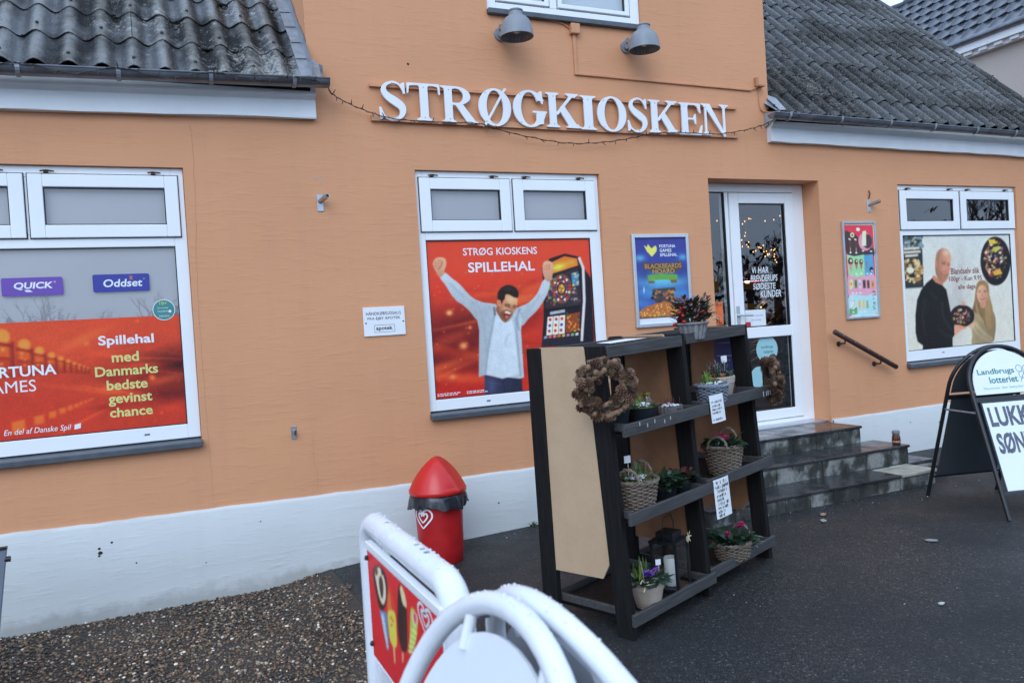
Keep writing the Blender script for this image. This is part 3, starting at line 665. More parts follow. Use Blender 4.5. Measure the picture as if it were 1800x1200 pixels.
wm = window(MW, [(1.804, 2.522, 2.228, 2.62), (2.550, 3.262, 2.228, 2.62)], .083, (1.832, 3.203, 1.004, 2.168), M_BLIND)
wr = window(RW, [(6.672, 7.508, 2.204, 2.588), (7.536, 8.360, 2.204, 2.588)], .082, (6.70, 8.305, 1.018, 2.150), None)
wl['label'] = 'left window with orange film and blue and purple stickers'; wm['label'] = 'middle window filled by a red poster'; wr['label'] = 'right window filled by a sweets poster'
# upper window
mb = MB(); rect_frame(mb, UW[0]+.002, UW[1]-.002, UW[2]+.012, UW[3]-.002, 2.50, 3.70, 3.955, 5.07, .02, .09); mb.box(2.965, .022, 3.957, 3.025, .088, 5.068)
wu = mb.build('window', M_UPVC, B0, bevel=.004, seg=2); wu.data.transform(BI); wu['label'] = 'upper window with white frame at the top edge'
for a, b in ((2.51, 2.955), (3.035, 3.69)):
    k = MB(); rect_frame(k, a, b, 3.965, 5.06, a+.035, b-.035, 4.0, 5.02, .012, .046); part_k(k, 'sash', M_UPVC, wu, bevel=.004)
    k = MB(); rect_frame(k, a+.033, b-.033, 3.998, 5.022, a+.042, b-.042, 4.007, 5.013, .03, .05); part_k(k, 'glazing_seal', M_GASKET, wu)
    k = MB(); k.add([(a+.03, .04, 4.0), (b-.03, .04, 4.0), (b-.03, .04, 5.03), (a+.03, .04, 5.03)], [(0, 1, 2, 3)]); part_k(k, 'pane', M_GLASS, wu)
    k = MB(); k.add([(a+.03, .07, 4.0), (b-.03, .07, 4.0), (b-.03, .07, 5.03), (a+.03, .07, 5.03)], [(0, 1, 2, 3)]); part_k(k, 'blind', M_BLINDW, wu)
mb = MB(); mb.box(UW[0]-.004, -.04, UW[2]-.03, UW[1]+.004, .09, UW[2]+.012); part_k(mb, 'sill', M_SILL, wu, bevel=.005)
# ---- door
Y = .20
mb = MB(); rect_frame(mb, 4.372, 5.613, .462, 2.658, 4.43, 5.485, .50, 2.582, Y, Y+.08); mb.box(4.695, Y, .502, 4.735, Y+.08, 2.58)
mb.box(4.43, Y+.002, .502, 4.695, Y+.078, .60)
dr = mb.build('door', M_UPVC, B0, bevel=.005, seg=2); dr.data.transform(BI); dr['label'] = 'white glazed entrance door with sidelight at the top of the steps'
mb = MB(); y0 = Y-.012
mb.box(4.74, y0, .505, 4.845, y0+.07, 2.575); mb.box(5.382, y0, .505, 5.48, y0+.07, 2.575); mb.box(4.845, y0, 2.48, 5.382, y0+.07, 2.575); mb.box(4.845, y0, 1.262, 5.382, y0+.07, 1.36); mb.box(4.845, y0, .505, 5.382, y0+.07, .596)
part_k(mb, 'leaf', M_UPVC, dr, bevel=.006, seg=2)
for a, b, c, d in ((4.845, 5.382, 1.36, 2.48), (4.845, 5.382, .596, 1.262), (4.43, 4.695, .60, 2.582)):
    k = MB(); k.add([(a, y0+.03, c), (b, y0+.03, c), (b, y0+.03, d), (a, y0+.03, d)], [(0, 1, 2, 3)]); part_k(k, 'pane', M_GLASS, dr)
    k = MB(); rect_frame(k, a-.001, b+.001, c-.001, d+.001, a+.007, b-.007, c+.007, d-.007, y0+.014, y0+.045); part_k(k, 'glazing_seal', M_GASKET, dr)
k = MB(); k.box(4.748, y0-.006, 1.36, 4.785, y0, 1.56); k.tube([(4.767, y0-.004, 1.475), (4.767, y0-.05, 1.475)], .010, 8); k.tube([(4.767, y0-.05, 1.475), (4.80, y0-.055, 1.475), (4.89, y0-.05, 1.47)], .009, 8); part_k(k, 'handle', M_ALU, dr, smooth=True)
k = MB(); k.box(4.372, .03, .455, 5.613, Y+.08, .463); part_k(k, 'threshold', M_ALU, dr)
# writing and stickers on the door
k = MB(); yg = y0+.0285
for s_, a, b, c, d in (('Vi HAR', 4.975, 5.17, 1.848, 1.905), ('BRENDERUPS', 4.958, 5.27, 1.772, 1.832), ('SØDESTE', 4.98, 5.245, 1.70, 1.758), ('KUNDER', 5.06, 5.305, 1.625, 1.69)):
    k = MB(); put_text(k, s_, a, c, b, d, yg, .012, .12); part_k(k, 'lettering', M_WHITE, dr)
k = MB(); k.box(4.868, yg-.001, 1.37, 5.105, yg, 1.518); put_text(k, 'Åbningstider', 4.93, 1.455, 5.08, 1.478, yg-.002, .0, mi=1); put_text(k, 'alle hverdage', 4.93, 1.415, 5.05, 1.435, yg-.002, .0, mi=1); part_k(k, 'opening_hours_card', [M_PAPER, mat('grey_ink', (.25, .3, .33), .6)], dr)
k = MB(); k.box(4.85, yg-.004, 1.372, 4.925, yg-.002, 1.41); part_k(k, 'red_sticker', mat('red_print', (.5, .03, .04), .4), dr)
k = MB(); k.box(4.483, Y+.012, 1.404, 4.62, Y+.014, 1.607); put_text(k, 'K', 4.50, 1.485, 4.535, 1.545, Y+.0105, .02, mi=1); put_text(k, 'ØL', 4.495, 1.412, 4.60, 1.472, Y+.0105, .01, mi=1); put_text(k, '75 cl', 4.54, 1.565, 4.605, 1.595, Y+.0105, 0, mi=1); part_k(k, 'orange_note', [mat('orange_card', (.80, .16, .04), .5), M_INK], dr)
def disc(mb, x, z, r, y, mi=0, n=28): mb.add([(x+r*math.cos(6.2832*i/n), y, z+r*math.sin(6.2832*i/n)) for i in range(n)], [tuple(range(n))], mi)
M_TEAL = mat('pale_teal_print', (.32, .55, .58), .4, var=.03); M_TEALD = mat('teal_ink', (.04, .22, .20), .5, var=.03)
k = MB(); disc(k, 5.10, 1.15, .125, yg); put_text(k, 'Landbrugs', 5.03, 1.155, 5.17, 1.185, yg-.001, .01, mi=1); put_text(k, 'lotteriet', 5.06, 1.115, 5.17, 1.143, yg-.001, .01, mi=1); part_k(k, 'lottery_sticker', [M_TEAL, M_TEALD], dr)
k = MB(); disc(k, 4.99, .90, .10, yg); part_k(k, 'teal_sticker', [M_TEAL], dr)
# ---- eaves: white cornice, gutters, brackets
def gutter(x0, z0, x1, z1, yc, r, nbr, capl, capr):
    mb = MB(); n = 12; L = max(2, int((x1-x0)/.3)); vs = []
    for i in range(L+1):
        t = i/L; x = x0+(x1-x0)*t; z = z0+(z1-z0)*t
        ring = [(r*math.cos(a), r*math.sin(a)) for a in np.linspace(math.pi, 2*math.pi, n)]; inn = [(p[0]*.94, p[1]*.94) for p in ring[::-1]]
        bead = [(-r-.006, .004), (-r-.008, .010), (-r, .012)]
        for p in ring+inn+[]: vs.append((x, yc+p[0], z+p[1]))
    m_ = 2*n; fs = [(i*m_+k, i*m_+(k+1) % m_, (i+1)*m_+(k+1) % m_, (i+1)*m_+k) for i in range(L) for k in range(m_)]
    mb.add(vs, fs); mb.tube([(x0, yc-r, z0), (x1, yc-r, z1)], .006, 6)
    for x, z, on in ((x0, z0, capl), (x1, z1, capr)):
        if on: mb.add([(x, yc+r*math.cos(a), z+r*math.sin(a)) for a in np.linspace(math.pi, 2*math.pi, n)], [tuple(range(n))])
    g = part(mb, 'gutter', M_ZINC, smooth=True)
    for x in nbr:
        z = z0+(z1-z0)*(x-x0)/(x1-x0); k = MB(); rr = r+.004
        arc = [(yc+rr*math.cos(a), z+rr*math.sin(a)) for a in np.linspace(math.pi*.98, 1.6*math.pi, 7)]
        arc = [(yc-rr-.002, z+.012)]+arc
        for (a, b), (c, d) in zip(arc[:-1], arc[1:]): k.hexa([(x-.012, a, b), (x+.012, a, b), (x+.012, c, d), (x-.012, c, d), (x-.012, a-.003, b), (x+.012, a-.003, b), (x+.012, c-.003, d-.003), (x-.012, c-.003, d-.003)])
        part_k(k, 'gutter_bracket', M_LEAD, g)
    return g
YE = -.13
gutter(-6.05, 3.035, 1.16, 3.214, -.175, .050, [-2.3, -1.7, -1.15, -.62, -.10, .42, .93], False, True)
gutter(4.945, 3.190, 9.17, 3.150, -.175, .046, [5.12, 5.72, 6.33, 6.92, 7.52, 8.1, 8.65], True, True)
for x0, x1, z0, z1 in ((-6.03, 1.088, 2.853, 2.995), (5.045, 9.08, 2.985, 2.948)):
    mb = MB(); L = 30; vs = []; fs = []
    prof = [(0, 0), (-.046, .0), (-.05, .004), (-.05, .118), (-.058, .126), (-.082, .140), (-.086, .16), (-.086, .20), (0, .20)]; n = len(prof)
    for i in range(L+1):
        t = i/L; x = x0+(x1-x0)*t; dz = z0+(z1-z0)*t
        for k, (y, z) in enumerate(prof): vs.append((x, y, z+dz+(rng.normal(0, .0022) if k < 3 else 0)))
    fs = [(i*n+k, (i+1)*n+k, (i+1)*n+(k+1) % n, i*n+(k+1) % n) for i in range(L) for k in range(n)]+[tuple(range(n)), tuple(range(L*n, L*n+n))]
    mb.add(vs, fs); part(mb, 'cornice', M_CORN, bevel=0)
# ---- corrugated roofs: every sheet a piece
TH = R_(45); pitch = .177
def sheet_mesh(waves, ln=.46):
    mb = MB(); sg = 8; n = waves*sg; a = .026; th = .006; vs = []
    xs_ = [i*pitch/sg for i in range(n+1)]
    for y, dz in ((0, .008), (ln, -.004)):
        for x in xs_: vs.append((x, y, a*math.cos(2*math.pi*x/pitch)+dz))
    for x in xs_: vs.append((x, .0, a*math.cos(2*math.pi*x/pitch)+.008-th))
    for x in xs_: vs.append((x, .12, a*math.cos(2*math.pi*x/pitch)+.008-th))
    m = n+1
    fs = [(i, i+1, m+i+1, m+i) for i in range(n)]+[(2*m+i, 2*m+i+1, i+1, i) for i in range(n)]+[(3*m+i, 3*m+i+1, 2*m+i+1, 2*m+i) for i in range(n)]
    me = bpy.data.meshes.new('roof_sheet'); me.from_pydata(vs, [], fs); me.polygons.foreach_set('use_smooth', [True]*len(fs)); me.set_sharp_from_angle(angle=R_(50)); return me
def roof(x_start, widths, rows, mt, ze, expo, flip, label):
    mb = MB(); tot = sum(widths)*pitch; x0 = x_start-(tot if flip else 0); L = rows*expo
    c, s_ = math.cos(TH), math.sin(TH); off = .06
    mb.hexa([(x0, YE+off*s_, ze-off*c-.01), (x0+tot, YE+off*s_, ze-off*c-.01), (x0+tot, YE+off*s_+L*c, ze-off*c+L*s_-.01), (x0, YE+off*s_+L*c, ze-off*c+L*s_-.01),
             (x0, YE+off*s_-.02, ze-off*c+.01), (x0+tot, YE+off*s_-.02, ze-off*c+.01), (x0+tot, YE+off*s_+L*c-.02, ze-off*c+L*s_+.01), (x0, YE+off*s_+L*c-.02, ze-off*c+L*s_+.01)])
    rf = part(mb, 'roof', M_POST); rf['label'] = label
    ms = {}
    for w in set(widths):
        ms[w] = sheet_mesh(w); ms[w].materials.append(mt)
    for r in range(rows):
        x = x0
        for w in widths:
            o = bpy.data.objects.new('roof_sheet', ms[w]); COL.objects.link(o); o.parent = rf
            q = r*expo
            o.matrix_basis = Matrix.Translation((x-3+random.uniform(-.003, .003), YE+q*c+random.uniform(-.003, .003), ze+q*s_)) @ Matrix.Rotation(TH+random.uniform(-.004, .004), 4, 'X')
            x += w*pitch
    # moss clumps lodged in the valleys at the laps, and fixing caps on the crests
    mo, fx = MB(), MB(); cs = Matrix.Rotation(TH, 4, 'X')
    for _ in range(int(tot*rows*3.2)):
        r = random.randrange(1, rows); i = random.randrange(int(tot/pitch)); q = r*expo+random.uniform(-.03, .004)
        for _ in range(random.randint(1, 4)): a = (i+.5)*pitch+random.uniform(-.03, .03); s0 = random.uniform(.006, .017); mo.ell(Vector((x0+a, YE, ze)) + cs @ Vector((0, q+random.uniform(-.02, .0), -.014+random.uniform(0, .012))), s0*1.4, s0, s0*.7, 6, 4)
    for r in range(rows):
        for i in range(0, int(tot/pitch), 2): fx.ell(Vector((x0+(i+(r % 2))*pitch, YE, ze)) + cs @ Vector((0, r*expo+.09, .034)), .012, .012, .010, 7, 4)
    o = part_k(mo, 'moss_clumps', mat('black_moss', (.014, .015, .010), .95, var=.5, vs=80), rf); o['kind'] = 'stuff'
    o = part_k(fx, 'fixing_caps', mat('fixing_cap', (.05, .05, .05), .6), rf); o['kind'] = 'stuff'
    return rf
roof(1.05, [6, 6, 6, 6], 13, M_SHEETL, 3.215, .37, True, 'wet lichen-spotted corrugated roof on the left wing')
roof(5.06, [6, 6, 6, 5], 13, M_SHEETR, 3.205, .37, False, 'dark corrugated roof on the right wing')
# rear slopes, gable roof (out of sight, closing the house)
mb = MB()
mb.add([(-6, 3.2, 6.6), (9.13, 3.2, 6.6), (9.13, 7.2, 2.9), (-6, 7.2, 2.9)], [(0, 1, 2, 3)]); mb.add([(.9, -.15, 5.2), (3.07, -.15, 7.4), (3.07, 4.5, 7.4), (.9, 4.5, 5.2)], [(0, 1, 2, 3)]); mb.add([(5.24, -.15, 5.2), (3.07, -.15, 7.4), (3.07, 4.5, 7.4), (5.24, 4.5, 5.2)], [(0, 1, 2, 3)])
mb.add([(-6, YE, 3.18), (-3.2, YE, 3.18), (-3.2, 3.2, 6.6), (-6, 3.2, 6.6)], [(0, 1, 2, 3)])
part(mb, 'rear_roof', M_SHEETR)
# lead flashing where the left roof meets the gable cheek
def slope(x, q, up=0.): return (x, YE+q*math.cos(TH)-up*math.sin(TH), 3.215+q*math.sin(TH)+up*math.cos(TH))
for k in range(9):
    q = -.02+k*.24; mb = MB(); w = random.uniform(-.01, .01)
    a, b = slope(.985+w, q, .045), slope(.985, q+.26, .038); c_, d_ = slope(1.054, q, .05), slope(1.054, q+.26, .043)
    mb.add([a, b, d_, c_, (1.0545, c_[1], c_[2]+.10+.03*(k % 2)), (1.0545, d_[1], d_[2]+.13)], [(0, 3, 2, 1), (3, 4, 5, 2)]); part(mb, 'flashing', M_LEAD)
mb = MB(); mb.add([(.97, -.16, 3.235), (1.11, -.16, 3.24), (1.14, -.10, 3.27), (1.135, -.03, 3.36), (1.07, .03, 3.45), (1.0, .02, 3.42)], [(0, 1, 2, 3, 4, 5)]); mb.add([(1.14, -.10, 3.27), (1.145, -.09, 3.34), (1.13, -.02, 3.37), (1.135, -.03, 3.36)], [(0, 1, 2, 3)]); part(mb, 'flashing', M_LEAD)
mb = MB(); mb.add([(5.03, -.14, 3.235), (5.14, -.15, 3.24), (5.15, -.02, 3.38), (5.09, .03, 3.42), (5.03, -.004, 3.33)], [(0, 1, 2, 3, 4)]); mb.add([(5.02, -.004, 3.24), (5.06, -.16, 3.23), (5.06, -.16, 3.17), (5.02, -.004, 3.12)], [(0, 1, 2, 3)]); part(mb, 'flashing', M_LEAD)
# ------------------------------------------------------------------ printed films in the windows
pr = np.random.default_rng(11)
YF = .0465          # films sit on the outer face of the glass
def flow(R, pal, seed, cx, cy, n=26, L=(150, 700)):
    """streaks of light radiating through a dark red print"""
    q = np.random.default_rng(seed)
    for _ in range(n):
        a = q.uniform(-.5, .25); x = q.uniform(cx[0], cx[1]); y = q.uniform(cy[0], cy[1])
        R.glow(x, y, q.uniform(*L)*.5, q.uniform(6, 38), pal[int(q.integers(len(pal)))], q.uniform(.15, .5), a)
def world_film(R, name, win, yy=YF):
    o = R.build(name, win, yy); o.data.transform(BI); return o
# middle window: cheering man and gaming machine
R = Ras(1.832, 1.004, 3.203, 2.168, 250, [(125, 341), (884, 331), (928, 1018), (170, 1082)])
R.grad((196, 64, 46), (164, 34, 30)); 
R.glow(330, 760, 330, 120, (60, 16, 22), .85, -.15); R.glow(250, 900, 260, 70, (70, 18, 22), .7, -.2); R.glow(500, 420, 500, 110, (204, 70, 48), .6); R.glow(640, 900, 200, 200, (196, 52, 34), .8)
flow(R, [(225, 70, 40), (240, 110, 60), (120, 20, 24), (90, 16, 22)], 3, (140, 620), (560, 1040)); R.glow(235, 676, 14, 12, (255, 190, 120), .9); R.glow(300, 830, 18, 16, (255, 160, 100), .9); R.glow(250, 975, 14, 10, (250, 150, 90), .8); R.glow(330, 745, 8, 8, (250, 150, 90), .8)
for _ in range(40): R.glow(pr.uniform(150, 620), pr.uniform(480, 1050), 4, 3, (245, 140, 90), .6)
# machine
R.poly([(668, 520), (662, 470), (700, 425), (770, 403), (832, 416), (858, 470), (893, 520), (908, 800), (906, 830), (662, 840), (672, 700)], (24, 24, 38), 1)
R.poly([(840, 440), (888, 515), (903, 830), (850, 830), (862, 620)], (20, 22, 36)); R.line([(836, 420), (856, 470), (862, 620), (850, 815)], 13, (190, 196, 215))
R.poly([(690, 488), (702, 446), (768, 415), (826, 426), (832, 458), (700, 500)], (226, 108, 40), 1.2); R.glow(740, 465, 40, 16, (250, 215, 80), .9, -.3); R.glow(800, 445, 26, 14, (240, 150, 60), .8)
R.poly([(690, 520), (830, 470), (848, 620), (840, 645), (678, 660)], (44, 40, 52)); R.poly([(800, 495), (832, 487), (838, 552), (806, 556)], (70, 120, 170)); R.rnd(14, (802, 495, 836, 552), [(120, 180, 220), (40, 70, 120), (220, 190, 90)], 3, 6, pr)
R.ell(755, 568, 47, 68, (120, 88, 60)); R.ell(755, 568, 43, 63, (60, 34, 40))
for i in range(22):
    a = i/22*6.283; R.ell(755+37*math.cos(a), 568+55*math.sin(a), 5.5, 6.5, [(190, 50, 50), (225, 215, 205), (60, 70, 130)][i % 3])
for i in range(16):
    a = i/16*6.283; R.ell(755+25*math.cos(a), 568+37*math.sin(a), 4.5, 5.5, [(70, 90, 160), (210, 200, 180), (160, 50, 60)][i % 3])
R.ell(755, 568, 15, 22, (170, 130, 50)); R.rnd(10, (743, 552, 767, 586), [(220, 180, 80), (120, 60, 40), (60, 60, 90)], 3, 5, pr)
R.rnd(26, (686, 520, 725, 650), [(90, 120, 90), (160, 150, 120), (50, 50, 80), (140, 60, 60)], 4, 9, pr); R.rnd(16, (800, 565, 842, 640), [(50, 52, 70), (140, 140, 150), (110, 60, 60)], 4, 8, pr)
R.poly([(676, 665), (840, 645), (842, 660), (676, 680)], (18, 18, 26)); R.poly([(700, 676), (770, 664), (772, 678), (702, 690)], (150, 165, 190))
R.poly([(690, 700), (772, 690), (770, 778), (684, 786)], (232, 230, 226)); R.line([(717, 697), (711, 783)], 3, (90, 90, 100)); R.line([(744, 694), (741, 780)], 3, (90, 90, 100))
for i, x in enumerate((702, 730, 757)):
    for j, y in enumerate((712, 740, 766)): R.ell(x-2*j, y-i*2, 7, 7.5, [(196, 40, 50), (60, 60, 160), (150, 40, 90), (180, 40, 40)][(i*2+j) % 4]); 
R.poly([(776, 690), (842, 676), (838, 765), (774, 776)], (120, 62, 34)); R.rnd(34, (780, 682, 838, 768), [(220, 130, 50), (230, 190, 90), (90, 150, 70), (60, 40, 40), (190, 70, 60)], 3, 7, pr, asp=.5)
R.poly([(668, 792), (845, 776), (845, 832), (662, 842)], (30, 32, 48))
for i in range(8): R.poly([(674+21*i, 790-2*i), (688+21*i, 788-2*i), (688+21*i, 800-2*i), (673+21*i, 802-2*i)], [(120, 150, 200), (200, 90, 90), (210, 120, 130), (190, 110, 60), (190, 170, 70), (170, 110, 170), (110, 170, 120), (190, 200, 220)][i])
# man, drawn from the print: z() face study, zz() fist study
z = lambda P: [(339+.4656*a, 495.4+.4656*b) for a, b in P]
zz = lambda P: [(130.4+.3784*a, 365+.3784*b) for a, b in P]
R.poly([(396, 966), (480, 986), (566, 964), (574, 1046), (398, 1060)], (46, 54, 92), 1, shade=((1, 0), .35)); R.line([(486, 990), (488, 1050)], 4, (28, 32, 62)); R.line([(400, 1000), (470, 1012)], 3, (70, 80, 120), 2, .6); R.glow(430, 1020, 20, 40, (70, 82, 128), .6); R.glow(540, 1010, 14, 40, (30, 36, 66), .7)
SL = (170, 194, 222)
R.poly(zz([(165, 385), (225, 330), (300, 390), (400, 470), (480, 560), (560, 640), (680, 695), (780, 710), (860, 745), (860, 920), (640, 930), (520, 800), (430, 720), (370, 680), (300, 600), (230, 480)]), SL, 1, True, shade=((-.35, 1), .20))
R.poly([(672, 524), (700, 532), (696, 570), (676, 616), (640, 668), (604, 704), (566, 740), (540, 668), (560, 650), (600, 632), (640, 590)], SL, 1, True, shade=((.25, 1), .16))
R.poly([(398, 638), (462, 650), (540, 654), (572, 700), (566, 760), (572, 860), (580, 982), (560, 988), (400, 968), (370, 978), (372, 760), (360, 694)], (160, 184, 212), 1, shade=((-1, .1), .12))
R.poly([(452, 655), (470, 690), (492, 714), (520, 700), (536, 770), (548, 880), (556, 966), (480, 987), (402, 966), (420, 850), (440, 740)], (178, 203, 234), 1.6, shade=((-1, .3), .06))
for P, w, c, a in (([(448, 660), (432, 740), (412, 850), (402, 962)], 5, (118, 140, 170), .8), ([(540, 700), (548, 800), (560, 920), (566, 976)], 6, (112, 134, 164), .8), ([(386, 690), (398, 780), (406, 860)], 6, (126, 148, 178), .6), ([(560, 660), (548, 700), (556, 760)], 5, (96, 112, 140), .8), ([(440, 652), (446, 690)], 6, (60, 66, 84), .9), ([(514, 774), (498, 800), (490, 830)], 8, (150, 174, 206), .7), ([(470, 760), (476, 840), (466, 930)], 10, (162, 188, 220), .6), ([(420, 650), (400, 690), (396, 730)], 6, (130, 150, 180), .6)):
    R.line(spline(P, 6, False), w, c, 3, a)
for P in ([(236, 540), (300, 598), (372, 650)], [(330, 610), (348, 640), (356, 680)], [(352, 616), (372, 650), (382, 690)], [(376, 626), (398, 660)], [(652, 600), (610, 656), (572, 700)], [(600, 640), (590, 668), (566, 690)]): R.line(spline(P, 6, False), 5, (128, 150, 182), 4, .55)
FS = (206, 166, 146)
R.poly(zz([(80, 200), (110, 155), (160, 140), (215, 150), (240, 185), (240, 240), (220, 300), (215, 345), (160, 385), (130, 340), (95, 280), (78, 235)]), FS, 1, True, shade=((-.3, 1), .2))
R.poly(zz([(140, 180), (170, 160), (200, 190), (195, 230), (160, 285), (135, 255)]), (188, 134, 116), 2, True, .9); R.line(zz([(195, 195), (185, 240), (150, 285)]), 3, (120, 76, 66), 1.5, .9)
for P in ([(100, 190), (130, 205)], [(90, 215), (125, 225)], [(92, 245), (125, 248)], [(130, 160), (150, 185)]): R.line(zz(P), 2.4, (150, 102, 88), 1.5, .8)
R.poly([(668, 452), (676, 440), (694, 436), (714, 450), (716, 484), (704, 530), (680, 526), (666, 486)], FS, 1, True, shade=((.4, 1), .2)); R.poly([(682, 450), (702, 456), (700, 480), (684, 484)], (190, 136, 118), 2, True, .8)
for P in ([(672, 460), (684, 462)], [(670, 472), (684, 474)], [(700, 452), (696, 478)]): R.line(P, 2.4, (140, 92, 80), 1.5, .8)
R.poly(z([(248, 330), (285, 340), (300, 440), (345, 474), (330, 490), (296, 466), (252, 400), (238, 360)]), (130, 84, 66), 1.4, True)
R.poly(z([(300, 300), (320, 250), (335, 208), (380, 215), (415, 236), (446, 238), (452, 270), (444, 330), (426, 372), (405, 402), (386, 424), (366, 456), (345, 472), (318, 464), (294, 436), (274, 400), (270, 350), (285, 310)]), (202, 154, 124), 1.2, True, shade=((-.75, .65), .34))
R.glow(*z([(385, 262)])[0], 22, 16, (224, 182, 152), .8, .4); R.glow(*z([(330, 345)])[0], 14, 11, (216, 166, 138), .6); R.glow(*z([(420, 355)])[0], 8, 12, (150, 104, 84), .6)
R.poly(z([(280, 392), (300, 380), (318, 372), (340, 368), (372, 380), (398, 392), (400, 410), (374, 458), (345, 477), (316, 468), (290, 440)]), (92, 60, 46), 5, True, .8)
R.poly(z([(326, 378), (350, 376), (376, 390), (392, 394), (382, 416), (362, 440), (342, 456), (322, 440), (314, 410)]), (104, 34, 34), 1.2, True); R.poly(z([(328, 379), (352, 378), (376, 391), (390, 396), (374, 406), (350, 398), (330, 394)]), (240, 236, 232), 1.2, True); R.poly(z([(328, 430), (345, 420), (366, 428), (352, 448), (338, 450)]), (196, 110, 104), 2, True, .9)
R.poly(z([(255, 262), (278, 258), (288, 300), (274, 332), (256, 312), (248, 284)]), (188, 132, 106), 1.2, True); R.line(z([(262, 280), (272, 300)]), 3, (130, 84, 66), 2)
R.poly(z([(258, 258), (254, 200), (274, 160), (308, 130), (350, 114), (402, 122), (442, 150), (462, 192), (458, 238), (442, 242), (415, 236), (380, 215), (350, 205), (330, 215), (325, 252), (305, 272), (294, 302), (282, 266)]), (28, 23, 24), 1.4, True); R.glow(*z([(360, 150)])[0], 26, 10, (60, 52, 52), .5)
R.line(spline(z([(330, 330), (352, 326), (376, 340)]), 5, False), 4, (58, 36, 30), 1.4); R.line(spline(z([(404, 342), (420, 338), (434, 346)]), 5, False), 3.4, (58, 36, 30), 1.4); R.line(spline(z([(326, 314), (352, 308), (380, 322)]), 5, False), 4, (46, 30, 26), 1.6); R.line(spline(z([(408, 324), (424, 320), (440, 328)]), 5, False), 3.4, (46, 30, 26), 1.6)
R.line(spline(z([(386, 330), (396, 358), (392, 376), (372, 378)]), 5, False), 3, (140, 94, 74), 2.4); R.line(spline(z([(352, 352), (330, 372), (320, 396)]), 5, False), 3, (146, 100, 80), 3, .8)
world_film(R, 'window_poster', wm)
k = MB(); put_text(k, 'STRØG KIOSKENS', 2.12, 2.052, 2.732, 2.108, YF-.0012, .012); part_k(k, 'lettering', M_WHITE, wm); k = MB(); put_text(k, 'SPILLEHAL', 2.153, 1.925, 2.704, 2.000, YF-.0012, .018)
part_k(k, 'lettering', M_WHITE, wm); k = MB()
for z, a, b in ((1.040, 1.85, 2.02), (1.028, 1.85, 2.00), (1.040, 2.08, 2.22), (1.028, 2.08, 2.24)):
    x = a
    while x < b: w = random.uniform(.012, .03); k.add([(x, YF-.0012, z), (x+w, YF-.0012, z), (x+w, YF-.0012, z+.006), (x, YF-.0012, z+.006)], [(0, 1, 2, 3)]); x += w+.006
part_k(k, 'fine_print', M_WHITE, wm)['kind'] = 'stuff'
# left window: orange film with a receding row of machines
R = Ras(-1.455, 1.012, .152, 1.714, 240, [(0, 150), (1570, 62), (1645, 1022), (0, 1178)], [(-.83, 1.714), (.152, 1.714), (.152, 1.012), (-.872, 1.012)])
R.grad((178, 66, 46), (158, 46, 36)); R.glow(1560, 520, 380, 150, (38, 12, 20), 1.0); R.glow(1500, 760, 420, 70, (70, 16, 24), .7, -.1); R.glow(1250, 620, 420, 90, (96, 26, 26), .7); R.glow(300, 300, 900, 200, (190, 80, 50), .5); R.glow(200, 1000, 700, 150, (176, 56, 40), .6)
flow(R, [(215, 80, 46), (235, 110, 60), (120, 24, 26), (200, 64, 40)], 5, (700, 1600), (120, 980), 34, (200, 900))
R.glow(1325, 615, 22, 20, (255, 120, 70), .95); R.glow(740, 320, 22, 18, (230, 120, 70), .8); R.glow(1410, 925, 12, 12, (235, 90, 60), .8); R.glow(1190, 120, 12, 10, (230, 120, 80), .8)
for _ in range(50): R.glow(pr.uniform(0, 1600), pr.uniform(100, 1020), 5, 4, (240, 140, 90), .5)
xc, rr = -480, 105
machs = [(-560, 130, 130), (-250, 190, 108), (5, 262, 82), (198, 330, 62), (330, 384, 46), (436, 424, 35), (516, 452, 28), (580, 476, 22), (634, 496, 18), (680, 512, 15), (720, 526, 12), (752, 538, 10)]
for x, y, r in machs[::-1]:
    h = r*4.4
    R.poly([(x-r*1.1, y+r*.4), (x+r*1.0, y+r*.9), (x+r*1.25, y+h), (x-r*.9, y+h)], (132, 40, 30), 2, a=.85); R.poly([(x-r*.95, y+r*.6), (x+r*.75, y+r*1.0), (x+r*.85, y+r*2.2), (x-r*.85, y+r*2.1)], (196, 92, 40), 2, a=.8)
    R.poly([(x-r*.9, y+r*2.5), (x+r*.85, y+r*2.5), (x+r*.95, y+r*3.9), (x-r*.8, y+r*4.1)], (166, 58, 36), 2, a=.8)
    R.ell(x, y, r*1.0, r*.95, (178, 70, 40), 2); R.ell(x, y+r*.05, r*.86, r*.8, (222, 132, 62), 2); R.poly([(x-r*1.05, y+r*.45), (x+r*1.05, y+r*.85), (x+r*1.05, y+r*1.15), (x-r*1.05, y+r*.8)], (120, 34, 30), 2)
    for _ in range(5): R.glow(x+pr.uniform(-.7, .6)*r, y+pr.uniform(1, 3.8)*r, r*.16, r*.12, (236, 156, 80), .8)
    R.line([(x+r*1.12, y+r*.6), (x+r*1.32, y+h)], r*.16, (90, 24, 26), 2)
for x, y, r in ((-520, 1290, 120), (-200, 1160, 90), (150, 1045, 62), (330, 985, 44), (446, 940, 33), (532, 906, 26), (600, 880, 21), (652, 860, 17), (694, 844, 14), (735, 828, 11), (770, 814, 9), (800, 803, 8)):
    R.poly([(x-r, y-r*.6), (x+r*.8, y-r*1.0), (x+r*.9, y+r*.6), (x-r*.9, y+r*1.0)], (214, 104, 46), 2, a=.9)
world_film(R, 'window_film', wl)
k = MB(); put_text(k, 'FORTUNA', -.975, 1.389, -.562, 1.454, YF-.0012, .022); part_k(k, 'lettering', M_WHITE, wl); k = MB(); put_text(k, 'GAMES', -.972, 1.297, -.675, 1.367, YF-.0012, .0)
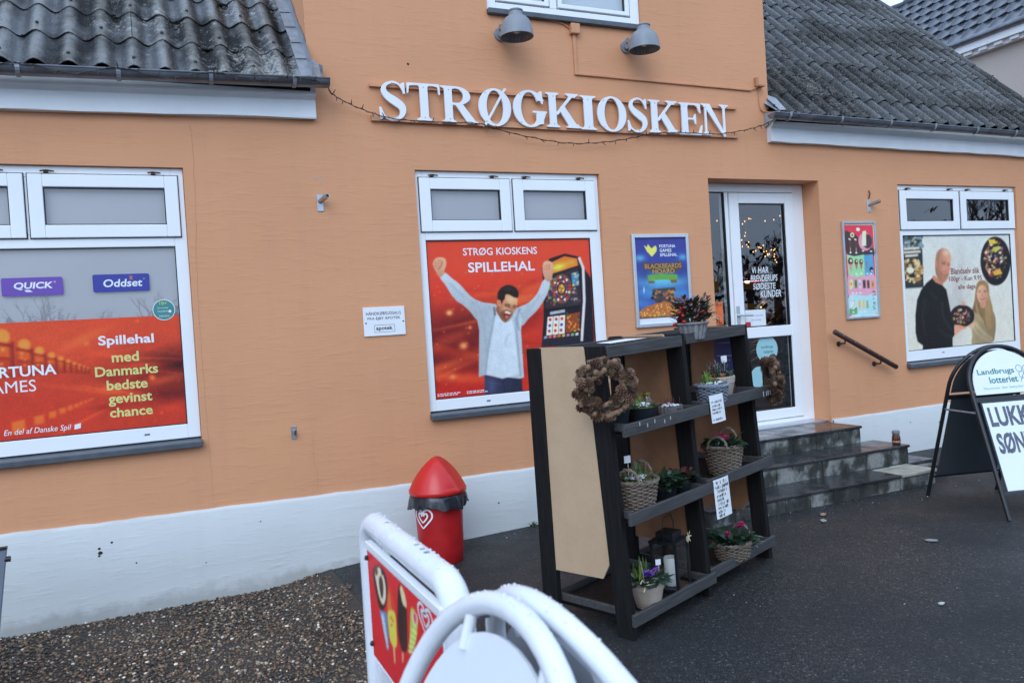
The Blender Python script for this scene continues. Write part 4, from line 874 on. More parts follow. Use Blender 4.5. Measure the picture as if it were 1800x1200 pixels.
part_k(k, 'lettering', M_WHITE, wl); k = MB(); put_text(k, 'Spillehal', -.326, 1.530, -.012, 1.606, YF-.0012, .024); part_k(k, 'lettering', M_WHITE, wl); k = MB(); put_text(k, 'En del af Danske Spil', -.858, 1.036, -.505, 1.080, YF-.0012, .004, .25)
part_k(k, 'lettering', M_WHITE, wl); k = MB(); k.add([(-.49, YF-.0012, 1.044), (-.455, YF-.0012, 1.050), (-.452, YF-.0012, 1.080), (-.487, YF-.0012, 1.074)], [(0, 1, 2, 3)])
part_k(k, 'dice_logo', M_WHITE, wl)
for s_, a, b, c, d in (('med', -.258, -.105, 1.437, 1.500), ('Danmarks', -.356, .0, 1.353, 1.415), ('bedste', -.297, -.066, 1.265, 1.327), ('gevinst', -.293, -.045, 1.163, 1.240), ('chance', -.29, -.047, 1.095, 1.155)): k = MB(); put_text(k, s_, a, c, b, d, YF-.0012, .022); part_k(k, 'lettering', mat('pale_yellow_print', (.66, .66, .22), .5, var=.03), wl)
# grey backing behind the clear upper part of the glass
k = MB(); k.add([(-1.455, .062, 1.70), (.152, .062, 1.70), (.152, .062, 2.152), (-1.455, .062, 2.152)], [(0, 1, 2, 3)]); part_k(k, 'blind', M_BLIND, wl)
def rrect(mb, x0, x1, z0, z1, y, r, mi=0):
    P = []
    for cx, cz, a0 in ((x1-r, z1-r, 0), (x0+r, z1-r, 90), (x0+r, z0+r, 180), (x1-r, z0+r, 270)):
        for i in range(5): a = R_(a0+i*22.5); P.append((cx+r*math.cos(a), y, cz+r*math.sin(a)))
    mb.add(P, [tuple(range(len(P)))], mi)
k = MB(); rrect(k, -.333, -.013, 1.876, 1.986, YF, .012); put_text(k, 'Oddset', -.275, 1.906, -.055, 1.955, YF-.001, .02, .12, mi=1); put_text(k, 'x', -.128, 1.950, -.106, 1.972, YF-.001, .05, mi=2); put_text(k, '®', -.049, 1.948, -.040, 1.957, YF-.001, 0, mi=1)
part_k(k, 'blue_sticker', [mat('blue_print', (.035, .045, .30), .35, var=.03), M_WHITE, mat('orange_print', (.75, .2, .03), .4)], wl)
k = MB(); rrect(k, -.816, -.494, 1.870, 1.980, YF, .012); put_text(k, 'QUICK', -.752, 1.905, -.548, 1.952, YF-.001, .03, .15, mi=1); put_text(k, '®', -.543, 1.944, -.532, 1.955, YF-.001, 0, mi=1); k.add([(-.70, YF-.001, 1.905), (-.69, YF-.001, 1.893), (-.655, YF-.001, 1.893), (-.672, YF-.001, 1.905)], [(0, 1, 2, 3)], 1)
part_k(k, 'purple_sticker', [mat('purple_print', (.15, .065, .38), .35, var=.03), M_WHITE], wl)
k = MB(); disc(k, .059, 1.75, .0665, YF-.0015, 1); disc(k, .059, 1.75, .062, YF-.0022); put_text(k, '18+', .035, 1.782, .078, 1.803, YF-.003, .01, mi=2); put_text(k, 'Spil ansvarligt', .022, 1.757, .085, 1.768, YF-.003, 0, mi=1); put_text(k, 'StopSpillet', .022, 1.735, .09, 1.747, YF-.003, .0, mi=1); disc(k, .093, 1.74, .009, YF-.003, 1, 12); put_text(k, 'ROFUS.NU', .03, 1.705, .09, 1.716, YF-.003, 0, mi=1)
part_k(k, 'age_limit_sticker', [mat('teal_print', (.05, .24, .23), .4, var=.03), M_WHITE, mat('lime_print', (.5, .6, .15), .4)], wl)
# right window: sweets poster
R = Ras(6.70, 1.018, 8.305, 2.150, 190, [(460, 325), (1052, 318), (1078, 918), (492, 975)])
R.grad((180, 200, 216), (188, 198, 202)); R.glow(760, 700, 60, 260, (150, 158, 170), .6, .05); R.glow(600, 450, 120, 160, (186, 202, 212), .6); R.glow(1000, 800, 160, 200, (190, 200, 206), .6)
R.poly([(455, 318), (572, 322), (582, 616), (476, 622)], (36, 46, 54)); R.rnd(70, (462, 330, 572, 400), [(60, 90, 120), (110, 140, 160), (40, 60, 50), (150, 160, 170)], 5, 12, pr)
for y, x0, x1 in ((400, 472, 560), (420, 470, 566), (440, 480, 552)): R.line([(x0, y), (x1, y-6)], 13, (196, 202, 206), 2)
R.rnd(80, (476, 460, 576, 590), [(170, 150, 120), (90, 90, 70), (200, 190, 150), (60, 60, 50), (150, 110, 60)], 5, 13, pr); R.ell(510, 520, 20, 18, (206, 210, 200)); R.ell(520, 550, 16, 12, (30, 30, 34))
candy = [(196, 166, 66), (206, 206, 204), (170, 70, 110), (70, 100, 66), (36, 34, 42), (176, 104, 66), (140, 160, 90), (190, 130, 156), (104, 60, 52), (92, 108, 150), (60, 44, 50), (214, 206, 190)]
def shards(cx, cy, rx, ry, n, s0, s1):
    for _ in range(n):
        a = pr.uniform(0, 6.283); q = math.sqrt(pr.uniform(0, 1)); x, y = cx+rx*q*math.cos(a), cy+ry*q*math.sin(a); b = pr.uniform(0, 6.283); u = pr.uniform(s0, s1)
        R.poly([(x+u*pr.uniform(.5, 1.1)*math.cos(b+k_*1.5708), y+u*pr.uniform(.5, 1.1)*math.sin(b+k_*1.5708)) for k_ in range(4)], candy[int(pr.integers(12))], 1.3, a=.95)
z = lambda P: [(505.3+.7052*a, 347.4+.7052*b) for a, b in P]
R.ell(976, 470, 82, 137, (24, 24, 30)); shards(974, 466, 60, 108, 150, 5, 14)
R.poly([(938, 350), (972, 346), (980, 372), (944, 374)], (212, 180, 60)); R.poly([(962, 530), (1000, 515), (1014, 540), (970, 552)], (206, 156, 60)); R.poly([(960, 395), (996, 384), (1000, 404), (975, 424)], (160, 176, 84))
# woman with long fair hair
R.poly(z([(486, 570), (530, 540), (600, 556), (650, 580), (666, 660), (660, 760), (632, 822), (488, 840), (484, 760), (478, 700)]), (150, 142, 118), 1.2, True, shade=((1, .2), .25))
R.poly(z([(500, 500), (512, 410), (524, 350), (552, 326), (592, 334), (614, 370), (620, 450), (642, 540), (652, 640), (642, 716), (612, 744), (588, 690), (556, 626), (520, 590), (486, 566)]), (146, 126, 94), 1.4, True, shade=((-1, .3), .3))
R.poly(z([(520, 400), (540, 368), (576, 366), (603, 400), (606, 450), (592, 500), (566, 517), (540, 502), (522, 456)]), (206, 166, 150), 1.3, True, shade=((1, .25), .22)); R.poly(z([(545, 505), (590, 500), (586, 540), (556, 545)]), (176, 134, 116), 1.5, True)
R.poly(z([(510, 440), (516, 380), (540, 340), (566, 336), (600, 350), (614, 400), (604, 420), (590, 380), (562, 362), (536, 380), (522, 420), (516, 470), (506, 500)]), (132, 112, 82), 1.4, True); R.line(z([(534, 418), (552, 416)]), 3.4, (66, 50, 46), 1.4); R.line(z([(574, 416), (594, 418)]), 3.4, (66, 50, 46), 1.4); R.line(z([(532, 408), (553, 404)]), 2.2, (120, 96, 76), 1.6); R.line(z([(574, 404), (596, 408)]), 2.2, (120, 96, 76), 1.6); R.line(spline(z([(562, 425), (566, 448), (556, 452)]), 5, False), 2.2, (160, 112, 100), 2); R.line(spline(z([(544, 472), (562, 480), (584, 468)]), 5, False), 4, (164, 74, 74), 1.6); R.glow(*z([(545, 455)])[0], 8, 7, (216, 140, 130), .6); R.glow(*z([(590, 452)])[0], 7, 7, (206, 130, 120), .6)
for P in ([(512, 470), (520, 560), (545, 640)], [(608, 430), (616, 540), (626, 700)], [(600, 520), (606, 620), (612, 720)], [(516, 520), (534, 590), (570, 660)], [(590, 540), (592, 610), (600, 690)]): R.line(spline(z(P), 6, False), 4, (176, 156, 120), 3, .6)
R.poly(z([(478, 692), (506, 650), (542, 690), (600, 756), (642, 784), (630, 822), (560, 802), (500, 736)]), (168, 160, 136), 1.4, True, shade=((0, 1), .2))
for P in ([(500, 690), (560, 750), (620, 790)], [(520, 720), (560, 770)]): R.line(spline(z(P), 5, False), 4, (124, 116, 94), 3, .6)
# man in black jumper
R.poly(z([(190, 285), (225, 318), (258, 345), (248, 366), (196, 342), (174, 312)]), (170, 122, 106), 1.3, True)
R.poly(z([(203, 160), (212, 110), (235, 80), (268, 70), (300, 82), (318, 116), (322, 162), (316, 222), (302, 288), (282, 326), (256, 346), (226, 322), (206, 280), (198, 222)]), (202, 152, 134), 1.2, True, shade=((-1, .25), .32))
R.poly(z([(203, 170), (212, 110), (235, 80), (262, 71), (246, 100), (236, 140), (226, 180), (216, 200)]), (140, 104, 92), 4, True, .7); R.glow(*z([(286, 108)])[0], 16, 14, (226, 184, 168), .8); R.glow(*z([(262, 235)])[0], 14, 12, (212, 140, 124), .6)
R.poly(z([(222, 250), (250, 258), (290, 262), (302, 270), (296, 300), (280, 326), (256, 346), (230, 326)]), (150, 106, 92), 5, True, .6); R.ell(*z([(206, 190)])[0], 6, 20, (172, 118, 104), 1.4); R.line(z([(252, 190), (278, 196)]), 4, (60, 44, 42), 1.5); R.line(z([(294, 200), (310, 204)]), 3.6, (60, 44, 42), 1.5); R.line(z([(248, 176), (282, 182)]), 3, (110, 78, 66), 2); R.line(z([(294, 186), (312, 192)]), 3, (110, 78, 66), 2); R.line(spline(z([(290, 196), (304, 232), (298, 244), (284, 242)]), 5, False), 3, (150, 102, 88), 2); R.line(spline(z([(252, 264), (272, 280), (298, 274)]), 5, False), 4.5, (130, 62, 60), 1.5); R.line(spline(z([(256, 266), (272, 276), (292, 272)]), 5, False), 2.2, (224, 214, 208), 1.4)
R.poly(z([(175, 308), (200, 342), (254, 366), (284, 400), (300, 480), (316, 570), (346, 680), (346, 760), (330, 784), (332, 866), (100, 884), (100, 842), (60, 812), (45, 740), (44, 600), (58, 480), (90, 400), (130, 348)]), (21, 22, 27), 1.3)
for P, c in (([(250, 500), (262, 620), (320, 720)], (46, 48, 56)), ([(120, 480), (100, 620), (120, 760)], (40, 42, 50)), ([(230, 720), (280, 760), (330, 770)], (44, 46, 54)), ([(160, 420), (210, 470)], (40, 42, 50))): R.line(spline(z(P), 6, False), 7, c, 5, .8)
R.ell(*z([(407, 610)])[0], 66, 62, (30, 28, 34)); cx_, cy_ = z([(405, 612)])[0]; shards(cx_, cy_, 48, 44, 80, 4, 9)
R.poly(z([(345, 690), (372, 680), (412, 690), (442, 704), (402, 722), (372, 746), (350, 762)]), (198, 146, 130), 1.3, True); R.line(z([(372, 700), (420, 704)]), 3, (150, 100, 88), 2, .7); R.poly(z([(452, 690), (486, 668), (500, 690), (478, 712)]), (204, 156, 140), 1.3, True)
for a in (404, 414, 426): R.line(z([(a, 528), (a+4, 498)]), 5, (190, 140, 126), 1.6)
world_film(R, 'window_poster', wr)
for s_, a, b, c, d in (('Blandselv slik', 7.375, 7.808, 1.752, 1.815), ('100gr - Kun 9,95', 7.345, 7.838, 1.668, 1.73), ('alle dage', 7.472, 7.735, 1.583, 1.645)): k = MB(); put_text(k, s_, a, c, b, d, YF-.0012, .012); part_k(k, 'lettering', mat('maroon_print', (.25, .03, .03), .5, var=.03), wr)
# ------------------------------------------------------------------ things on the front wall
sg = tag(empty('shop_sign', (3.08, 0, 3.0)), 'white serif letters reading STRØGKIOSKEN on two orange rails', 'sign'); SI = Matrix.Translation((-3.08, 0, -3.0))
for pts in ([(1.475, 3.262, 3.243), (3.05, 3.268, 3.248), (4.70, 3.268, 3.252)], [(1.475, 3.046, 3.004), (3.05, 3.040, 3.0), (4.70, 3.046, 3.006)]):
    mb = MB()
    for (xa, ta, ba), (xb, tb, bb) in zip(pts[:-1], pts[1:]): mb.hexa([(xa, -.028, ba), (xb, -.028, bb), (xb, 0, bb), (xa, 0, ba), (xa, -.028, ta), (xb, -.028, tb), (xb, 0, tb), (xa, 0, ta)])
    o = mb.build('rail', M_ORPAINT, sg); o.data.transform(SI)
LET = [('S', 1.535, 1.728), ('T', 1.742, 1.984), ('R', 1.992, 2.272), ('Ø', 2.285, 2.545), ('G', 2.565, 2.840), ('K', 2.842, 3.138), ('I', 3.140, 3.288), ('O', 3.296, 3.562), ('S', 3.578, 3.764), ('K', 3.778, 4.070), ('E', 4.076, 4.312), ('N', 4.316, 4.590)]
M_SCREW = mat('screw_head', (.35, .37, .4), .4, .6)
for i, (ch, a, b) in enumerate(LET):
    dz = .004*math.sin(i*1.7); lo = letter_obj(ch, a-3.08, b-3.08, 3.012-3.0+dz, 3.276-3.0+dz, -.038, .014, M_WHITE, sg)
    for fx, fz in {'S': ((.5, .97), (.55, .02)), 'T': ((.5, .9), (.5, .08)), 'I': ((.5, .9), (.5, .08)), 'N': ((.13, .9), (.87, .95)), 'E': ((.24, .9), (.24, .08))}.get(ch, ((.22, .9), (.22, .1))):
        k = MB(); k.ell(((b-a)*fx, -.0085, (.264)*fz), .0045, .003, .0045, 8, 4); k.build('screw', M_SCREW, lo)
def wall_lamp(name, x, z, label):
    e = tag(empty(name, (x, -.2, z)), label, 'lamp', 'gooseless barn lamps under the upper window')
    prof = [(.050, .197), (.056, .193), (.056, .187), (.050, .182), (.050, .162), (.058, .150), (.080, .137), (.100, .113), (.113, .078), (.120, .035), (.124, 0.), (.120, 0.), (.114, .035), (.106, .075), (.092, .108), (.06, .135), (0.0005, .142)]
    mb = MB(); mb.lathe(prof, 32); mb.lathe([(.0005, .197), (.05, .195)], 32); o = mb.build('shade', M_LAMP, e, smooth=True)
    k = MB(); k.lathe([(.1185, .012), (.1105, .06), (.10, .088), (.07, .118), (.0005, .125)], 24); k.build('shade_lining', M_LAMPIN, e, smooth=True)
    k = MB(); k.ell((0, 0, .07), .032, .032, .045, 12, 8); k.build('bulb', mat('frosted_bulb', (.6, .6, .58), .4), e, smooth=True)
    k = MB(); k.tube([(-.045, .20, .085), (-.045, .185, .085)], .05, 20); k.tube([(-.045, .185, .085), (-.045, .13, .09)], .024, 12); k.build('wall_plate', M_LAMP, e, smooth=True)
    k = MB(); k.tube([(-.075, .125, .09), (-.015, .125, .09)], .043, 20); k.tube([(-.03, .125, .09), (-.02, .06, .10)], .02, 10); k.build('pivot', M_LAMP, e, smooth=True)
    k = MB(); k.ell((-.078, .125, .09), .004, .008, .008, 8, 4); k.build('pivot_screw', M_GASKET, e)
wall_lamp('wall_lamp', 2.557, 3.618, 'grey bell wall lamp at the left end of the upper window'); wall_lamp('wall_lamp', 3.667, 3.618, 'grey bell wall lamp at the right end of the upper window')
for o in bpy.data.objects:
    if o.get('group') == 'gooseless barn lamps under the upper window': o['group'] = 'grey lamps under the upper window'
# painted-over cable trunking
e = tag(empty('cable_trunking', (3.15, 0, 3.45)), 'cable trunking and junction box painted orange like the wall', 'cable'); TI = Matrix.Translation((-3.15, 0, -3.45))
def tk(mb, n, mt, **kw): o = mb.build(n, mt, e, **kw); o.data.transform(TI); return o
k = MB(); k.box(3.108, -.045, 3.758, 3.186, 0, 3.838); tk(k, 'junction_box', M_ORPAINT, bevel=.006, seg=2)
k = MB(); k.box(3.132, -.016, 3.456, 3.16, 0, 3.758); k.hexa([(3.132, -.018, 3.443), (4.885, -.018, 3.425), (4.885, 0, 3.425), (3.132, 0, 3.443), (3.132, -.018, 3.463), (4.885, -.018, 3.445), (4.885, 0, 3.445), (3.132, 0, 3.463)]); tk(k, 'trunking', M_ORPAINT, bevel=.003)
k = MB(); k.tube(spline([(4.885, -.008, 3.435), (4.93, -.012, 3.452), (4.965, -.012, 3.46), (4.972, -.01, 3.42), (4.975, -.01, 3.33), (4.985, -.012, 3.27), (5.03, -.02, 3.25), (5.09, -.05, 3.245)], 4, False).tolist(), .006, 6); tk(k, 'cable', M_ORPAINT, smooth=True); k = MB(); k.tube(spline([(3.115, -.01, 3.80), (3.05, -.012, 3.835), (2.92, -.01, 3.85)], 5, False).tolist(), .005, 6); tk(k, 'cable', M_ORPAINT, smooth=True)
k = MB(); k.box(4.93, -.03, 3.47, 4.958, 0, 3.545); k.box(4.935, -.06, 3.462, 5.005, 0, 3.474); tk(k, 'sensor_bracket', mat('aged_orange', (.42, .2, .1), .6))
# string of unlit fairy lights
sp = spline([(-1.3, -.24, 3.11), (-.9, -.24, 3.12), (-.62, -.238, 3.175), (-.35, -.24, 3.135), (-.10, -.238, 3.185), (.15, -.242, 3.14), (.42, -.238, 3.195), (.7, -.242, 3.165), (.93, -.238, 3.20), (1.12, -.20, 3.185), (1.19, -.07, 3.17), (1.264, -.06, 3.125), (1.417, -.055, 3.065), (1.616, -.06, 3.015), (1.91, -.062, 3.005), (2.262, -.062, 3.009), (2.396, -.06, 2.978), (2.674, -.05, 2.93), (3.014, -.045, 2.896), (3.32, -.05, 2.912), (3.588, -.06, 2.954), (3.81, -.062, 3.002), (4.093, -.062, 3.018), (4.444, -.06, 3.022), (4.752, -.055, 3.07), (4.95, -.07, 3.12), (5.06, -.20, 3.16), (5.4, -.235, 3.13), (5.8, -.235, 3.12), (6.3, -.235, 3.13), (7.0, -.235, 3.115)], 12, False)
e = tag(empty('fairy_light_string', (3, -.05, 2.9)), 'thin dark string of unlit fairy lights sagging below the shop sign', 'string lights'); k = MB(); FI = Matrix.Translation((-3, .05, -2.9))
k.tube(sp.tolist(), .0028, 5); tw = sp+np.c_[np.zeros(len(sp)), .006*np.sin(np.arange(len(sp))*1.3), .007*np.cos(np.arange(len(sp))*1.1)]; k.tube(tw.tolist(), .002, 4); o = k.build('wire', M_WIRE, e); o.data.transform(FI)
for i in range(3, len(sp)-3, 5):
    p = Vector(sp[i]); d = Vector((random.uniform(-.6, .6), -.4, random.choice((-1, -1, 1))*random.uniform(.5, 1))).normalized(); k = MB(); k.tube([p, p+d*.016, p+d*.036], [.0032, .0036, .0016], 5); o = k.build('bulb', M_WIRE, e); o.data.transform(FI)
# small steel brackets
def bracket(x, z, label, kind):
    e = tag(empty('wall_bracket', (x, 0, z)), label, 'bracket', 'small steel brackets on the front wall')
    if kind == 0:
        k = MB(); k.box(-.022, -.006, -.09, .022, 0, .03); k.build('back_plate', M_STEEL, e, bevel=.004)
        k = MB(); k.tube([(0, -.004, -.02), (.01, -.05, -.012), (.03, -.10, .0)], .017, 12, cap=False); k.tube([(.028, -.097, -.001), (.031, -.103, .001)], .0175, 12); k.build('socket', M_STEEL, e, smooth=True)
        k = MB(); k.tube([(.0301, -.1025, .0006), (.0312, -.1045, .0012)], .013, 12); k.build('socket_hole', M_GASKET, e)
    else:
        k = MB(); k.box(-.018, -.006, -.045, .018, 0, .045); k.box(-.006, -.03, -.02, .006, -.006, .02); k.build('back_plate', M_STEEL, e, bevel=.003)
        k = MB(); k.tube([(0, -.028, 0), (0, -.06, -.01), (.002, -.062, .02)], .006, 6); k.build('hook', M_RUST, e)
bracket(1.085, 2.46, 'steel flagpole bracket between the left and middle windows', 0); bracket(.806, .885, 'small steel hook low on the wall right of the left window', 1); bracket(6.236, 2.46, 'flagpole bracket above the tall ice cream board', 0)
k = MB()
for dx, dz, r in ((-.018, .135, .009), (.012, .15, .007), (.016, .10, .006)): k.add([(1.085+dx+r*math.cos(a), -.0015, 2.46+dz+r*math.sin(a)) for a in np.linspace(0, 6.28, 8)[:-1]], [tuple(range(7))])
part_k(k, 'filler_spot', mat('grey_filler', (.35, .36, .36), .8), WALL)
k = MB(); k.tube([(6.236, -.004, 2.50), (6.236, -.02, 2.545), (6.238, -.006, 2.575)], .006, 6); k.build('hook_eye', M_RUST, [o for o in bpy.data.objects if o.get('label', '').startswith('flagpole')][0]).data.transform(Matrix.Translation((-6.236, 0, -2.46)))
# pharmacy plate
e = tag(empty('pharmacy_sign', (1.476, 0, 1.5)), 'small white plate with black pharmacy wording between two windows', 'sign'); I_ = Matrix.Translation((-1.476, 0, -1.5))
k = MB(); k.box(1.327, -.012, 1.497, 1.626, 0, 1.699); o = k.build('plate', M_WHITE, e, bevel=.002); o.data.transform(I_)
k = MB(); put_text(k, 'HÅNDKØBSUDSALG', 1.347, 1.644, 1.598, 1.672, -.0128, .004); put_text(k, 'FRA EJBY APOTEK', 1.356, 1.606, 1.592, 1.630, -.0128, .004); put_text(k, 'apotek', 1.412, 1.530, 1.532, 1.565, -.0128, .02)
for x0, x1, z0, z1 in ((1.400, 1.402, 1.522, 1.574), (1.545, 1.547, 1.522, 1.574), (1.402, 1.545, 1.572, 1.574), (1.402, 1.545, 1.522, 1.524)): k.add([(x0, -.0126, z0), (x1, -.0126, z0), (x1, -.0126, z1), (x0, -.0126, z1)], [(0, 1, 2, 3)])
o = k.build('lettering', M_INK, e); o.data.transform(I_)
for x, z in ((1.343, 1.59), (1.612, 1.592)): k = MB(); k.ell((x, -.012, z), .006, .004, .006, 8, 4); o = k.build('screw', M_GASKET, e); o.data.transform(I_)
def framed(name, x0, x1, z0, z1, bw, label, cat, mt):
    e = tag(empty(name, ((x0+x1)/2, 0, z0)), label, cat); I_ = Matrix.Translation((-(x0+x1)/2, 0, -z0))
    for a, b, c, d in ((x0, x0+bw, z0, z1), (x1-bw, x1, z0, z1), (x0+bw, x1-bw, z1-bw, z1), (x0+bw, x1-bw, z0, z0+bw)):
        k = MB(); k.box(a, -.024, c, b, 0, d); o = k.build('frame', mt, e, bevel=.004, seg=2); o.data.transform(I_)
    k = MB(); k.box(x0+bw*.6, -.010, z0+bw*.6, x1-bw*.6, -.002, z1-bw*.6); o = k.build('backing', M_PAPER, e); o.data.transform(I_)
    return e, I_
e, I_ = framed('poster_frame', 3.558, 4.118, 1.427, 2.187, .030, 'blue poster in a pale metal snap frame left of the door', 'poster', M_ALU)
R = Ras(3.588, 1.50, 4.088, 2.157, 110, [(98, 132), (668, 122), (708, 1052), (155, 1076)])
R.grad((50, 62, 150), (44, 70, 160)); R.glow(400, 640, 300, 90, (96, 190, 230), .9); R.glow(400, 780, 320, 60, (70, 150, 215), .8); R.glow(160, 370, 60, 40, (90, 180, 225), .8); R.glow(640, 360, 50, 40, (80, 170, 225), .8); R.glow(180, 900, 120, 60, (70, 130, 205), .7, .2); R.glow(640, 830, 120, 60, (70, 140, 205), .6); R.glow(400, 180, 300, 60, (58, 58, 140), .5); R.glow(220, 560, 80, 90, (44, 60, 130), .7); R.glow(600, 540, 80, 80, (44, 56, 130), .7)
for _ in range(30): R.line([(pr.uniform(130, 680), y := pr.uniform(650, 920)), (pr.uniform(130, 680), y+pr.uniform(-10, 10))], 4, (70, 140, 210), 4, .25)
R.poly([(205, 215), (240, 240), (250, 202), (290, 256), (336, 218), (350, 250), (346, 292), (296, 354), (240, 292)], (214, 208, 110))
R.poly([(195, 420), (250, 432), (560, 424), (630, 404), (628, 500), (560, 520), (550, 545), (300, 545), (285, 512), (200, 500)], (90, 62, 44), 2); R.poly([(246, 572), (400, 556), (576, 566), (584, 600), (560, 640), (420, 622), (260, 636)], (84, 150, 70), 2); R.poly([(252, 640), (320, 640), (330, 664), (262, 668)], (104, 84, 60), 2); R.poly([(500, 630), (572, 630), (572, 662), (510, 664)], (104, 84, 60), 2)
R.poly([(292, 735), (550, 715), (560, 760), (300, 775)], (62, 62, 70), 1.5); R.poly([(330, 775), (530, 765), (545, 850), (500, 900), (350, 900), (310, 850)], (56, 58, 68), 1.5); R.rnd(40, (300, 720, 550, 890), [(120, 100, 80), (70, 74, 90), (160, 120, 70), (40, 40, 50), (150, 80, 60)], 8, 20, pr)
P = [(158, 1075), (160, 1000), (230, 940), (330, 905), (430, 885), (540, 900), (640, 940), (705, 990), (708, 1052)]; R.poly(P, (150, 96, 60), 2, True)
for _ in range(190):
    x = pr.uniform(165, 700); t = abs(x-430)/280; y = pr.uniform(905+90*t*t, 1060); R.ell(x, y, pr.uniform(6, 13), pr.uniform(4, 9), [(210, 150, 70), (226, 190, 90), (170, 80, 60), (120, 70, 50), (190, 110, 70), (140, 150, 90)][int(pr.integers(6))], rot=pr.uniform(0, 3))
R.poly([(150, 1060), (708, 1036), (708, 1060), (155, 1080)], (70, 64, 70), 3, a=.8); R.ell(208, 745, 6, 30, (190, 215, 235), 2)
o = R.build('poster', e, -.0112); o.data.transform(I_)
k = MB()
for i, (s_, b) in enumerate((('FORTUNA', 3.985), ('GAMES', 3.945), ('SPILLEHAL', 4.0))): put_text(k, s_, 3.828, 2.075-i*.036, b, 2.101-i*.036, -.0122, .02)
o = k.build('white_lettering', M_WHITE, e); o.data.transform(I_)
k = MB(); put_text(k, 'BLACKBEARDS', 3.672, 1.905, 4.035, 1.945, -.0124, .02); put_text(k, 'HOARD', 3.745, 1.862, 3.965, 1.902, -.0124, .025)
o = k.build('gold_lettering', [mat('gold_print', (.42, .28, .12), .4, var=.2, vs=60), mat('lime_letter_print', (.25, .5, .08), .4)], e); o.data.transform(I_)
# tall ice cream price board
e, I_ = framed('ice_cream_board', 5.860, 6.288, 1.372, 2.284, .022, 'tall narrow board of ice cream pictures between door and right window', 'board', mat('grey_board_frame', (.45, .47, .49), .4, .5))
R = Ras(5.88, 1.392, 6.268, 2.264, 85, [(58, 88), (415, 68), (455, 1095), (110, 1120)], [(5.89, 2.250), (6.258, 2.250), (6.258, 1.404), (5.89, 1.404)])
R.grad((204, 206, 212), (204, 206, 212)); R.poly([(58, 88), (415, 70), (455, 1095), (110, 1122)], (196, 60, 84)); R.poly([(70, 168), (130, 170), (200, 190), (260, 270), (340, 330), (420, 345), (425, 430), (330, 425), (220, 445), (90, 420)], (62, 54, 68), 1.5, True); R.ell(320, 270, 85, 105, (214, 140, 176), 2); R.ell(345, 265, 60, 85, (64, 56, 72), 2); R.poly([(285, 150), (330, 140), (330, 320), (275, 320)], (214, 214, 196), 2)
R.poly([(88, 425), (180, 445), (305, 420), (315, 670), (200, 690), (108, 660)], (132, 196, 164), 1.5); R.poly([(298, 430), (410, 412), (425, 640), (312, 670)], (76, 148, 208), 1.5); R.poly([(104, 665), (200, 692), (320, 665), (428, 655), (440, 870), (330, 890), (220, 880), (112, 905)], (214, 150, 190), 1.5, True); R.poly([(112, 905), (220, 880), (330, 890), (440, 870), (446, 1090), (118, 1105)], (150, 200, 226), 1.5, True); R.poly([(116, 1040), (210, 1020), (210, 1095), (118, 1105)], (90, 150, 110), 2)
R.ell(232, 130, 24, 22, (230, 224, 228)); R.ell(160, 200, 26, 28, (220, 214, 190)); R.ell(160, 200, 14, 14, (90, 100, 60))
for x in (135, 205): R.poly([(x-16, 250), (x+14, 245), (x+18, 340), (x-12, 345)], (84, 58, 52), 2); R.line([(x, 345), (x+3, 400)], 7, (206, 176, 140)); R.ell(x+2, 405, 14, 8, (225, 225, 228)); R.ell(x-8, 250, 16, 9, (220, 214, 210), rot=.5)
for x in (290, 390): R.ell(x, 380, 15, 8, (225, 225, 228))
for x, y, r in ((135, 505, 30), (205, 510, 22), (264, 508, 22)): R.ell(x, y, r, r*1.4, (70, 48, 50), 1.5); R.ell(x+5, y-8, r*.5, r*.6, (196, 190, 184)); R.poly([(x-r*.8, y+r), (x+r*.8, y+r), (x+r*.2, y+r*4.2)], (190, 130, 150) if r > 25 else (150, 96, 90), 1.5)
R.poly([(318, 500), (345, 500), (340, 610), (330, 610)], (110, 120, 140), 2); R.ell(390, 590, 24, 30, (44, 46, 60)); R.ell(395, 605, 14, 10, (190, 200, 220))
for x, c in ((140, (214, 210, 120)), (196, (70, 130, 90)), (245, (190, 190, 220)), (298, (74, 60, 70)), (347, (90, 80, 84)), (402, (196, 140, 70))): R.poly([(x-18, 715), (x+16, 712), (x+20, 805), (x-12, 830 if x == 140 else 808)], c, 2); R.ell(x, 760, 10, 18, tuple(v*.7 for v in c), 2)
for x, c in ((238, (206, 170, 100)), (288, (206, 180, 130)), (334, (120, 160, 130))): R.poly([(x-14, 945), (x+12, 942), (x+15, 1030), (x-12, 1032)], c, 2)
for x, y in ((160, 865), (205, 862), (252, 860), (250, 1072), (300, 1068), (165, 1075), (340, 640), (385, 640), (205, 645), (265, 640)): R.ell(x, y, 13, 8, (226, 228, 232))
R.ell(160, 985, 30, 60, (196, 214, 226), 2); R.line(spline([(140, 960), (170, 940), (180, 990), (150, 1030)], 5, False), 6, (120, 140, 150), 2)
o = R.build('price_print', e, -.0112); o.data.transform(I_)
k = MB()
for P in ([(6.20, 1.45), (6.235, 1.46), (6.20, 1.475), (6.235, 1.485)], [(6.205, 1.50), (6.24, 1.505), (6.21, 1.515), (6.24, 1.525)], [(6.205, 1.545), (6.225, 1.55), (6.21, 1.56)], [(6.20, 1.58), (6.245, 1.59), (6.215, 1.60)], [(6.205, 1.62), (6.24, 1.615), (6.215, 1.63)]):
    rb = ribbon(spline(P, 6, False), .004); n_ = len(rb)//2
    k.add([(p[0], -.0124, p[1]) for p in rb], [(i, i+1, len(rb)-2-i, len(rb)-1-i) for i in range(n_-1)])
o = k.build('handwriting', M_INK, e); o.data.transform(I_)
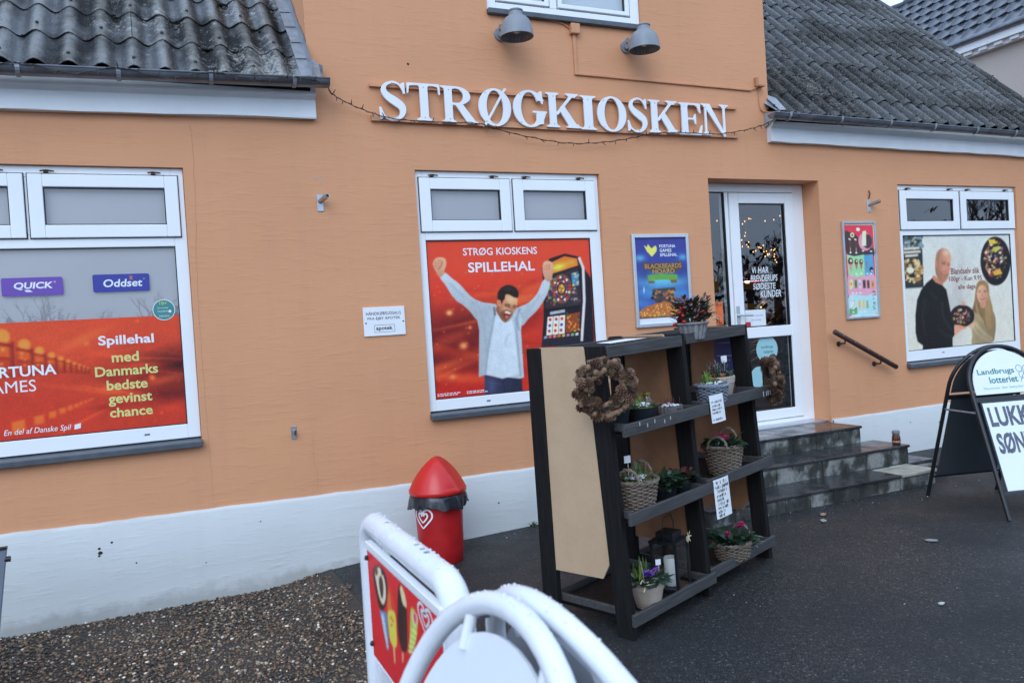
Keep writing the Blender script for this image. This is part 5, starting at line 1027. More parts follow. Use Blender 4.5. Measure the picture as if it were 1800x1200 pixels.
# handrail
e = tag(empty('handrail', (6, 0, .9)), 'short brown wooden handrail sloping beside the entrance steps', 'handrail'); I_ = Matrix.Translation((-6, 0, -.9))
k = MB(); k.tube([(5.615, -.09, 1.275), (5.62, -.09, 1.272), (6.375, -.09, .895), (6.38, -.09, .892)], [.018, .024, .024, .018], 14); o = k.build('rail', M_HAND, e, smooth=True); o.data.transform(I_)
for t in (.17, .74):
    x = 5.615+.765*t; z = 1.275-.383*t; k = MB(); k.tube([(x, -.09, z-.018), (x+.004, -.08, z-.05), (x+.006, -.004, z-.055)], .008, 8); k.tube([(x+.006, -.007, z-.055), (x+.006, -.0, z-.055)], .024, 12); o = k.build('rail_bracket', M_HAND, e, smooth=True); o.data.transform(I_)
for t in (.12, .3, .5, .68, .86): x = 5.615+.765*t; z = 1.275-.383*t; k = MB(); k.ell((x+.003, -.112, z+.004), .005, .003, .005, 6, 4); o = k.build('screw', M_STEEL, e); o.data.transform(I_)
# ------------------------------------------------------------------ entrance steps
st = tag(empty('entrance_steps', (4.7, 0, .05)), 'three black-tiled steps with mouldy concrete risers below the door', 'steps'); I_ = Matrix.Translation((-4.7, 0, -.05))
def sp_(mb, n, mt, **kw): o = mb.build(n, mt, st, **kw); o.data.transform(I_); return o
for (xl, xr, yf, z0, z1, tiles, blocks, yb) in ((3.75, 5.545, -.40, .30, .455, 5, 7, .03), (3.55, 5.70, -.745, .155, .31, 6, 9, -.38), (3.35, 5.20, -1.075, -.05, .165, 5, 8, -.72)):
    w = (xr-xl)/tiles
    for i in range(tiles): k = MB(); k.box(xl+i*w+.0015, yf-.012, z1-.022+random.uniform(-.001, .001), xl+(i+1)*w-.0015, yb, z1+random.uniform(-.001, .001)); sp_(k, 'tread_tile', M_TREAD, bevel=.004, seg=2)
    w = (xr-.01-xl)/blocks
    for i in range(blocks): k = MB(); k.box(xl+i*w+.002, yf+random.uniform(-.002, .002), z0, xl+(i+1)*w-.002, yf+.10, z1-.022); sp_(k, 'riser_block', M_RISER, bevel=.006, seg=2)
    k = MB(); k.box(xl+.004, yf+.012, z0-.03, xr-.014, .0 if z1 > .4 else yb+.05, z1-.0225); sp_(k, 'step_core', M_RISER)
# right-hand end of the bottom step: pale tiles in front, dark ones behind
for a, b, c, d in ((5.205, 5.40, -1.085, -.80), (5.405, 5.60, -1.08, -.79)): k = MB(); k.box(a, c, .142, b, d, .166+random.uniform(-.003, .002)); sp_(k, 'pale_tile', M_YTILE, bevel=.005, seg=2)
for a, b in ((5.205, 5.58), (5.585, 5.95)): k = MB(); k.box(a+.5*(a < 5.3)*0, -.785, .140, b, -.03, .164); sp_(k, 'tread_tile', M_TREAD, bevel=.004)
for a, b, y in ((5.205, 5.40, -1.07), (5.405, 5.595, -1.065)): k = MB(); k.box(a, y, -.05, b, y+.2, .140); sp_(k, 'riser_block', M_RISER, bevel=.006)
k = MB(); k.box(5.21, -.9, -.05, 5.94, -.03, .138); sp_(k, 'step_core', M_RISER)
# jar left on the middle step
e = tag(empty('glass_jar', (5.655, -.66, .3105)), 'small brown glass jar with grey lid standing on the steps', 'jar')
k = MB(); k.lathe([(.001, 0), (.030, 0), (.034, .005), (.035, .03), (.033, .06), (.028, .075), (.026, .085)], 18); k.build('jar_body', M_AMBER, e, smooth=True)
k = MB(); k.lathe([(.029, .082), (.031, .084), (.031, .108), (.028, .112), (.001, .112)], 18); k.build('lid', M_GLID, e, smooth=True)
k = MB(); k.lathe([(.0355, .014), (.0356, .03)], 18); k.build('jar_label', mat('faded_label', (.40, .26, .22), .6), e, smooth=True)
# ------------------------------------------------------------------ litter bin
bn = tag(empty('litter_bin', (1.66, -.40, float(gz(1.66, -.4)))), 'red plastic litter bin with hooded lid and black bag against the plinth', 'bin')
k = MB(); k.lathe([(.001, 0), (.135, 0), (.142, .006), (.150, .10), (.158, .30), (.165, .47), (.160, .47), (.15, .3)], 40); k.build('body', M_RED, bn, smooth=True)
k = MB(); n = 64; vs = []; rows = [(.163, .475), (.178, .470), (.190, .455), (.196, .430), (.200, .405), (.203, .385)]
for j, (r, z) in enumerate(rows):
    for i in range(n):
        a = 6.2832*i/n; am = j/5; w = 1+am*(.022*math.sin(a*11+1)+.016*math.sin(a*23+j*1.3)+.03*math.sin(a*3+.5)+.012*math.sin(a*41+j*2)); vs.append((r*w*math.cos(a), r*w*math.sin(a), z+am*(.012*math.sin(a*3+2)+.008*math.sin(a*8)+.005*math.sin(a*19))))
k.add(vs, [(j*n+i, j*n+(i+1) % n, (j+1)*n+(i+1) % n, (j+1)*n+i) for j in range(5) for i in range(n)]); k.build('bin_bag', M_BAG, bn, smooth=True)
# hooded lid: dome cut back by two flat openings
k = MB(); n = 48; vs = []; pr_ = [(.188, .466), (.194, .472), (.194, .494), (.187, .502), (.180, .518), (.164, .550), (.140, .592), (.110, .635), (.076, .672), (.040, .698), (.010, .706)]
ca = R_(-38)
for r, z in pr_:
    for i in range(n):
        a = 6.2832*i/n; x, y = r*math.cos(a), r*math.sin(a)
        if z > .51:
            d = x*math.cos(ca)+y*math.sin(ca); lim = .175*(1-(z-.505)/.2)**.8+.010 if z < .704 else .010
            for sg_ in (1, -1):
                if d*sg_ > lim: x -= (d-lim*sg_)*math.cos(ca); y -= (d-lim*sg_)*math.sin(ca); d = lim*sg_
        vs.append((x, y, z))
k.add(vs, [(j*n+i, j*n+(i+1) % n, (j+1)*n+(i+1) % n, (j+1)*n+i) for j in range(len(pr_)-1) for i in range(n)]+[tuple(range((len(pr_)-1)*n, len(pr_)*n))]); k.build('lid', mat('bright_red_plastic', (.60, .020, .018), .25, var=.05, vs=6), bn, smooth=True)
HEART = [spline([(0, -.9), (-.55, -.35), (-.95, .15), (-.95, .62), (-.6, .92), (-.2, .8), (-.02, .45)], 6, False), spline([(0, -.9), (.55, -.35), (.95, .15), (.95, .62), (.6, .92), (.2, .8), (-.02, .45)], 6, False), spline([(0, -.35), (-.35, .0), (-.52, .3), (-.42, .55), (-.2, .5), (-.1, .25)], 6, False), spline([(0, -.35), (.35, .0), (.52, .3), (.42, .55), (.2, .5), (.08, .3)], 6, False)]
def heart(mb, f, w=.2, mi=0):
    for P in HEART:
        rb = ribbon(P, np.linspace(.7, 1, len(P))*w); n_ = len(rb)//2; mb.add([f(*p) for p in rb], [(i, i+1, len(rb)-2-i, len(rb)-1-i) for i in range(n_-1)], mi)
a0 = R_(-150); k = MB(); heart(k, lambda x, y: (.1635*math.cos(a0+x*.44), .1635*math.sin(a0+x*.44), .318+y*.068)); k.build('heart_logo', M_WHITE, bn)
# ------------------------------------------------------------------ plant racks
E1 = Vector((.93698528, .34817617, .02884348)); E2 = Vector((-.34832109, .93737528, 0)); E3 = E1.cross(E2)
RM = Matrix((E1, E2, E3)).transposed().to_4x4(); RM.translation = Vector((1.945, -2.32, 0.0))
def rackpos(u, v, w): return RM @ Matrix.Translation((u, v, w))
UWD = .70
M_HARD = mat('hardboard_brown', (.27, .135, .065), .6, var=.12, vs=14, bs=120, bst=.05)
def rack():
    e = empty('plant_rack', mat=RM.copy())
    for u in (0, UWD-.036):
        k = MB(); k.hexa([(u, .0, -.01), (u+.036, .0, -.01), (u+.036, .095, -.01), (u, .095, -.01), (u, .062, 1.385), (u+.036, .062, 1.385), (u+.036, .165, 1.385), (u, .165, 1.385)]); k.build('front_post', M_POST, e, bevel=.003)
        k = MB(); k.hexa([(u, .475, -.01), (u+.036, .475, -.01), (u+.036, .578, -.01), (u, .578, -.01), (u, .450, 1.385), (u+.036, .450, 1.385), (u+.036, .550, 1.385), (u, .550, 1.385)]); k.build('rear_post', M_POST, e, bevel=.003)
        z0, z1 = .255, 1.388; f = lambda z: .08+.072*z/1.385+.02; y1 = .485
        k = MB(); uu = u+.006 if u == 0 else u+.012
        P = [(f(z0)+.05, z0+.01), (y1, z0), (.462, z1), (f(z1)+.01, z1-.002), (f(z1)-.015, z1-.03), (f(.34), .34)]
        n_ = len(P); k.add([(uu, a, b) for a, b in P]+[(uu+.008, a, b) for a, b in P], [tuple(range(n_)), tuple(range(2*n_-1, n_-1, -1))]+[(i, n_+i, n_+(i+1) % n_, (i+1) % n_) for i in range(n_)]); k.m[0 if u > 0 else 1] = 1; k.build('side_panel', [M_FIBRE, M_HARD], e)
    for w, vf, vb in ((.127, -.022, .53), (.607, -.046, .52), (1.02, -.052, .515), (1.383, .040, .51)):
        i0, i1 = .037, UWD-.037
        k = MB(); k.box(i0, vf+.018, w-.055, i1, vb-.018, w-.038); s_ = k.build('shelf', M_POST, e)
        k = MB(); k.box(-.010 if vf < .03 else .0375, vf+(0 if vf < .03 else .012), w-.058, UWD+.006 if vf < .03 else UWD-.0375, vf+.019+(0 if vf < .03 else .012), w+random.uniform(-.002, .002)); k.build('front_rail', M_RAIL, s_, bevel=.003)
        k = MB(); k.box(i0, vb-.018, w-.058, i1, vb, w-.004); k.build('back_rail', M_RAIL, s_, bevel=.003)
        for a in (i0, i1-.018): k = MB(); k.box(a, vf+.0195, w-.058, a+.018, vb-.0185, w-.003); k.build('side_rail', M_RAIL, s_, bevel=.003)
    return e
rk = rack(); tag(rk, 'black stained plant rack with a fibreboard side, nearer to the camera', 'rack', 'pair of plant racks')
rk2 = copy_tree(rk); rk2.matrix_world = rackpos(.716, .034, .004); tag(rk2, 'black stained plant rack farther right, beside the entrance steps', 'rack', 'pair of plant racks')
# chalk marks on the right rack's front rail
k = MB()
for i, u in enumerate((1.30, 1.335, 1.355, 1.38)): k.box(u, -.0415, .975, u+.008, -.0402, 1.005-.004*(i % 2))
for u, w in ((.1, 1.0), (.16, .985), (.22, .995), (.3, .982), (.35, .99)): k.box(u, -.0535, w, u+.006, -.0522, w+.018)
k.v = [tuple(Vector(p)) for p in k.v]; o = k.build('chalk_mark', mat('chalk', (.4, .4, .4), .9), rk)
# --------------- pots and plants
def put(name, u, v, w, label, cat, rz=0, group=None):
    e = empty(name, mat=rackpos(u, v, w+.0015) @ Matrix.Rotation(rz, 4, 'Z')); tag(e, label, cat, group); return e
F2, F3, F1, F4 = 1.02-.038, .607-.038, .127-.038, 1.383-.038
def pot(e, r0, r1, h, mt, rim=True, ridges=0):
    k = MB(); n = 48
    prof = [(.001, 0), (r0, 0), (r0+.003, .004)]+([(r1*.95, h*.70), (r1*.96, h*.72), (r1, h*.73), (r1+.003, h*.98), (r1, h)] if rim else [(r1, h*.96), (r1+.002, h)])+[(r1-.008, h), (r1-.012, h-.02), (.001, h-.022)]
    vs = []
    for j, (r, z) in enumerate(prof):
        for i in range(n):
            a = 6.2832*i/n; q = r*(1+.022*(ridges and 2 < j+1 and z < h*.71 and z > .003)*math.cos(ridges*a)); vs.append((q*math.cos(a), q*math.sin(a), z))
    k.add(vs, [(j*n+i, j*n+(i+1) % n, (j+1)*n+(i+1) % n, (j+1)*n+i) for j in range(len(prof)-1) for i in range(n)]); return k.build('pot', mt, e, smooth=True)
def soil(e, r, z, mt=None):
    k = MB(); k.ell((0, 0, z), r, r, .018, 16, 6); k.build('soil', mt or M_SOIL, e, smooth=True)
rp = random.Random(5)
def foliage(e, name, mt, n, r, z0, z1, L, w, up=.5, sz=None, cx=0, cy=0, ymul=1):
    k = MB()
    for _ in range(n):
        a = rp.uniform(0, 6.283); q = r*math.sqrt(rp.random()); d = Vector((math.cos(a)*(1-up)+rp.uniform(-.3, .3), math.sin(a)*(1-up)+rp.uniform(-.3, .3), up+rp.uniform(-.3, .3)))
        k.leaf((cx+q*math.cos(a), cy+q*ymul*math.sin(a), rp.uniform(z0, z1)), d, (rp.uniform(-.3, .3), rp.uniform(-.3, .3), 1), L*rp.uniform(.6, 1.2), w*rp.uniform(.7, 1.2), 0, rp.uniform(.1, .5))
    return k.build(name, mt, e, smooth=True)
def shoots(e, n, r, z, h, mt=None, name='shoots', cx=0, cy=0, w=.009):
    k = MB()
    for _ in range(n):
        a = rp.uniform(0, 6.283); q = r*math.sqrt(rp.random()); k.leaf((cx+q*math.cos(a), cy+q*math.sin(a), z), (rp.uniform(-.25, .25), rp.uniform(-.25, .25), 1), (math.cos(a), math.sin(a), .2), h*rp.uniform(.5, 1.1), w, 0, rp.uniform(-.1, .2))
    return k.build(name, mt or M_GREENL, e, smooth=True)
def flowers(e, pts, R0, mt, name='flowers'):
    k = MB()
    for p in pts:
        for j in range(9):
            a = j*.698+rp.uniform(-.2, .2); d = Vector((math.cos(a), math.sin(a), rp.uniform(.1, .9))); k.leaf(p, d, (0, 0, 1), R0*rp.uniform(.7, 1.1), R0*.7, 0, .4)
    return k.build(name, mt, e, smooth=True)
def tagstick(e, x, y, z, h, s=.03, rz=0.):
    k = MB(); k.tube([(x, y, z), (x+.004, y, z+h)], .0022, 5); st_ = k.build('price_stick', M_RAFFIA, e)
    c, sn = math.cos(rz), math.sin(rz); k = MB(); k.hexa([(x+dx*c-dy*sn, y+dx*sn+dy*c, z+h+dz) for dx, dy, dz in ((-s/2, -.002, 0), (s/2, -.002, .002), (s/2, .0, .002), (-s/2, 0, 0), (-s/2, -.002, s*1.1), (s/2, -.002, s*1.15), (s/2, 0, s*1.15), (-s/2, 0, s*1.1))]); k.build('price_card', M_PAPER, e)
def lumps(e, n, r, z, s, mt, name):
    k = MB()
    for _ in range(n):
        a = rp.uniform(0, 6.283); q = r*math.sqrt(rp.random()); k.ell((q*math.cos(a), q*math.sin(a), z+rp.uniform(0, .012)), s*rp.uniform(.6, 1.3), s*rp.uniform(.6, 1.3), s*.6, 6, 4)
    o = k.build(name, mt, e, smooth=True); o['kind'] = 'stuff'; return o
def wicker(e, r0, r1, h, rows, stakes, mt, asp=1., th=.0055, rim=.011):
    k = MB()
    for j in range(rows):
        t = (j+.5)/rows; r = r0+(r1-r0)*t**.8; n = stakes*4; pts = []
        for i in range(n):
            a = 6.2832*i/n; q = r+th*.95*math.cos(stakes/2*a*2/2+j*math.pi); pts.append((q*math.cos(a), q*asp*math.sin(a), .006+h*t+.0015*math.sin(a*3+j)))
        k.tube(pts, h/rows*.52, 5, closed=True)
    w_ = k.build('weave', mt, e, smooth=True)
    k = MB(); k.lathe([(.001, .004), (r0, .004), (r0*.98+.0, .01), (r1*.93, h*.9)], 24)
    for i in range(stakes):
        a = 6.2832*(i+.25)/stakes; k.tube([(r0*math.cos(a), r0*asp*math.sin(a), .004), (r1*math.cos(a), r1*asp*math.sin(a), h)], .0035, 4)
    if asp != 1:
        k.v = [(x, y*(asp if abs(x*x+y*y) > 0 and i < 24*4 else 1), z) for i, (x, y, z) in enumerate(k.v)]
    k.build('lining', mat('basket_lining', (.05, .035, .025), .9), e)
    k = MB()
    for ph in (0, 2.1, 4.2):
        k.tube([((r1+.006*math.cos(9*a+ph))*math.cos(a), (r1+.006*math.cos(9*a+ph))*asp*math.sin(a), h+.006*math.sin(9*a+ph)) for a in np.linspace(0, 6.2832, 97)[:-1]], rim*.55, 5, closed=True)
    k.build('rim', mt, e, smooth=True)
def ear(e, ang, r, h, mt, asp=1., H=.07):
    c, s_ = math.cos(ang), math.sin(ang)*asp; tx, ty = -math.sin(ang), math.cos(ang)
    for ph in (0, 3.14):
        k = MB(); pts = []
        for t in np.linspace(0, math.pi, 16): b = .055*math.cos(t); pts.append((r*c+tx*b+.004*math.cos(6*t+ph)*c, r*s_+ty*b, h-.005+H*math.sin(t)+.005*math.sin(6*t+ph)))
        k.tube(pts, .005, 6); k.build('handle', mt, e, smooth=True)
# second shelf, near rack
e = put('flower_pot', .105, .10, F2, 'dark plastic pot half hidden behind the cone wreath', 'pot'); pot(e, .06, .08, .085, M_DKPOT, False); soil(e, .07, .07); foliage(e, 'moss', M_MOSS, 60, .07, .07, .085, .03, .006, .6)
e = put('flower_pot', .285, .065, F2, 'dark oval pot of bulbs and white moss on the near rack', 'pot'); pot(e, .062, .082, .078, M_DKPOT, False); soil(e, .075, .062, M_MOSS); foliage(e, 'moss', M_MOSS, 120, .085, .07, .085, .03, .005, .5); shoots(e, 11, .02, .07, .065, cx=-.035); shoots(e, 10, .02, .07, .06, cx=.03, cy=.03); lumps(e, 26, .04, .078, .012, M_SNOW, 'white_moss')
e = put('candle_jar', .46, .16, F2, 'clear glass grave candle with gold lid on the near rack', 'candle')
k = MB(); k.lathe([(.001, 0), (.027, 0), (.030, .01), (.030, .085), (.024, .10), (.022, .11)], 20); k.build('glass', M_LGLASS, e, smooth=True); k = MB(); k.lathe([(.001, .004), (.024, .004), (.024, .055), (.001, .06)], 16); k.build('wax', M_WAX, e, smooth=True)
k = MB(); k.lathe([(.024, .106), (.025, .108), (.025, .124), (.018, .128), (.001, .128)], 18); k.build('lid', mat('gold_tin', (.45, .33, .12), .3, .8), e, smooth=True)
e = put('flower_pot', .515, .055, F2, 'low ridged dark planter with white moss beside the candle', 'pot'); k = MB(); n = 60; vs = []
for z, r in ((0, .06), (.045, .066), (.05, .066), (.05, .058), (.04, .05)):
    for i in range(n): a = 6.2832*i/n; q = r*(1+.06*(z < .048)*math.cos(20*a)); vs.append((q*math.cos(a)*1.15, q*math.sin(a)*.8, z))
k.add(vs, [(j*n+i, j*n+(i+1) % n, (j+1)*n+(i+1) % n, (j+1)*n+i) for j in range(4) for i in range(n)]); k.build('pot', mat('ridged_taupe', (.13, .11, .11), .6), e, smooth=True); soil(e, .055, .035); lumps(e, 22, .045, .045, .010, M_SNOW, 'white_moss'); foliage(e, 'stalks', M_WINEL, 30, .05, .04, .05, .05, .003, .9)
# third shelf, near rack
e = put('wicker_basket', .20, .075, F3, 'large wicker basket of moss and bulbs with a white price tag', 'basket'); wicker(e, .078, .108, .145, 15, 22, M_WICK); soil(e, .10, .13, M_MOSS); foliage(e, 'moss', M_MOSS, 220, .10, .135, .155, .045, .005, .45); shoots(e, 26, .03, .14, .09, M_GREEN, cx=.035); lumps(e, 34, .05, .148, .013, M_SNOW, 'white_moss'); ear(e, R_(200), .108, .15, M_WICK); ear(e, R_(20), .108, .15, M_WICK); tagstick(e, -.01, .03, .14, .085, .032, R_(-40)); foliage(e, 'thyme', M_GREEND, 60, .045, .14, .17, .03, .007, .5, cx=-.06)
e = put('leafy_plant', .46, .09, F3, 'bushy dark green leafy plant beside the large wicker basket', 'plant'); pot(e, .05, .065, .05, M_DKPOT, False); soil(e, .06, .04); foliage(e, 'leaves', M_GREEND, 150, .075, .04, .10, .06, .03, .35); foliage(e, 'young_leaves', mat('grey_green', (.10, .15, .11), .5, var=.3, vs=30), 26, .07, .06, .10, .05, .026, .4)
e = put('leafy_plant', .60, .08, F3, 'trailing plant with reddish leaves at the right end of its shelf', 'plant'); pot(e, .04, .05, .05, M_DKPOT, False); soil(e, .045, .04); foliage(e, 'leaves', M_GREEND, 60, .06, .05, .085, .05, .024, .3); foliage(e, 'red_leaves', M_WINEL, 34, .065, .05, .10, .05, .02, .4)
# bottom shelf, near rack
e = put('flower_pot', .205, .055, F1, 'pale clay pot with violet primrose on the bottom shelf', 'pot'); pot(e, .056, .083, .135, M_TERRA); soil(e, .075, .12); foliage(e, 'leaves', M_GREEND, 70, .075, .115, .135, .075, .035, .25); foliage(e, 'variegated_leaves', mat('pale_leaf', (.35, .42, .36), .5, var=.3, vs=40), 14, .075, .13, .15, .05, .02, .3); flowers(e, [(rp.uniform(-.035, .045), rp.uniform(-.06, .0), .165+rp.uniform(-.01, .012)) for _ in range(9)], .022, M_VIOL); flowers(e, [(.0, -.03, .176), (.02, -.04, .174)], .007, M_ORAN, 'flower_eyes'); shoots(e, 12, .03, .13, .10, M_GREENL, cx=-.03, cy=.03, w=.013); shoots(e, 8, .03, .13, .11, M_GREEN, cx=.01, cy=.03, w=.016); tagstick(e, .075, -.02, .13, .055, .026, R_(-40))
k = MB(); k.tube([(-.05, -.02, .14), (-.09, -.05, .19), (-.14, -.08, .27)], .0022, 4); k.tube([(-.05, -.03, .13), (-.10, -.05, .165), (-.13, -.06, .16)], .003, 4); k.tube([(-.05, -.03, .12), (-.08, -.05, .128), (-.12, -.07, .12)], .004, 4); k.build('dry_stalks', M_RAFFIA, e)
ln = put('lantern', .475, .10, F1, 'black metal lantern with a white pillar candle inside', 'lantern', R_(8))
k = MB(); s_ = .068; k.box(-s_-.008, -s_-.008, 0, s_+.008, s_+.008, .018); k.build('base', M_BLACKM, ln, bevel=.003)
for a in (-1, 1):
    for b in (-1, 1): k = MB(); k.box(a*s_-.007, b*s_-.007, .018, a*s_+.007, b*s_+.007, .245); k.build('corner_post', M_BLACKM, ln)
k = MB(); k.hexa([(-s_-.012, -s_-.012, .245), (s_+.012, -s_-.012, .245), (s_+.012, s_+.012, .245), (-s_-.012, s_+.012, .245), (-s_-.012, -s_-.012, .258), (s_+.012, -s_-.012, .258), (s_+.012, s_+.012, .258), (-s_-.012, s_+.012, .258)]); k.box(-.045, -.045, .258, .045, .045, .272); k.box(-.05, -.05, .272, .05, .05, .298); k.build('roof', M_BLACKM, ln, bevel=.002)
k = MB(); k.tube([(-.06, 0, .26), (-.062, .0, .33), (-.04, .0, .375), (.04, .0, .375), (.062, .0, .33), (.06, 0, .26)], .0025, 6); k.build('handle', M_BLACKM, ln)
for x0, y0_, x1, y1 in ((-s_, -s_, s_, -s_), (-s_, s_, s_, s_), (-s_, -s_, -s_, s_), (s_, -s_, s_, s_)): k = MB(); k.add([(x0, y0_, .018), (x1, y1, .018), (x1, y1, .245), (x0, y0_, .245)], [(0, 1, 2, 3)]); k.build('glass', M_LGLASS, ln)
k = MB()
for a in np.linspace(0, 6.283, 7)[:-1]: k.leaf((.05, -s_-.014, .262), (math.cos(a), -.25, math.sin(a)), (0, -1, 0), .036, .009, 0, .2)
k.box(.035, -s_-.018, .24, .062, -s_-.014, .268); k.build('raffia_bow', M_RAFFIA, ln)
e = put('pillar_candle', .470, .095, F1+.020, 'white pillar candle standing inside the black lantern', 'candle'); k = MB(); k.lathe([(.001, 0), (.034, 0), (.036, .003), (.036, .140), (.033, .144), (.02, .138), (.001, .137)], 24); k.build('wax', M_WAX, e, smooth=True); k = MB(); k.tube([(0, 0, .136), (-.004, 0, .150), (-.008, .001, .156)], .002, 5); k.build('wick', M_PAPER, e)
# right rack, second shelf
e = put('woven_pot', .925, .06, F2, 'grey woven pot of bulbs and white moss behind the typed notice', 'pot'); wicker(e, .070, .086, .105, 12, 20, M_WICKG, th=.005); soil(e, .078, .095, M_MOSS); shoots(e, 26, .022, .10, .085, cx=-.03, cy=.01); shoots(e, 10, .015, .10, .055, cx=.035, cy=.02); lumps(e, 40, .055, .108, .013, M_SNOW, 'white_moss'); foliage(e, 'moss', M_MOSS, 90, .08, .10, .115, .028, .005, .4); foliage(e, 'ivy', M_GREEN, 22, .06, .105, .125, .03, .016, .3); flowers(e, [(.06, .02, .15), (.062, .01, .13)], .014, M_ORAN)
e = put('flower_pot', 1.085, .11, F2, 'ribbed beige clay pot with low shrubs on the right rack', 'pot'); pot(e, .062, .088, .135, M_TERRA, True, 26); soil(e, .08, .12); foliage(e, 'heather', M_GREEND, 120, .07, .12, .19, .02, .006, .7); foliage(e, 'pale_twigs', mat('pale_twig', (.30, .26, .24), .8, var=.2, vs=40), 110, .07, .14, .22, .018, .004, .8); foliage(e, 'leaves', M_GREEN, 26, .07, .12, .14, .05, .02, .4); lumps(e, 4, .06, .13, .011, M_ORAN, 'orange_berries'); shoots(e, 10, .05, .12, .11, M_GREEND, 'stems', w=.006); tagstick(e, .07, .0, .13, .075, .034, R_(-40))
# blue leaflet fixed to the right rack's far side panel
k = MB(); x_ = UWD-.036+.0100; k.add([(x_, .105, 1.03), (x_, .285, 1.03), (x_, .275, 1.325), (x_, .095, 1.325)], [(0, 1, 2, 3)]); k.add([(x_-.001, .125, 1.20+.0), (x_-.001, .26, 1.20), (x_-.001, .26, 1.206), (x_-.001, .125, 1.206)], [(0, 1, 2, 3)], 1); k.add([(x_-.001, .16, 1.28), (x_-.001, .25, 1.28), (x_-.001, .25, 1.284), (x_-.001, .16, 1.284)], [(0, 1, 2, 3)], 1)
o = k.build('blue_leaflet', [mat('navy_print', (.03, .05, .18), .4, var=.1), mat('pale_blue_print', (.25, .3, .5), .5)], rk2)
# right rack, third shelf
e = put('wicker_basket', 1.035, .085, F3, 'tall wicker basket of pink flowers on the right rack', 'basket'); wicker(e, .075, .108, .165, 17, 22, M_WICK); soil(e, .10, .15); ear(e, R_(195), .106, .165, M_WICK); ear(e, R_(15), .106, .165, M_WICK, H=.085); foliage(e, 'leaves', M_GREEND, 60, .085, .155, .18, .065, .045, .3); foliage(e, 'bright_leaves', M_GREEN, 20, .08, .165, .19, .05, .035, .3); flowers(e, [(rp.uniform(-.08, .06), rp.uniform(-.07, .05), .205+rp.uniform(-.012, .015)) for _ in range(9)], .022, M_PINK); lumps(e, 26, .05, .168, .011, M_SNOW, 'white_moss')
# right rack, bottom shelf
e = put('wicker_basket', 1.035, .07, F1, 'low oval wicker basket of pink cyclamen and ivy on the bottom shelf', 'basket'); wicker(e, .092, .118, .098, 11, 24, M_WICK, .85); soil(e, .10, .085); ear(e, R_(5), .114, .10, M_WICK, H=.08); foliage(e, 'leaves', M_GREEND, 130, .095, .09, .125, .06, .032, .35); foliage(e, 'ivy', mat('grey_green', (.1, .15, .11), .5), 34, .05, .07, .12, .04, .02, .1, cx=.06, cy=-.07); flowers(e, [(.065+rp.uniform(-.02, .02), -.02+rp.uniform(-.02, .02), .172+rp.uniform(-.01, .015)) for _ in range(6)], .022, M_PINK); flowers(e, [(-.085+rp.uniform(-.012, .012), -.03, .162+rp.uniform(-.01, .012)) for _ in range(4)], .02, M_PINK, 'left_flowers'); shoots(e, 3, .01, .09, .09, M_GREEN, cx=.0, cy=.0, w=.014)
# top: red-berried wintergreen in a whitewashed slatted box
e = put('slatted_basket', .885, .125, F4, 'whitewashed slatted basket of red-berried wintergreen on top of the racks', 'basket'); M_SLAT = mat('whitewashed_slat', (.26, .25, .25), .7, var=.25, vs=40)
for i in range(16):
    a = 6.2832*i/16; k = MB(); c, s_ = math.cos(a), math.sin(a); t = Vector((-s_, c, 0)); 
    k.hexa([Vector((c*r, s_*r, z))+t*w for z in (0, .085) for r, w in ((.058+z*.3, -.0085), (.058+z*.3, .0085), (.053+z*.3, .0085), (.053+z*.3, -.0085))]); k.build('slat', M_SLAT, e)
k = MB(); k.tube([(.086*math.cos(a), .086*math.sin(a), .088) for a in np.linspace(0, 6.2832, 33)[:-1]], .006, 6, closed=True); k.lathe([(.001, .003), (.052, .003), (.076, .08)], 20); k.build('hoop', M_SLAT, e, smooth=True)
foliage(e, 'leaves', M_GREEND, 190, .095, .085, .20, .05, .026, .4); foliage(e, 'wine_leaves', M_WINEL, 120, .10, .10, .22, .045, .02, .5); foliage(e, 'frosted_leaves', mat('frosted_leaf', (.30, .34, .33), .6), 14, .10, .11, .20, .05, .016, .4)
k = MB()
for _ in range(34): a = rp.uniform(0, 6.283); q = rp.uniform(.05, .115); k.ell((q*math.cos(a), q*math.sin(a), rp.uniform(.075, .18)), .010, .010, .010, 8, 5)
k.build('berries', M_BERRY, e, smooth=True)['kind'] = 'stuff'; foliage(e, 'dry_fringe', M_RAFFIA, 26, .03, .09, .13, .07, .006, -.1, cx=.085, cy=-.05); k = MB(); k.box(.02, .0, .2, .045, .003, .24); k.build('plant_label', mat('grey_label', (.22, .27, .33), .5), e)
# frost and a white paper on the top shelf
k = MB(); k.add([(.10, .08, F4+.046), (.42, .10, F4+.046), (.40, .22, F4+.047), (.14, .2, F4+.047)], [(0, 1, 2, 3)]); o = k.build('paper_sheet', M_PAPER); o.matrix_world = RM.copy(); tag(o, 'white paper lying on top of the near rack', 'paper')
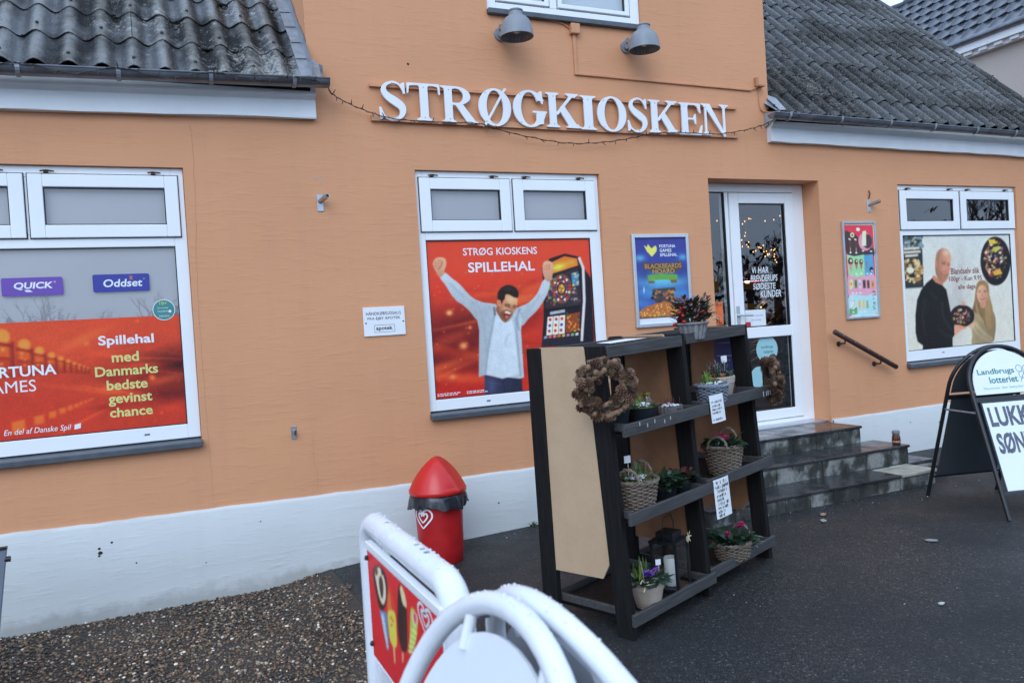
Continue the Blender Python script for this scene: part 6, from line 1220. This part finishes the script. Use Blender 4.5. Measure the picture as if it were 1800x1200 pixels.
# notices (the writing is too small to read: strokes of the same size and rhythm)
def scribble(k, x0, x1, z0, z1, w):
    h = z1-z0; x = x0
    while x < x1:
        for _ in range(rp.randint(1, 3)):
            P = [(x+rp.uniform(0, .55)*h, z0+rp.random()*h) for _ in range(3)]; P[0] = (P[0][0], z0); P[-1] = (P[-1][0], z1-rp.uniform(0, .3)*h)
            rb = ribbon(np.array(P), w); m_ = len(rb)//2; k.add([(p[0], 0, p[1]) for p in rb], [(i, i+1, len(rb)-2-i, len(rb)-1-i) for i in range(m_-1)])
        x += h*(.72 if rp.random() > .18 else 1.3)
def notice(u, v, w0, wd, ht, label, lines, tilt):
    e = put('paper_notice', u, v, w0, label, 'notice'); k = MB(); n = 6
    vs = [(wd*i/n, -.004*math.sin(math.pi*i/n)-.0015-.01*(j == 0), ht*j+tilt*wd*i/n*0) for j in (0, 1) for i in range(n+1)]
    k.add(vs, [(i, i+1, n+1+i+1, n+1+i) for i in range(n)]); k.build('sheet', M_PAPER, e, smooth=True)
    k = MB()
    for a, b, c, d in lines: scribble(k, a, b, c, d, tilt)
    k.v = [(x, -.004*math.sin(math.pi*min(max(x/wd, 0), 1))-.0028-.01*(1-z/ht), z) for x, y, z in k.v]; k.build('lettering', M_INK, e); return e
typed = [(.012, .105, .103, .115), (.012, .09, .083, .094), (.012, .10, .065, .076), (.012, .085, .047, .058), (.012, .095, .012, .023)]
notice(.720, -.0445, 1.045-.135, .135, .145, 'small white typed notice clipped to the right rack', typed, .0022)
hand = [(.02, .125, .178, .196), (.012, .14, .155, .172), (.025, .11, .133, .150), (.02, .095, .110, .127), (.02, .09, .088, .105), (.02, .13, .067, .083), (.02, .115, .047, .062), (.02, .075, .027, .042), (.02, .07, .007, .022)]
notice(.705, -.0405, .612-.205, .150, .205, 'tall handwritten white notice hanging on the lower right rack', hand, .0032)
# wreaths
def wreath(name, M_, R0, r0, label, seed):
    q = random.Random(seed); e = empty(name, mat=M_); tag(e, label, 'wreath', 'cone wreaths on the racks')
    k = MB(); k.tube([(R0*math.cos(a), 0, R0*math.sin(a)) for a in np.linspace(0, 6.2832, 37)[:-1]], r0*.55, 8, closed=True); k.build('ring', M_PINE, e, smooth=True)
    cones = []
    for i in range(72):
        a = 6.2832*i/72+q.uniform(-.1, .1); b = q.uniform(-2.6, .4); p = Vector(((R0+r0*math.cos(b)*.95)*math.cos(a), r0*math.sin(b)*.95, (R0+r0*math.cos(b)*.95)*math.sin(a)))
        d = Vector((q.uniform(-1, 1), -.7, q.uniform(-1, 1))).normalized(); L = q.uniform(.022, .038); kind = q.random(); k = MB()
        if kind < .72:      # cone of overlapping scales
            side = d.orthogonal().normalized(); oth = d.cross(side); w = L*.62
            k.ell(p, w*.5, w*.5, L*.9, 7, 5, 1, R=d.to_track_quat('Z', 'Y').to_matrix())
            for t in np.linspace(-.75, .85, 7):
                rr = w*math.sqrt(max(.05, 1-t*t*.9))
                for j in range(7):
                    an = j*.8976+t*5; rd = side*math.cos(an)+oth*math.sin(an); k.leaf(p+d*L*t+rd*rr*.35, rd*1.0+d*.45, d, rr*1.05, rr*.62, 0, .3)
            o = k.build('cone', [M_PINEL if q.random() < .35 else mat('cone_scale', (.15, .076, .044), .7, var=.5, vs=90), M_PINE], e)
        elif kind < .88:    # bark or cinnamon stick
            t_ = Vector((-math.sin(a), q.uniform(-.3, .3), math.cos(a))).normalized(); k.tube([p-t_*.045, p, p+t_*.045], .012, 8); o = k.build('bark_stick', M_PINEL, e, smooth=True)
        else: k.ell(p, .016, .014, .016, 8, 6); o = k.build('nut', mat('nut_brown', (.20, .11, .06), .5, var=.2, vs=30), e, smooth=True)
    k = MB()
    for i in range(90):
        a = q.uniform(0, 6.283); b = q.uniform(-2.6, .6); p = ((R0+r0*math.cos(b))*math.cos(a), r0*math.sin(b), (R0+r0*math.cos(b))*math.sin(a)); k.leaf(p, (q.uniform(-1, 1), q.uniform(-1, 0), q.uniform(-1, 1)), (0, -1, 0), .022, .006, 0, .3)
    k.build('moss', mat('dark_moss', (.055, .06, .02), .9, var=.4, vs=50), e)
cp = RM @ Vector((-.052, .018, 1.195)); d_ = Vector((0, -5.5, 1.4))-cp; az_ = math.atan2(d_.x, -d_.y)
wreath('cone_wreath', Matrix.Translation(cp) @ Matrix.Rotation(az_+R_(14), 4, 'Z') @ Matrix.Rotation(R_(4), 4, 'X'), .098, .037, 'brown cone wreath on the left front post of the near rack', 4)
cp = RM @ Vector((1.455, -.005, 1.055)); wreath('cone_wreath', Matrix.Translation(cp) @ Matrix.Rotation(R_(62), 4, 'Z'), .095, .036, 'brown and straw cone wreath at the right end of the racks', 9)
# ------------------------------------------------------------------ pavement signs
def aboard(name, loc, phi, H, R0, al, tr, mt_t, label, cat):
    """sandwich board of two hinged arched tubes; local x along the board, +y towards the second face"""
    e = empty(name, mat=Matrix.Translation(loc) @ Matrix.Rotation(phi, 4, 'Z')); tag(e, label, cat); return e
def arch_pt(x, s_, sd_, H, al, gap):     # a point s_ below the top, on the face sd_ (-1 front, +1 back)
    return Vector((x, sd_*(gap+s_*math.sin(al)), H-s_*math.cos(al)))
def arch_face(e, sd_, H, R0, al, gap, tr, mt_t, mt_p, mt_back, pan, name):
    L = (H-.0)/math.cos(al); P = []
    P += [(-R0, L)]+[(R0*math.cos(t), R0-R0*math.sin(t)) for t in np.linspace(math.pi, 0, 25)]+[(R0, L)]
    k = MB(); k.tube([arch_pt(x, s_, sd_, H, al, gap) for x, s_ in P], tr, 14); a = k.build('arched_leg', mt_t, e, smooth=True)
    return a
# black board, right
wx = Vector((.96, -.274, 0)).normalized(); phi = math.atan2(wx.y, wx.x)
T = Vector((5.058, -1.715, .05))+wx*.285
ab = aboard('pavement_sign', T, phi, 1.1, .285, .34, .014, M_BLACKM, 'black sandwich board with green lottery heading and hand-lettered closing notice', 'sign')
H, RR, AL, GAP = 1.105, .285, .335, .016
for sd_ in (-1, 1): arch_face(ab, sd_, H, RR, AL, GAP, .0135, M_BLACKM, None, None, None, 'arch')
def face_panel(e, sd_, poly, off, mt, name, th=.006):
    n_ = len(poly); k = MB(); nn = Vector((0, sd_*math.cos(AL), math.sin(AL)))
    a = [arch_pt(x, s_, sd_, H, AL, GAP)+nn*off for x, s_ in poly]; b = [p-nn*th for p in a]
    k.add(a+b, [tuple(range(n_)), tuple(range(2*n_-1, n_-1, -1))]+[(i, n_+i, n_+(i+1) % n_, (i+1) % n_) for i in range(n_)]); return k.build(name, mt, e)
rp_ = RR-.028
half = [(rp_*math.cos(t), .028+rp_-rp_*math.sin(t)) for t in np.linspace(math.pi, 0, 25)]+[(rp_, .335), (-rp_, .335)]
M_SIGNW = mat('white_sign_face', (.74, .78, .82), .3, var=.03, vs=3)
for sd_ in (-1, 1):
    hd = face_panel(ab, sd_, half, .002, M_SIGNW if sd_ < 0 else M_DKPANEL, 'header_panel')
    pn = face_panel(ab, sd_, [(-rp_+.012, .385), (rp_-.012, .385), (rp_-.012, .995), (-rp_+.012, .995)], .002, M_DKPANEL, 'board')
    for s0, s1 in ((.352, .385), (.995, 1.01)): face_panel(ab, sd_, [(-RR+.008, s0), (RR-.008, s0), (RR-.008, s1), (-RR+.008, s1)], .004, M_BLACKM, 'cross_bar', .012)
ps = face_panel(ab, -1, [(-rp_+.02, .395), (rp_-.02, .395), (rp_-.02, .985), (-rp_+.02, .985)], .005, M_SIGNW, 'poster_sheet', .001)
def on_face(k, off):
    nn = Vector((0, -math.cos(AL), math.sin(AL))); k.v = [tuple(arch_pt(x, s_, -1, H, AL, GAP)+nn*off) for x, y, s_ in k.v]; return k
def ft(k, s_, x0, x1, t0, t1, bold=.01, mi=0):      # lettering between drops t0 (upper) and t1 (lower)
    b = len(k.v); put_text(k, s_, x0, 0, x1, 1, 0, bold, 0, mi); k.v[b:] = [(x, y, t1+(t0-t1)*z) for x, y, z in k.v[b:]]
M_LGREEN = mat('green_sign_ink', (.03, .20, .16), .5, var=.03)
k = MB(); ft(k, 'Landbrugs', -.205, .075, .158, .208, .016); ft(k, 'lotteriet', -.130, .085, .215, .262, .016); on_face(k, .0032).build('green_lettering', M_LGREEN, ab)
k = MB(); ft(k, 'Nummer der betyder noget', -.19, .20, .285, .308, .004); on_face(k, .0032).build('small_green_lettering', mat('pale_green_ink', (.25, .5, .47), .5), ab)
k = MB()
for cx, cy in ((.115, .17), (.165, .175), (.125, .215), (.17, .22)):
    a_ = np.linspace(0, 6.2832, 22); rb = ribbon(np.c_[cx+.022*np.cos(a_), cy+.024*np.sin(a_)], .0035); m_ = 22; k.add([(p[0], 0, p[1]) for p in rb], [(i, i+1, len(rb)-2-i, len(rb)-1-i) for i in range(m_-1)])
rb = ribbon(spline([(.145, .2), (.12, .235), (.105, .262)], 6, False), .004); k.add([(p[0], 0, p[1]) for p in rb], [(i, i+1, len(rb)-2-i, len(rb)-1-i) for i in range(len(rb)//2-1)]); on_face(k, .0032).build('clover_outline', M_LGREEN, ab)
k = MB(); ft(k, 'LUKKET', -.215, .215, .425, .56, .035); ft(k, 'SØNDAG', -.21, .21, .60, .745, .035); on_face(k, .0062).build('hand_lettering', mat('marker_grey', (.10, .11, .14), .6, var=.5, vs=90), ab)
for x in (-RR, RR):
    k = MB(); k.tube([arch_pt(x, .46, -1, H, AL, GAP), arch_pt(x, .46, 1, H, AL, GAP)], .007, 6); k.build('spreader', M_ALU, ab)
for x in (-.17, .17):
    s_ = RR-math.sqrt(RR*RR-x*x); k = MB(); k.tube([arch_pt(x, s_, -1, H, AL, GAP), arch_pt(x, s_, 1, H, AL, GAP)], .006, 6); k.build('hinge', M_ALU, ab)
# white sandwich board, close to the camera
phi = -1.52366; T = Vector((.457, -4.463, float(gz(.457, -4.46))))
H, RR, AL, GAP = 1.099-T.z, .30, .335, .020
wb = aboard('pavement_sign', T, phi, H, RR, AL, .0175, M_TUBE, 'white tubular sandwich board in the foreground with blank rounded panel', 'sign')
for sd_ in (-1, 1): arch_face(wb, sd_, H, RR, AL, GAP, .0175, M_TUBE, None, None, None, 'arch')
rp_ = RR-.042; half = [(rp_*math.cos(t), .042+rp_-rp_*math.sin(t)) for t in np.linspace(math.pi, 0, 25)]+[(rp_, 1.02), (-rp_, 1.02)]
for sd_ in (-1, 1):
    face_panel(wb, sd_, half, .0, M_SIGNW if sd_ < 0 else mat('grey_sign_back', (.34, .37, .42), .4), 'panel')
    for x in (-.12, .12):
        k = MB(); s0 = RR-math.sqrt(RR*RR-x*x); s1 = .042+rp_-math.sqrt(rp_*rp_-x*x); k.tube([arch_pt(x, s0, sd_, H, AL, GAP), arch_pt(x, s1+.02, sd_, H, AL, GAP)], .010, 8)
        k.build('panel_lug', M_TUBE, wb, smooth=True)
    face_panel(wb, sd_, [(-RR, 1.03), (RR, 1.03), (RR, 1.055), (-RR, 1.055)], .006, M_TUBE, 'cross_bar', .02)
k = MB(); k.add([(-.03, 0, .172), (.035, 0, .166), (.045, 0, .215), (.0, 0, .225), (-.035, 0, .21)], [(0, 1, 2, 3, 4)]); on_face(k, .002).build('tape_residue', mat('yellowed_tape', (.55, .55, .38), .6, var=.2, vs=40), wb)
for x in (-.20, .20):
    s0 = RR-math.sqrt(RR*RR-x*x); k = MB(); k.tube([arch_pt(x, s0, -1, H, AL, GAP), arch_pt(x, s0, 1, H, AL, GAP)], .009, 8); k.build('hinge', M_STEEL, wb)
# rain drops and frost beads clinging to the tubes
q = random.Random(2); k = MB()
for sd_ in (-1, 1):
    for _ in range(70):
        t = q.uniform(.2, 2.95); s0 = RR-RR*math.sin(t); c = arch_pt(RR*math.cos(t), s0, sd_, H, AL, GAP); rad = Vector((math.cos(t), 0, math.sin(t))); b = q.uniform(-.9, .9); d = rad*math.cos(b)+Vector((0, 1, 0))*math.sin(b)
        r = q.uniform(.0008, .0022)*q.uniform(.6, 1.2); k.ell(c+d*.0172, r*1.3, r*1.3, r, 6, 4)
dm = mat('frost_bead', (.70, .73, .78), .12, var=.1, vs=60); o = k.build('water_drops', dm, wb, smooth=True); o['kind'] = 'stuff'
# white tubular stand with the red ice cream banner
X0, YF_, YN, ZT, TR = .48, -3.43, -4.105, 1.02, .030
ic = tag(empty('ice_cream_sign', (X0, (YF_+YN)/2, float(gz(X0, -3.8)))), 'white tubular stand holding a red ice cream banner, over the gravel edge', 'sign'); zg = float(gz(X0, -3.8)); I_ = Matrix.Translation((-X0, -(YF_+YN)/2, -zg))
rc = .075; P = [(X0, YF_+.015, zg)]+[(X0, YF_-rc+rc*math.cos(t)+.0, ZT-rc+rc*math.sin(t)) for t in np.linspace(0, math.pi/2, 8)]+[(X0, YN+rc-rc*math.sin(t), ZT-rc+rc*math.cos(t)) for t in np.linspace(0, math.pi/2, 8)]+[(X0, YN, zg)]
k = MB(); k.tube(P, TR, 18); o = k.build('tube_frame', M_TUBE, ic, smooth=True); o.data.transform(I_)
k = MB(); k.box(.4475, YN+.005, .70, .455, -3.522, .972); k.box(.444, YN+.005, .972, .462, -3.522, .990); o = k.build('banner_panel', M_WHITE, ic, bevel=.002); o.data.transform(I_)
k = MB(); k.box(X0-.010, YN+.032, .12, X0+.010, YF_-.034, .66); o = k.build('lower_panel', M_TUBE, ic, bevel=.003); o.data.transform(I_)
for y in (YF_, YN): k = MB(); k.box(X0-.22, y-.03, zg, X0+.22, y+.03, zg+.035); o = k.build('foot', M_TUBE, ic, bevel=.006); o.data.transform(I_)
# banner print: u runs from the far leg (0) to the near leg
R = Ras(3.530, .705, -YN-.008, .968, 150, [(645, 952), (800, 1065), (780, 1080), (662, 1145)], [(3.537, .985), (4.185, 1.012), (4.117, .978), (3.563, .723)])
R.grad((196, 34, 46), (150, 28, 40), 0, 1)
mm = lambda pts: [(640+x/4.6158, 940+y/4.6158) for x, y in pts]
pl_ = lambda pts, c, cv=True, sh=None: R.poly(mm(pts), c, 1.2, cv, shade=sh)
pl_([(62, 215), (85, 190), (110, 200), (140, 250), (158, 330), (160, 440), (150, 510), (130, 540), (105, 500), (80, 380), (64, 280)], (50, 36, 36)); pl_([(72, 230), (100, 205), (130, 270), (148, 360), (150, 450), (135, 490), (110, 440), (88, 340)], (214, 206, 202)); pl_([(100, 280), (115, 270), (130, 330), (132, 420), (120, 430), (105, 350)], (70, 50, 50)); pl_([(66, 200), (80, 190), (92, 240), (80, 260)], (90, 70, 66)); pl_([(110, 215), (125, 240), (118, 262)], (60, 46, 46))
pl_([(110, 535), (165, 560), (185, 740), (200, 930), (190, 945), (165, 820), (135, 660)], (84, 130, 196), False); pl_([(122, 560), (140, 565), (180, 800), (195, 930), (186, 925), (150, 740)], (150, 190, 226), False)
for i in range(7): pl_([(128+10*i, 600+48*i), (150+8*i, 612+48*i), (152+8*i, 624+48*i), (130+10*i, 612+48*i)], (206, 214, 230), False)
pl_([(168, 350), (180, 345), (215, 480), (225, 570), (175, 560), (165, 450)], (216, 60, 40)); pl_([(166, 400), (176, 390), (200, 560), (172, 556)], (224, 110, 60)); pl_([(173, 550), (226, 568), (252, 760), (264, 905), (235, 905), (205, 830), (185, 700)], (222, 196, 84)); 
for x, y in ((200, 610), (215, 640), (208, 680)): R.ell(*mm([(x, y)])[0], 1.8, 2.2, (190, 60, 50))
pl_([(233, 910), (250, 912), (268, 1110), (258, 1108)], (206, 170, 130), False)
pl_([(236, 350), (262, 342), (300, 470), (325, 620), (350, 850), (356, 960), (330, 985), (300, 920), (262, 740), (245, 560)], (58, 36, 36), True, ((-1, 0), .35)); pl_([(246, 348), (262, 345), (296, 440), (312, 520), (296, 510), (280, 490), (262, 430)], (214, 200, 170)); pl_([(315, 985), (332, 988), (340, 1110), (330, 1115)], (206, 160, 140), False)
pl_([(346, 545), (370, 540), (410, 620), (420, 680), (428, 880), (400, 1000), (380, 990), (366, 800)], (150, 190, 84)); pl_([(360, 560), (400, 590), (416, 660), (400, 720), (372, 640)], (216, 190, 186)); pl_([(372, 590), (390, 590), (404, 650), (396, 680)], (206, 60, 100))
for i in range(5): pl_([(368, 720+60*i), (426, 780+55*i), (426, 800+55*i), (370, 745+60*i)], (214, 226, 176), False)
o = R.build('banner_print', ic, 0, mask=lambda x, z: np.ones_like(x, bool), xf=lambda co: np.stack([np.full(len(co), .4462), -co[:, 0], co[:, 2]], 1)); o.data.transform(I_)
k = MB(); heart(k, lambda x, y: (.4455, -(4.0+x*.046), .935+y*.032), .22); o = k.build('heart_logo', M_WHITE, ic); o.data.transform(I_)
for z in (.95, .735): k = MB(); k.ell((.443, -3.535, z), .006, .007, .007, 8, 5); o = k.build('bolt', M_GASKET, ic); o.data.transform(I_)
k = MB()
for _ in range(90):
    y = q.uniform(YN+.05, YF_-.06); b = q.uniform(-1.2, 1.2); r = q.uniform(.0008, .0022); k.ell((X0+math.sin(b)*TR, y, ZT+math.cos(b)*TR), r*1.3, r*1.3, r, 6, 4)
o = k.build('water_drops', dm, ic, smooth=True); o.data.transform(I_); o['kind'] = 'stuff'
k = MB()
for y, z, s_ in ((-3.93, 1.0505, .012), (-3.90, 1.0505, .007), (-3.925, 1.050, .005), (-3.86, 1.0505, .005), (-3.62, 1.0505, .004)): k.box(X0-.006, y-s_/2, z-.002, X0+.004, y+s_/2, z+.0003)
o = k.build('scuff_mark', mat('grey_scuff', (.2, .2, .22), .7), ic); o.data.transform(I_)
# edge of a grey board at the left border of the picture
lb = tag(empty('display_board', (-.702, -1.1, -.10)), 'edge of a grey board with a dark knob at the left border', 'board')
k = MB(); k.hexa([(-.7, -.012, 0), (-.10, -.012, 0), (-.10, .012, 0), (-.7, .012, 0), (-.7, -.012, .71), (.0, -.012, .71), (.0, .012, .71), (-.7, .012, .71)]); k.build('board', mat('grey_metal_board', (.20, .23, .28), .35, .3, var=.08), lb, bevel=.003)
k = MB(); k.box(-.7, -.016, .71, .001, .016, .721); k.build('top_edge', M_BLACKM, lb); k = MB(); k.tube([(-.012, 0, .662), (.012, 0, .662)], .013, 12); k.build('knob', M_BLACKM, lb, smooth=True)
# ------------------------------------------------------------------ house next door, seen over the right roof
nh = tag(empty('neighbouring_house', (13.6, 4, 0)), 'grey rendered house with dark glazed tile roof behind the right wing', 'building'); I_ = Matrix.Translation((-13.6, -4, 0))
def hp(mb, n, mt, par=None, **kw): o = mb.build(n, mt, par or nh, **kw); o.data.transform(I_) if par is None else None; return o
k = MB(); k.box(13.62, -3, -.2, 17.0, 7.0, 6.0); hp(k, 'wall', M_HOUSE)
k = MB(); k.box(13.50, -3, 5.78, 13.62, 7.03, 5.86); k.box(13.42, -3, 5.86, 13.62, 7.03, 5.99); co_ = hp(k, 'cornice', M_CORN)
for i in range(34): y = 7.0-.13-.28*i; k = MB(); k.box(13.455, y-.075, 5.80, 13.505, y+.075, 5.858); o = k.build('dentil', M_CORN, co_); o.data.transform(I_)
k = MB(); k.tube([(13.40, -3, 6.045), (13.40, 7.05, 6.045)], .062, 10); hp(k, 'gutter', M_ZINC, smooth=True)
xe, ze, w_, ex = 13.42, 6.10, .265, .33; sl45 = math.sqrt(.5)
k = MB(); k.hexa([(xe, -3, ze-.10), (15.3, -3, 7.88), (15.3, 7.05, 7.88), (xe, 7.05, ze-.10), (xe, -3, ze-.04), (15.3, -3, 7.93), (15.3, 7.05, 7.93), (xe, 7.05, ze-.04)]); k.add([(15.3, -3, 7.93), (17.2, -3, 6.0), (17.2, 7.05, 6.0), (15.3, 7.05, 7.93)], [(0, 1, 2, 3)]); rf = hp(k, 'roof', M_BLACKM)
tm = MB(); n = 6; prof = [(-.5, .012), (-.38, .030), (-.2, .026), (.0, .020), (.25, .020), (.42, .034), (.5, .050)]
L0 = .40; vs = []
low = [(.06), (.02), (0), (0), (.0), (.02), (.07)]
for (a, z), dl in zip(prof, low): vs.append((dl*1.0, a*w_*.97, z+.022))
for (a, z) in prof: vs.append((L0, a*w_*.97, z-.012))
for (a, z), dl in zip(prof, low): vs.append((dl, a*w_*.97, z-.002))
m_ = len(prof); tm.add(vs, [(i, i+1, m_+i+1, m_+i) for i in range(m_-1)]+[(2*m_+i, 2*m_+i+1, i+1, i) for i in range(m_-1)]+[(0, m_, 2*m_), (m_-1, 3*m_-1, 2*m_-1)])
t0 = tm.build('roof_tile', M_TILE, rf, smooth=True); first = True
for r in range(8):
    for c in range(20):
        o = t0 if first else t0.copy()
        if not first: COL.objects.link(o)
        first = False; o.parent = rf
        o.matrix_basis = Matrix.Translation((xe-.02+r*ex*sl45-13.6, 7.05-.14-c*w_-4-(w_/2 if r % 2 else 0), ze-.045+r*ex*sl45)) @ Matrix.Rotation(-R_(45)+random.uniform(-.01, .01), 4, 'Y')
k = MB()
for i in range(24): y = 7.1-i*.36; k.tube([(15.30, y, 7.955), (15.30, y-.2, 7.945), (15.30, y-.38, 7.94)], [.095, .088, .082], 12)
hp(k, 'ridge_tiles', M_TILE, smooth=True)
# ------------------------------------------------------------------ inside the door, and what the panes mirror
gl = tag(empty('indoor_garland', (5.78, .95, 2.38)), 'warm lit fairy-light garland hanging inside the door', 'string lights'); q = random.Random(8)
for path in ([(-.28, .1, .0), (-.22, .1, -.10), (-.10, .1, -.22), (.05, .1, -.20), (.12, .1, -.28), (.2, .1, -.24), (.26, .1, -.34)], [(-.75, .0, .10), (-.2, .0, .06), (.35, .0, .13), (.9, 0, .2)], [(-.2, 0, .06), (-.18, .05, -.2)], [(.3, 0, .1), (.34, .05, -.22), (.42, .05, -.5)]):
    P = spline(path, 5, False); k = MB(); k.tube(P.tolist(), .005, 4)
    k.build('cord', mat('warm_cord', (.35, .2, .08), .6), gl)
    for p in P[::1]:
        k = MB(); k.ell(Vector(p)+Vector((q.uniform(-.03, .03), q.uniform(-.03, .03), q.uniform(-.04, .02))), .0055, .0055, .008, 6, 4); k.build('bulb', M_FAIRY, gl)
sf = tag(empty('sweet_shelf', (6.75, 3.6, .45)), 'dim shelf of coloured goods seen through the door glass', 'shelf')
k = MB()
for z in (.0, .45, .9, 1.35, 1.8): k.box(-1.6, 0, z, 1.8, .4, z+.03)
for x in (-1.6, 0, 1.78): k.box(x, 0, 0, x+.02, .4, 1.85)
k.build('shelf_frame', M_HAND, sf); cols = [(.45, .05, .04), (.5, .35, .05), (.08, .2, .25), (.3, .15, .05), (.05, .12, .3), (.4, .4, .38)]
for z in (.03, .48, .93, 1.38):
    x = -1.5
    while x < 1.6:
        w = q.uniform(.12, .3); k = MB(); h = q.uniform(.12, .36); k.box(x, .02, z, x+w-.02, .3, z+h); ci = q.randrange(6); k.build('goods_box', mat('goods_%d' % ci, cols[ci], .5), sf); x += w
hl = tag(empty('hanging_lamp', (6.62, 2.2, 1.87)), 'red lampshade hanging inside the shop', 'lamp'); k = MB(); k.lathe([(.03, .16), (.10, .12), (.18, .0), (.175, .0), (.09, .11)], 20); k.build('shade', mat('red_shade', (.6, .03, .03), .4), hl, smooth=True); k = MB(); k.ell((0, 0, .02), .035, .035, .035, 8, 6); k.build('bulb', emis('warm_bulb', (1, .7, .4), 14), hl); k = MB(); k.tube([(0, 0, .16), (0, 0, 1.0)], .005, 5); k.build('cord', M_WIRE, hl)
ll = bpy.data.lights.new('shop_fill', 'POINT'); ll.energy = 9; ll.color = (1, .62, .30); ll.shadow_soft_size = .12; lo_ = bpy.data.objects.new('shop_fill', ll); COL.objects.link(lo_); lo_.parent = hl; lo_.location = (0, 0, -.03)  # added point light to warm the dim shop interior, under the red shade
xt = tag(empty('christmas_tree', (6.75, 1.75, .32)), 'dark christmas tree with amber lights inside the door', 'tree'); k = MB()
for _ in range(900): h = q.random()**1.3; a = q.uniform(0, 6.28); rr = .52*(1-h)+.04; rad = rr*q.uniform(.3, 1); k.leaf((rad*math.cos(a)*.5, rad*math.sin(a)*.5, .25+h*1.75), (math.cos(a), math.sin(a), -.2), (0, 0, 1), rr*.8+.05, .05, 0, .2)
k.build('needles', M_GREEND, xt); k = MB(); k.tube([(0, 0, 0), (0, 0, 1.9)], [.05, .01], 8); k.build('trunk', M_HAND, xt)
for _ in range(12): h = q.random(); a = q.uniform(0, 6.28); rr = .5*(1-h)+.06; k = MB(); k.ell((rr*math.cos(a), rr*math.sin(a), .3+h*1.65), .011, .011, .011, 6, 4); k.build('bulb', M_FAIRY, xt)
# bare winter trees across the road (they show only as reflections)
q = random.Random(21); k = MB(); kc = MB()
def branch(p, d, L, r, lv):
    e_ = p+d*L; k.tube([p, e_], [r, r*.6], 4 if lv < 2 else 3, cap=False)
    if lv >= 4: return
    for _ in range(3 if lv < 3 else 4):
        t = q.uniform(.45, 1); nd = (d+Vector((q.uniform(-.8, .8), q.uniform(-.8, .8), q.uniform(-.1, .6)))).normalized(); branch(p+d*L*t, nd, L*q.uniform(.5, .75), r*.5, lv+1)
for i in range(64):
    x = -40+i*2.6+q.uniform(-1.5, 1.5); y = -58+q.uniform(-16, 8)
    if x > 12 and q.random() < .2:
        for j in range(260): h = q.random(); a = q.uniform(0, 6.28); rr = 1.9*(1-h)*q.uniform(.5, 1); kc.leaf((x+rr*.3*math.cos(a), y+rr*.3*math.sin(a), .6+h*8.5), (math.cos(a), math.sin(a), -.35), (0, 0, 1), rr*1.1+.3, .5, 0, .2)
    else: branch(Vector((x, y, 0)), Vector((q.uniform(-.06, .06), 0, 1)), q.uniform(2.2, 3.4)*(1+max(0, x)/60), q.uniform(.16, .26)*(1+max(0, x)/60), 0)
o = k.build('bare_trees', mat('winter_bark', (.06, .05, .045), .9, var=.3, vs=2)); tag(o, 'belt of bare winter trees mirrored in the window panes', kind='stuff')
o = kc.build('fir_trees', mat('fir_needles', (.025, .035, .022), .8, var=.3, vs=3)); tag(o, 'dark firs among the bare trees, mirrored in the door glass', kind='stuff')
k = MB()
for i in range(6500): x = q.uniform(-45, 140); y = -60+q.uniform(-3, 3); z = q.random()**1.6*(4.2+1.2*math.sin(x*.23)+.8*math.sin(x*.61))*(1+max(0, x)/70); k.leaf((x, y, z), (q.uniform(-1, 1), q.uniform(-1, 1), q.uniform(.2, 1)), (0, 0, 1), q.uniform(.5, 1.1), .5, 0, .3)
o = k.build('hedge', mat('winter_hedge', (.045, .045, .035), .9, var=.3, vs=2)); tag(o, 'low winter hedge under the mirrored trees', kind='stuff')
# ------------------------------------------------------------------ small things on the ground
q = random.Random(3)
def weed(x, y, n, L, label):
    e = tag(empty('weed', (x, y, float(gz(x, y)))), label, 'plant'); k = MB()
    for _ in range(n): a = q.uniform(0, 6.28); k.leaf((q.uniform(-.012, .012), q.uniform(-.012, .012), 0), (math.cos(a), math.sin(a)*.6-.2, q.uniform(.5, 1.2)), (0, 0, 1), L*q.uniform(.6, 1.1), L*.28, 0, .3)
    k.build('leaves', M_GREEN, e)
weed(2.50, -.06, 16, .05, 'small green weed at the plinth beside the near rack'); weed(-.20, -.05, 8, .03, 'tiny weed at the foot of the plinth by the gravel')
for i, (x, y, c, lab) in enumerate(((4.17, -1.29, (.35, .20, .13), 'dry brown leaf on the asphalt before the steps'), (4.05, -1.41, (.30, .30, .28), 'pale flattened leaf on the asphalt before the steps'), (3.35, -2.84, (.5, .5, .46), 'pale flat stone on the asphalt at the lower right'), (4.19, -2.13, (.25, .25, .25), 'grey flat leaf on the asphalt in front of the sandwich board'))):
    k = MB(); n = 9; r = .032 if i != 2 else .018; pts = [(r*(1+.3*q.random())*math.cos(6.283*j/n), r*.55*(1+.3*q.random())*math.sin(6.283*j/n), .005+.003*q.random()) for j in range(n)]; bt = [(a*.9, b*.9, .001) for a, b, c_ in pts]
    k.add(pts+bt, [tuple(range(n))]+[(j, (j+1) % n, n+(j+1) % n, n+j) for j in range(n)]); o = k.build('fallen_leaf' if i != 2 else 'stone', mat('litter_%d' % i, c, .8, var=.2, vs=60)); o.location = (x, y, float(gz(x, y))+.004); o.rotation_euler.z = q.uniform(0, 3); tag(o, lab, 'leaf' if i != 2 else 'stone')
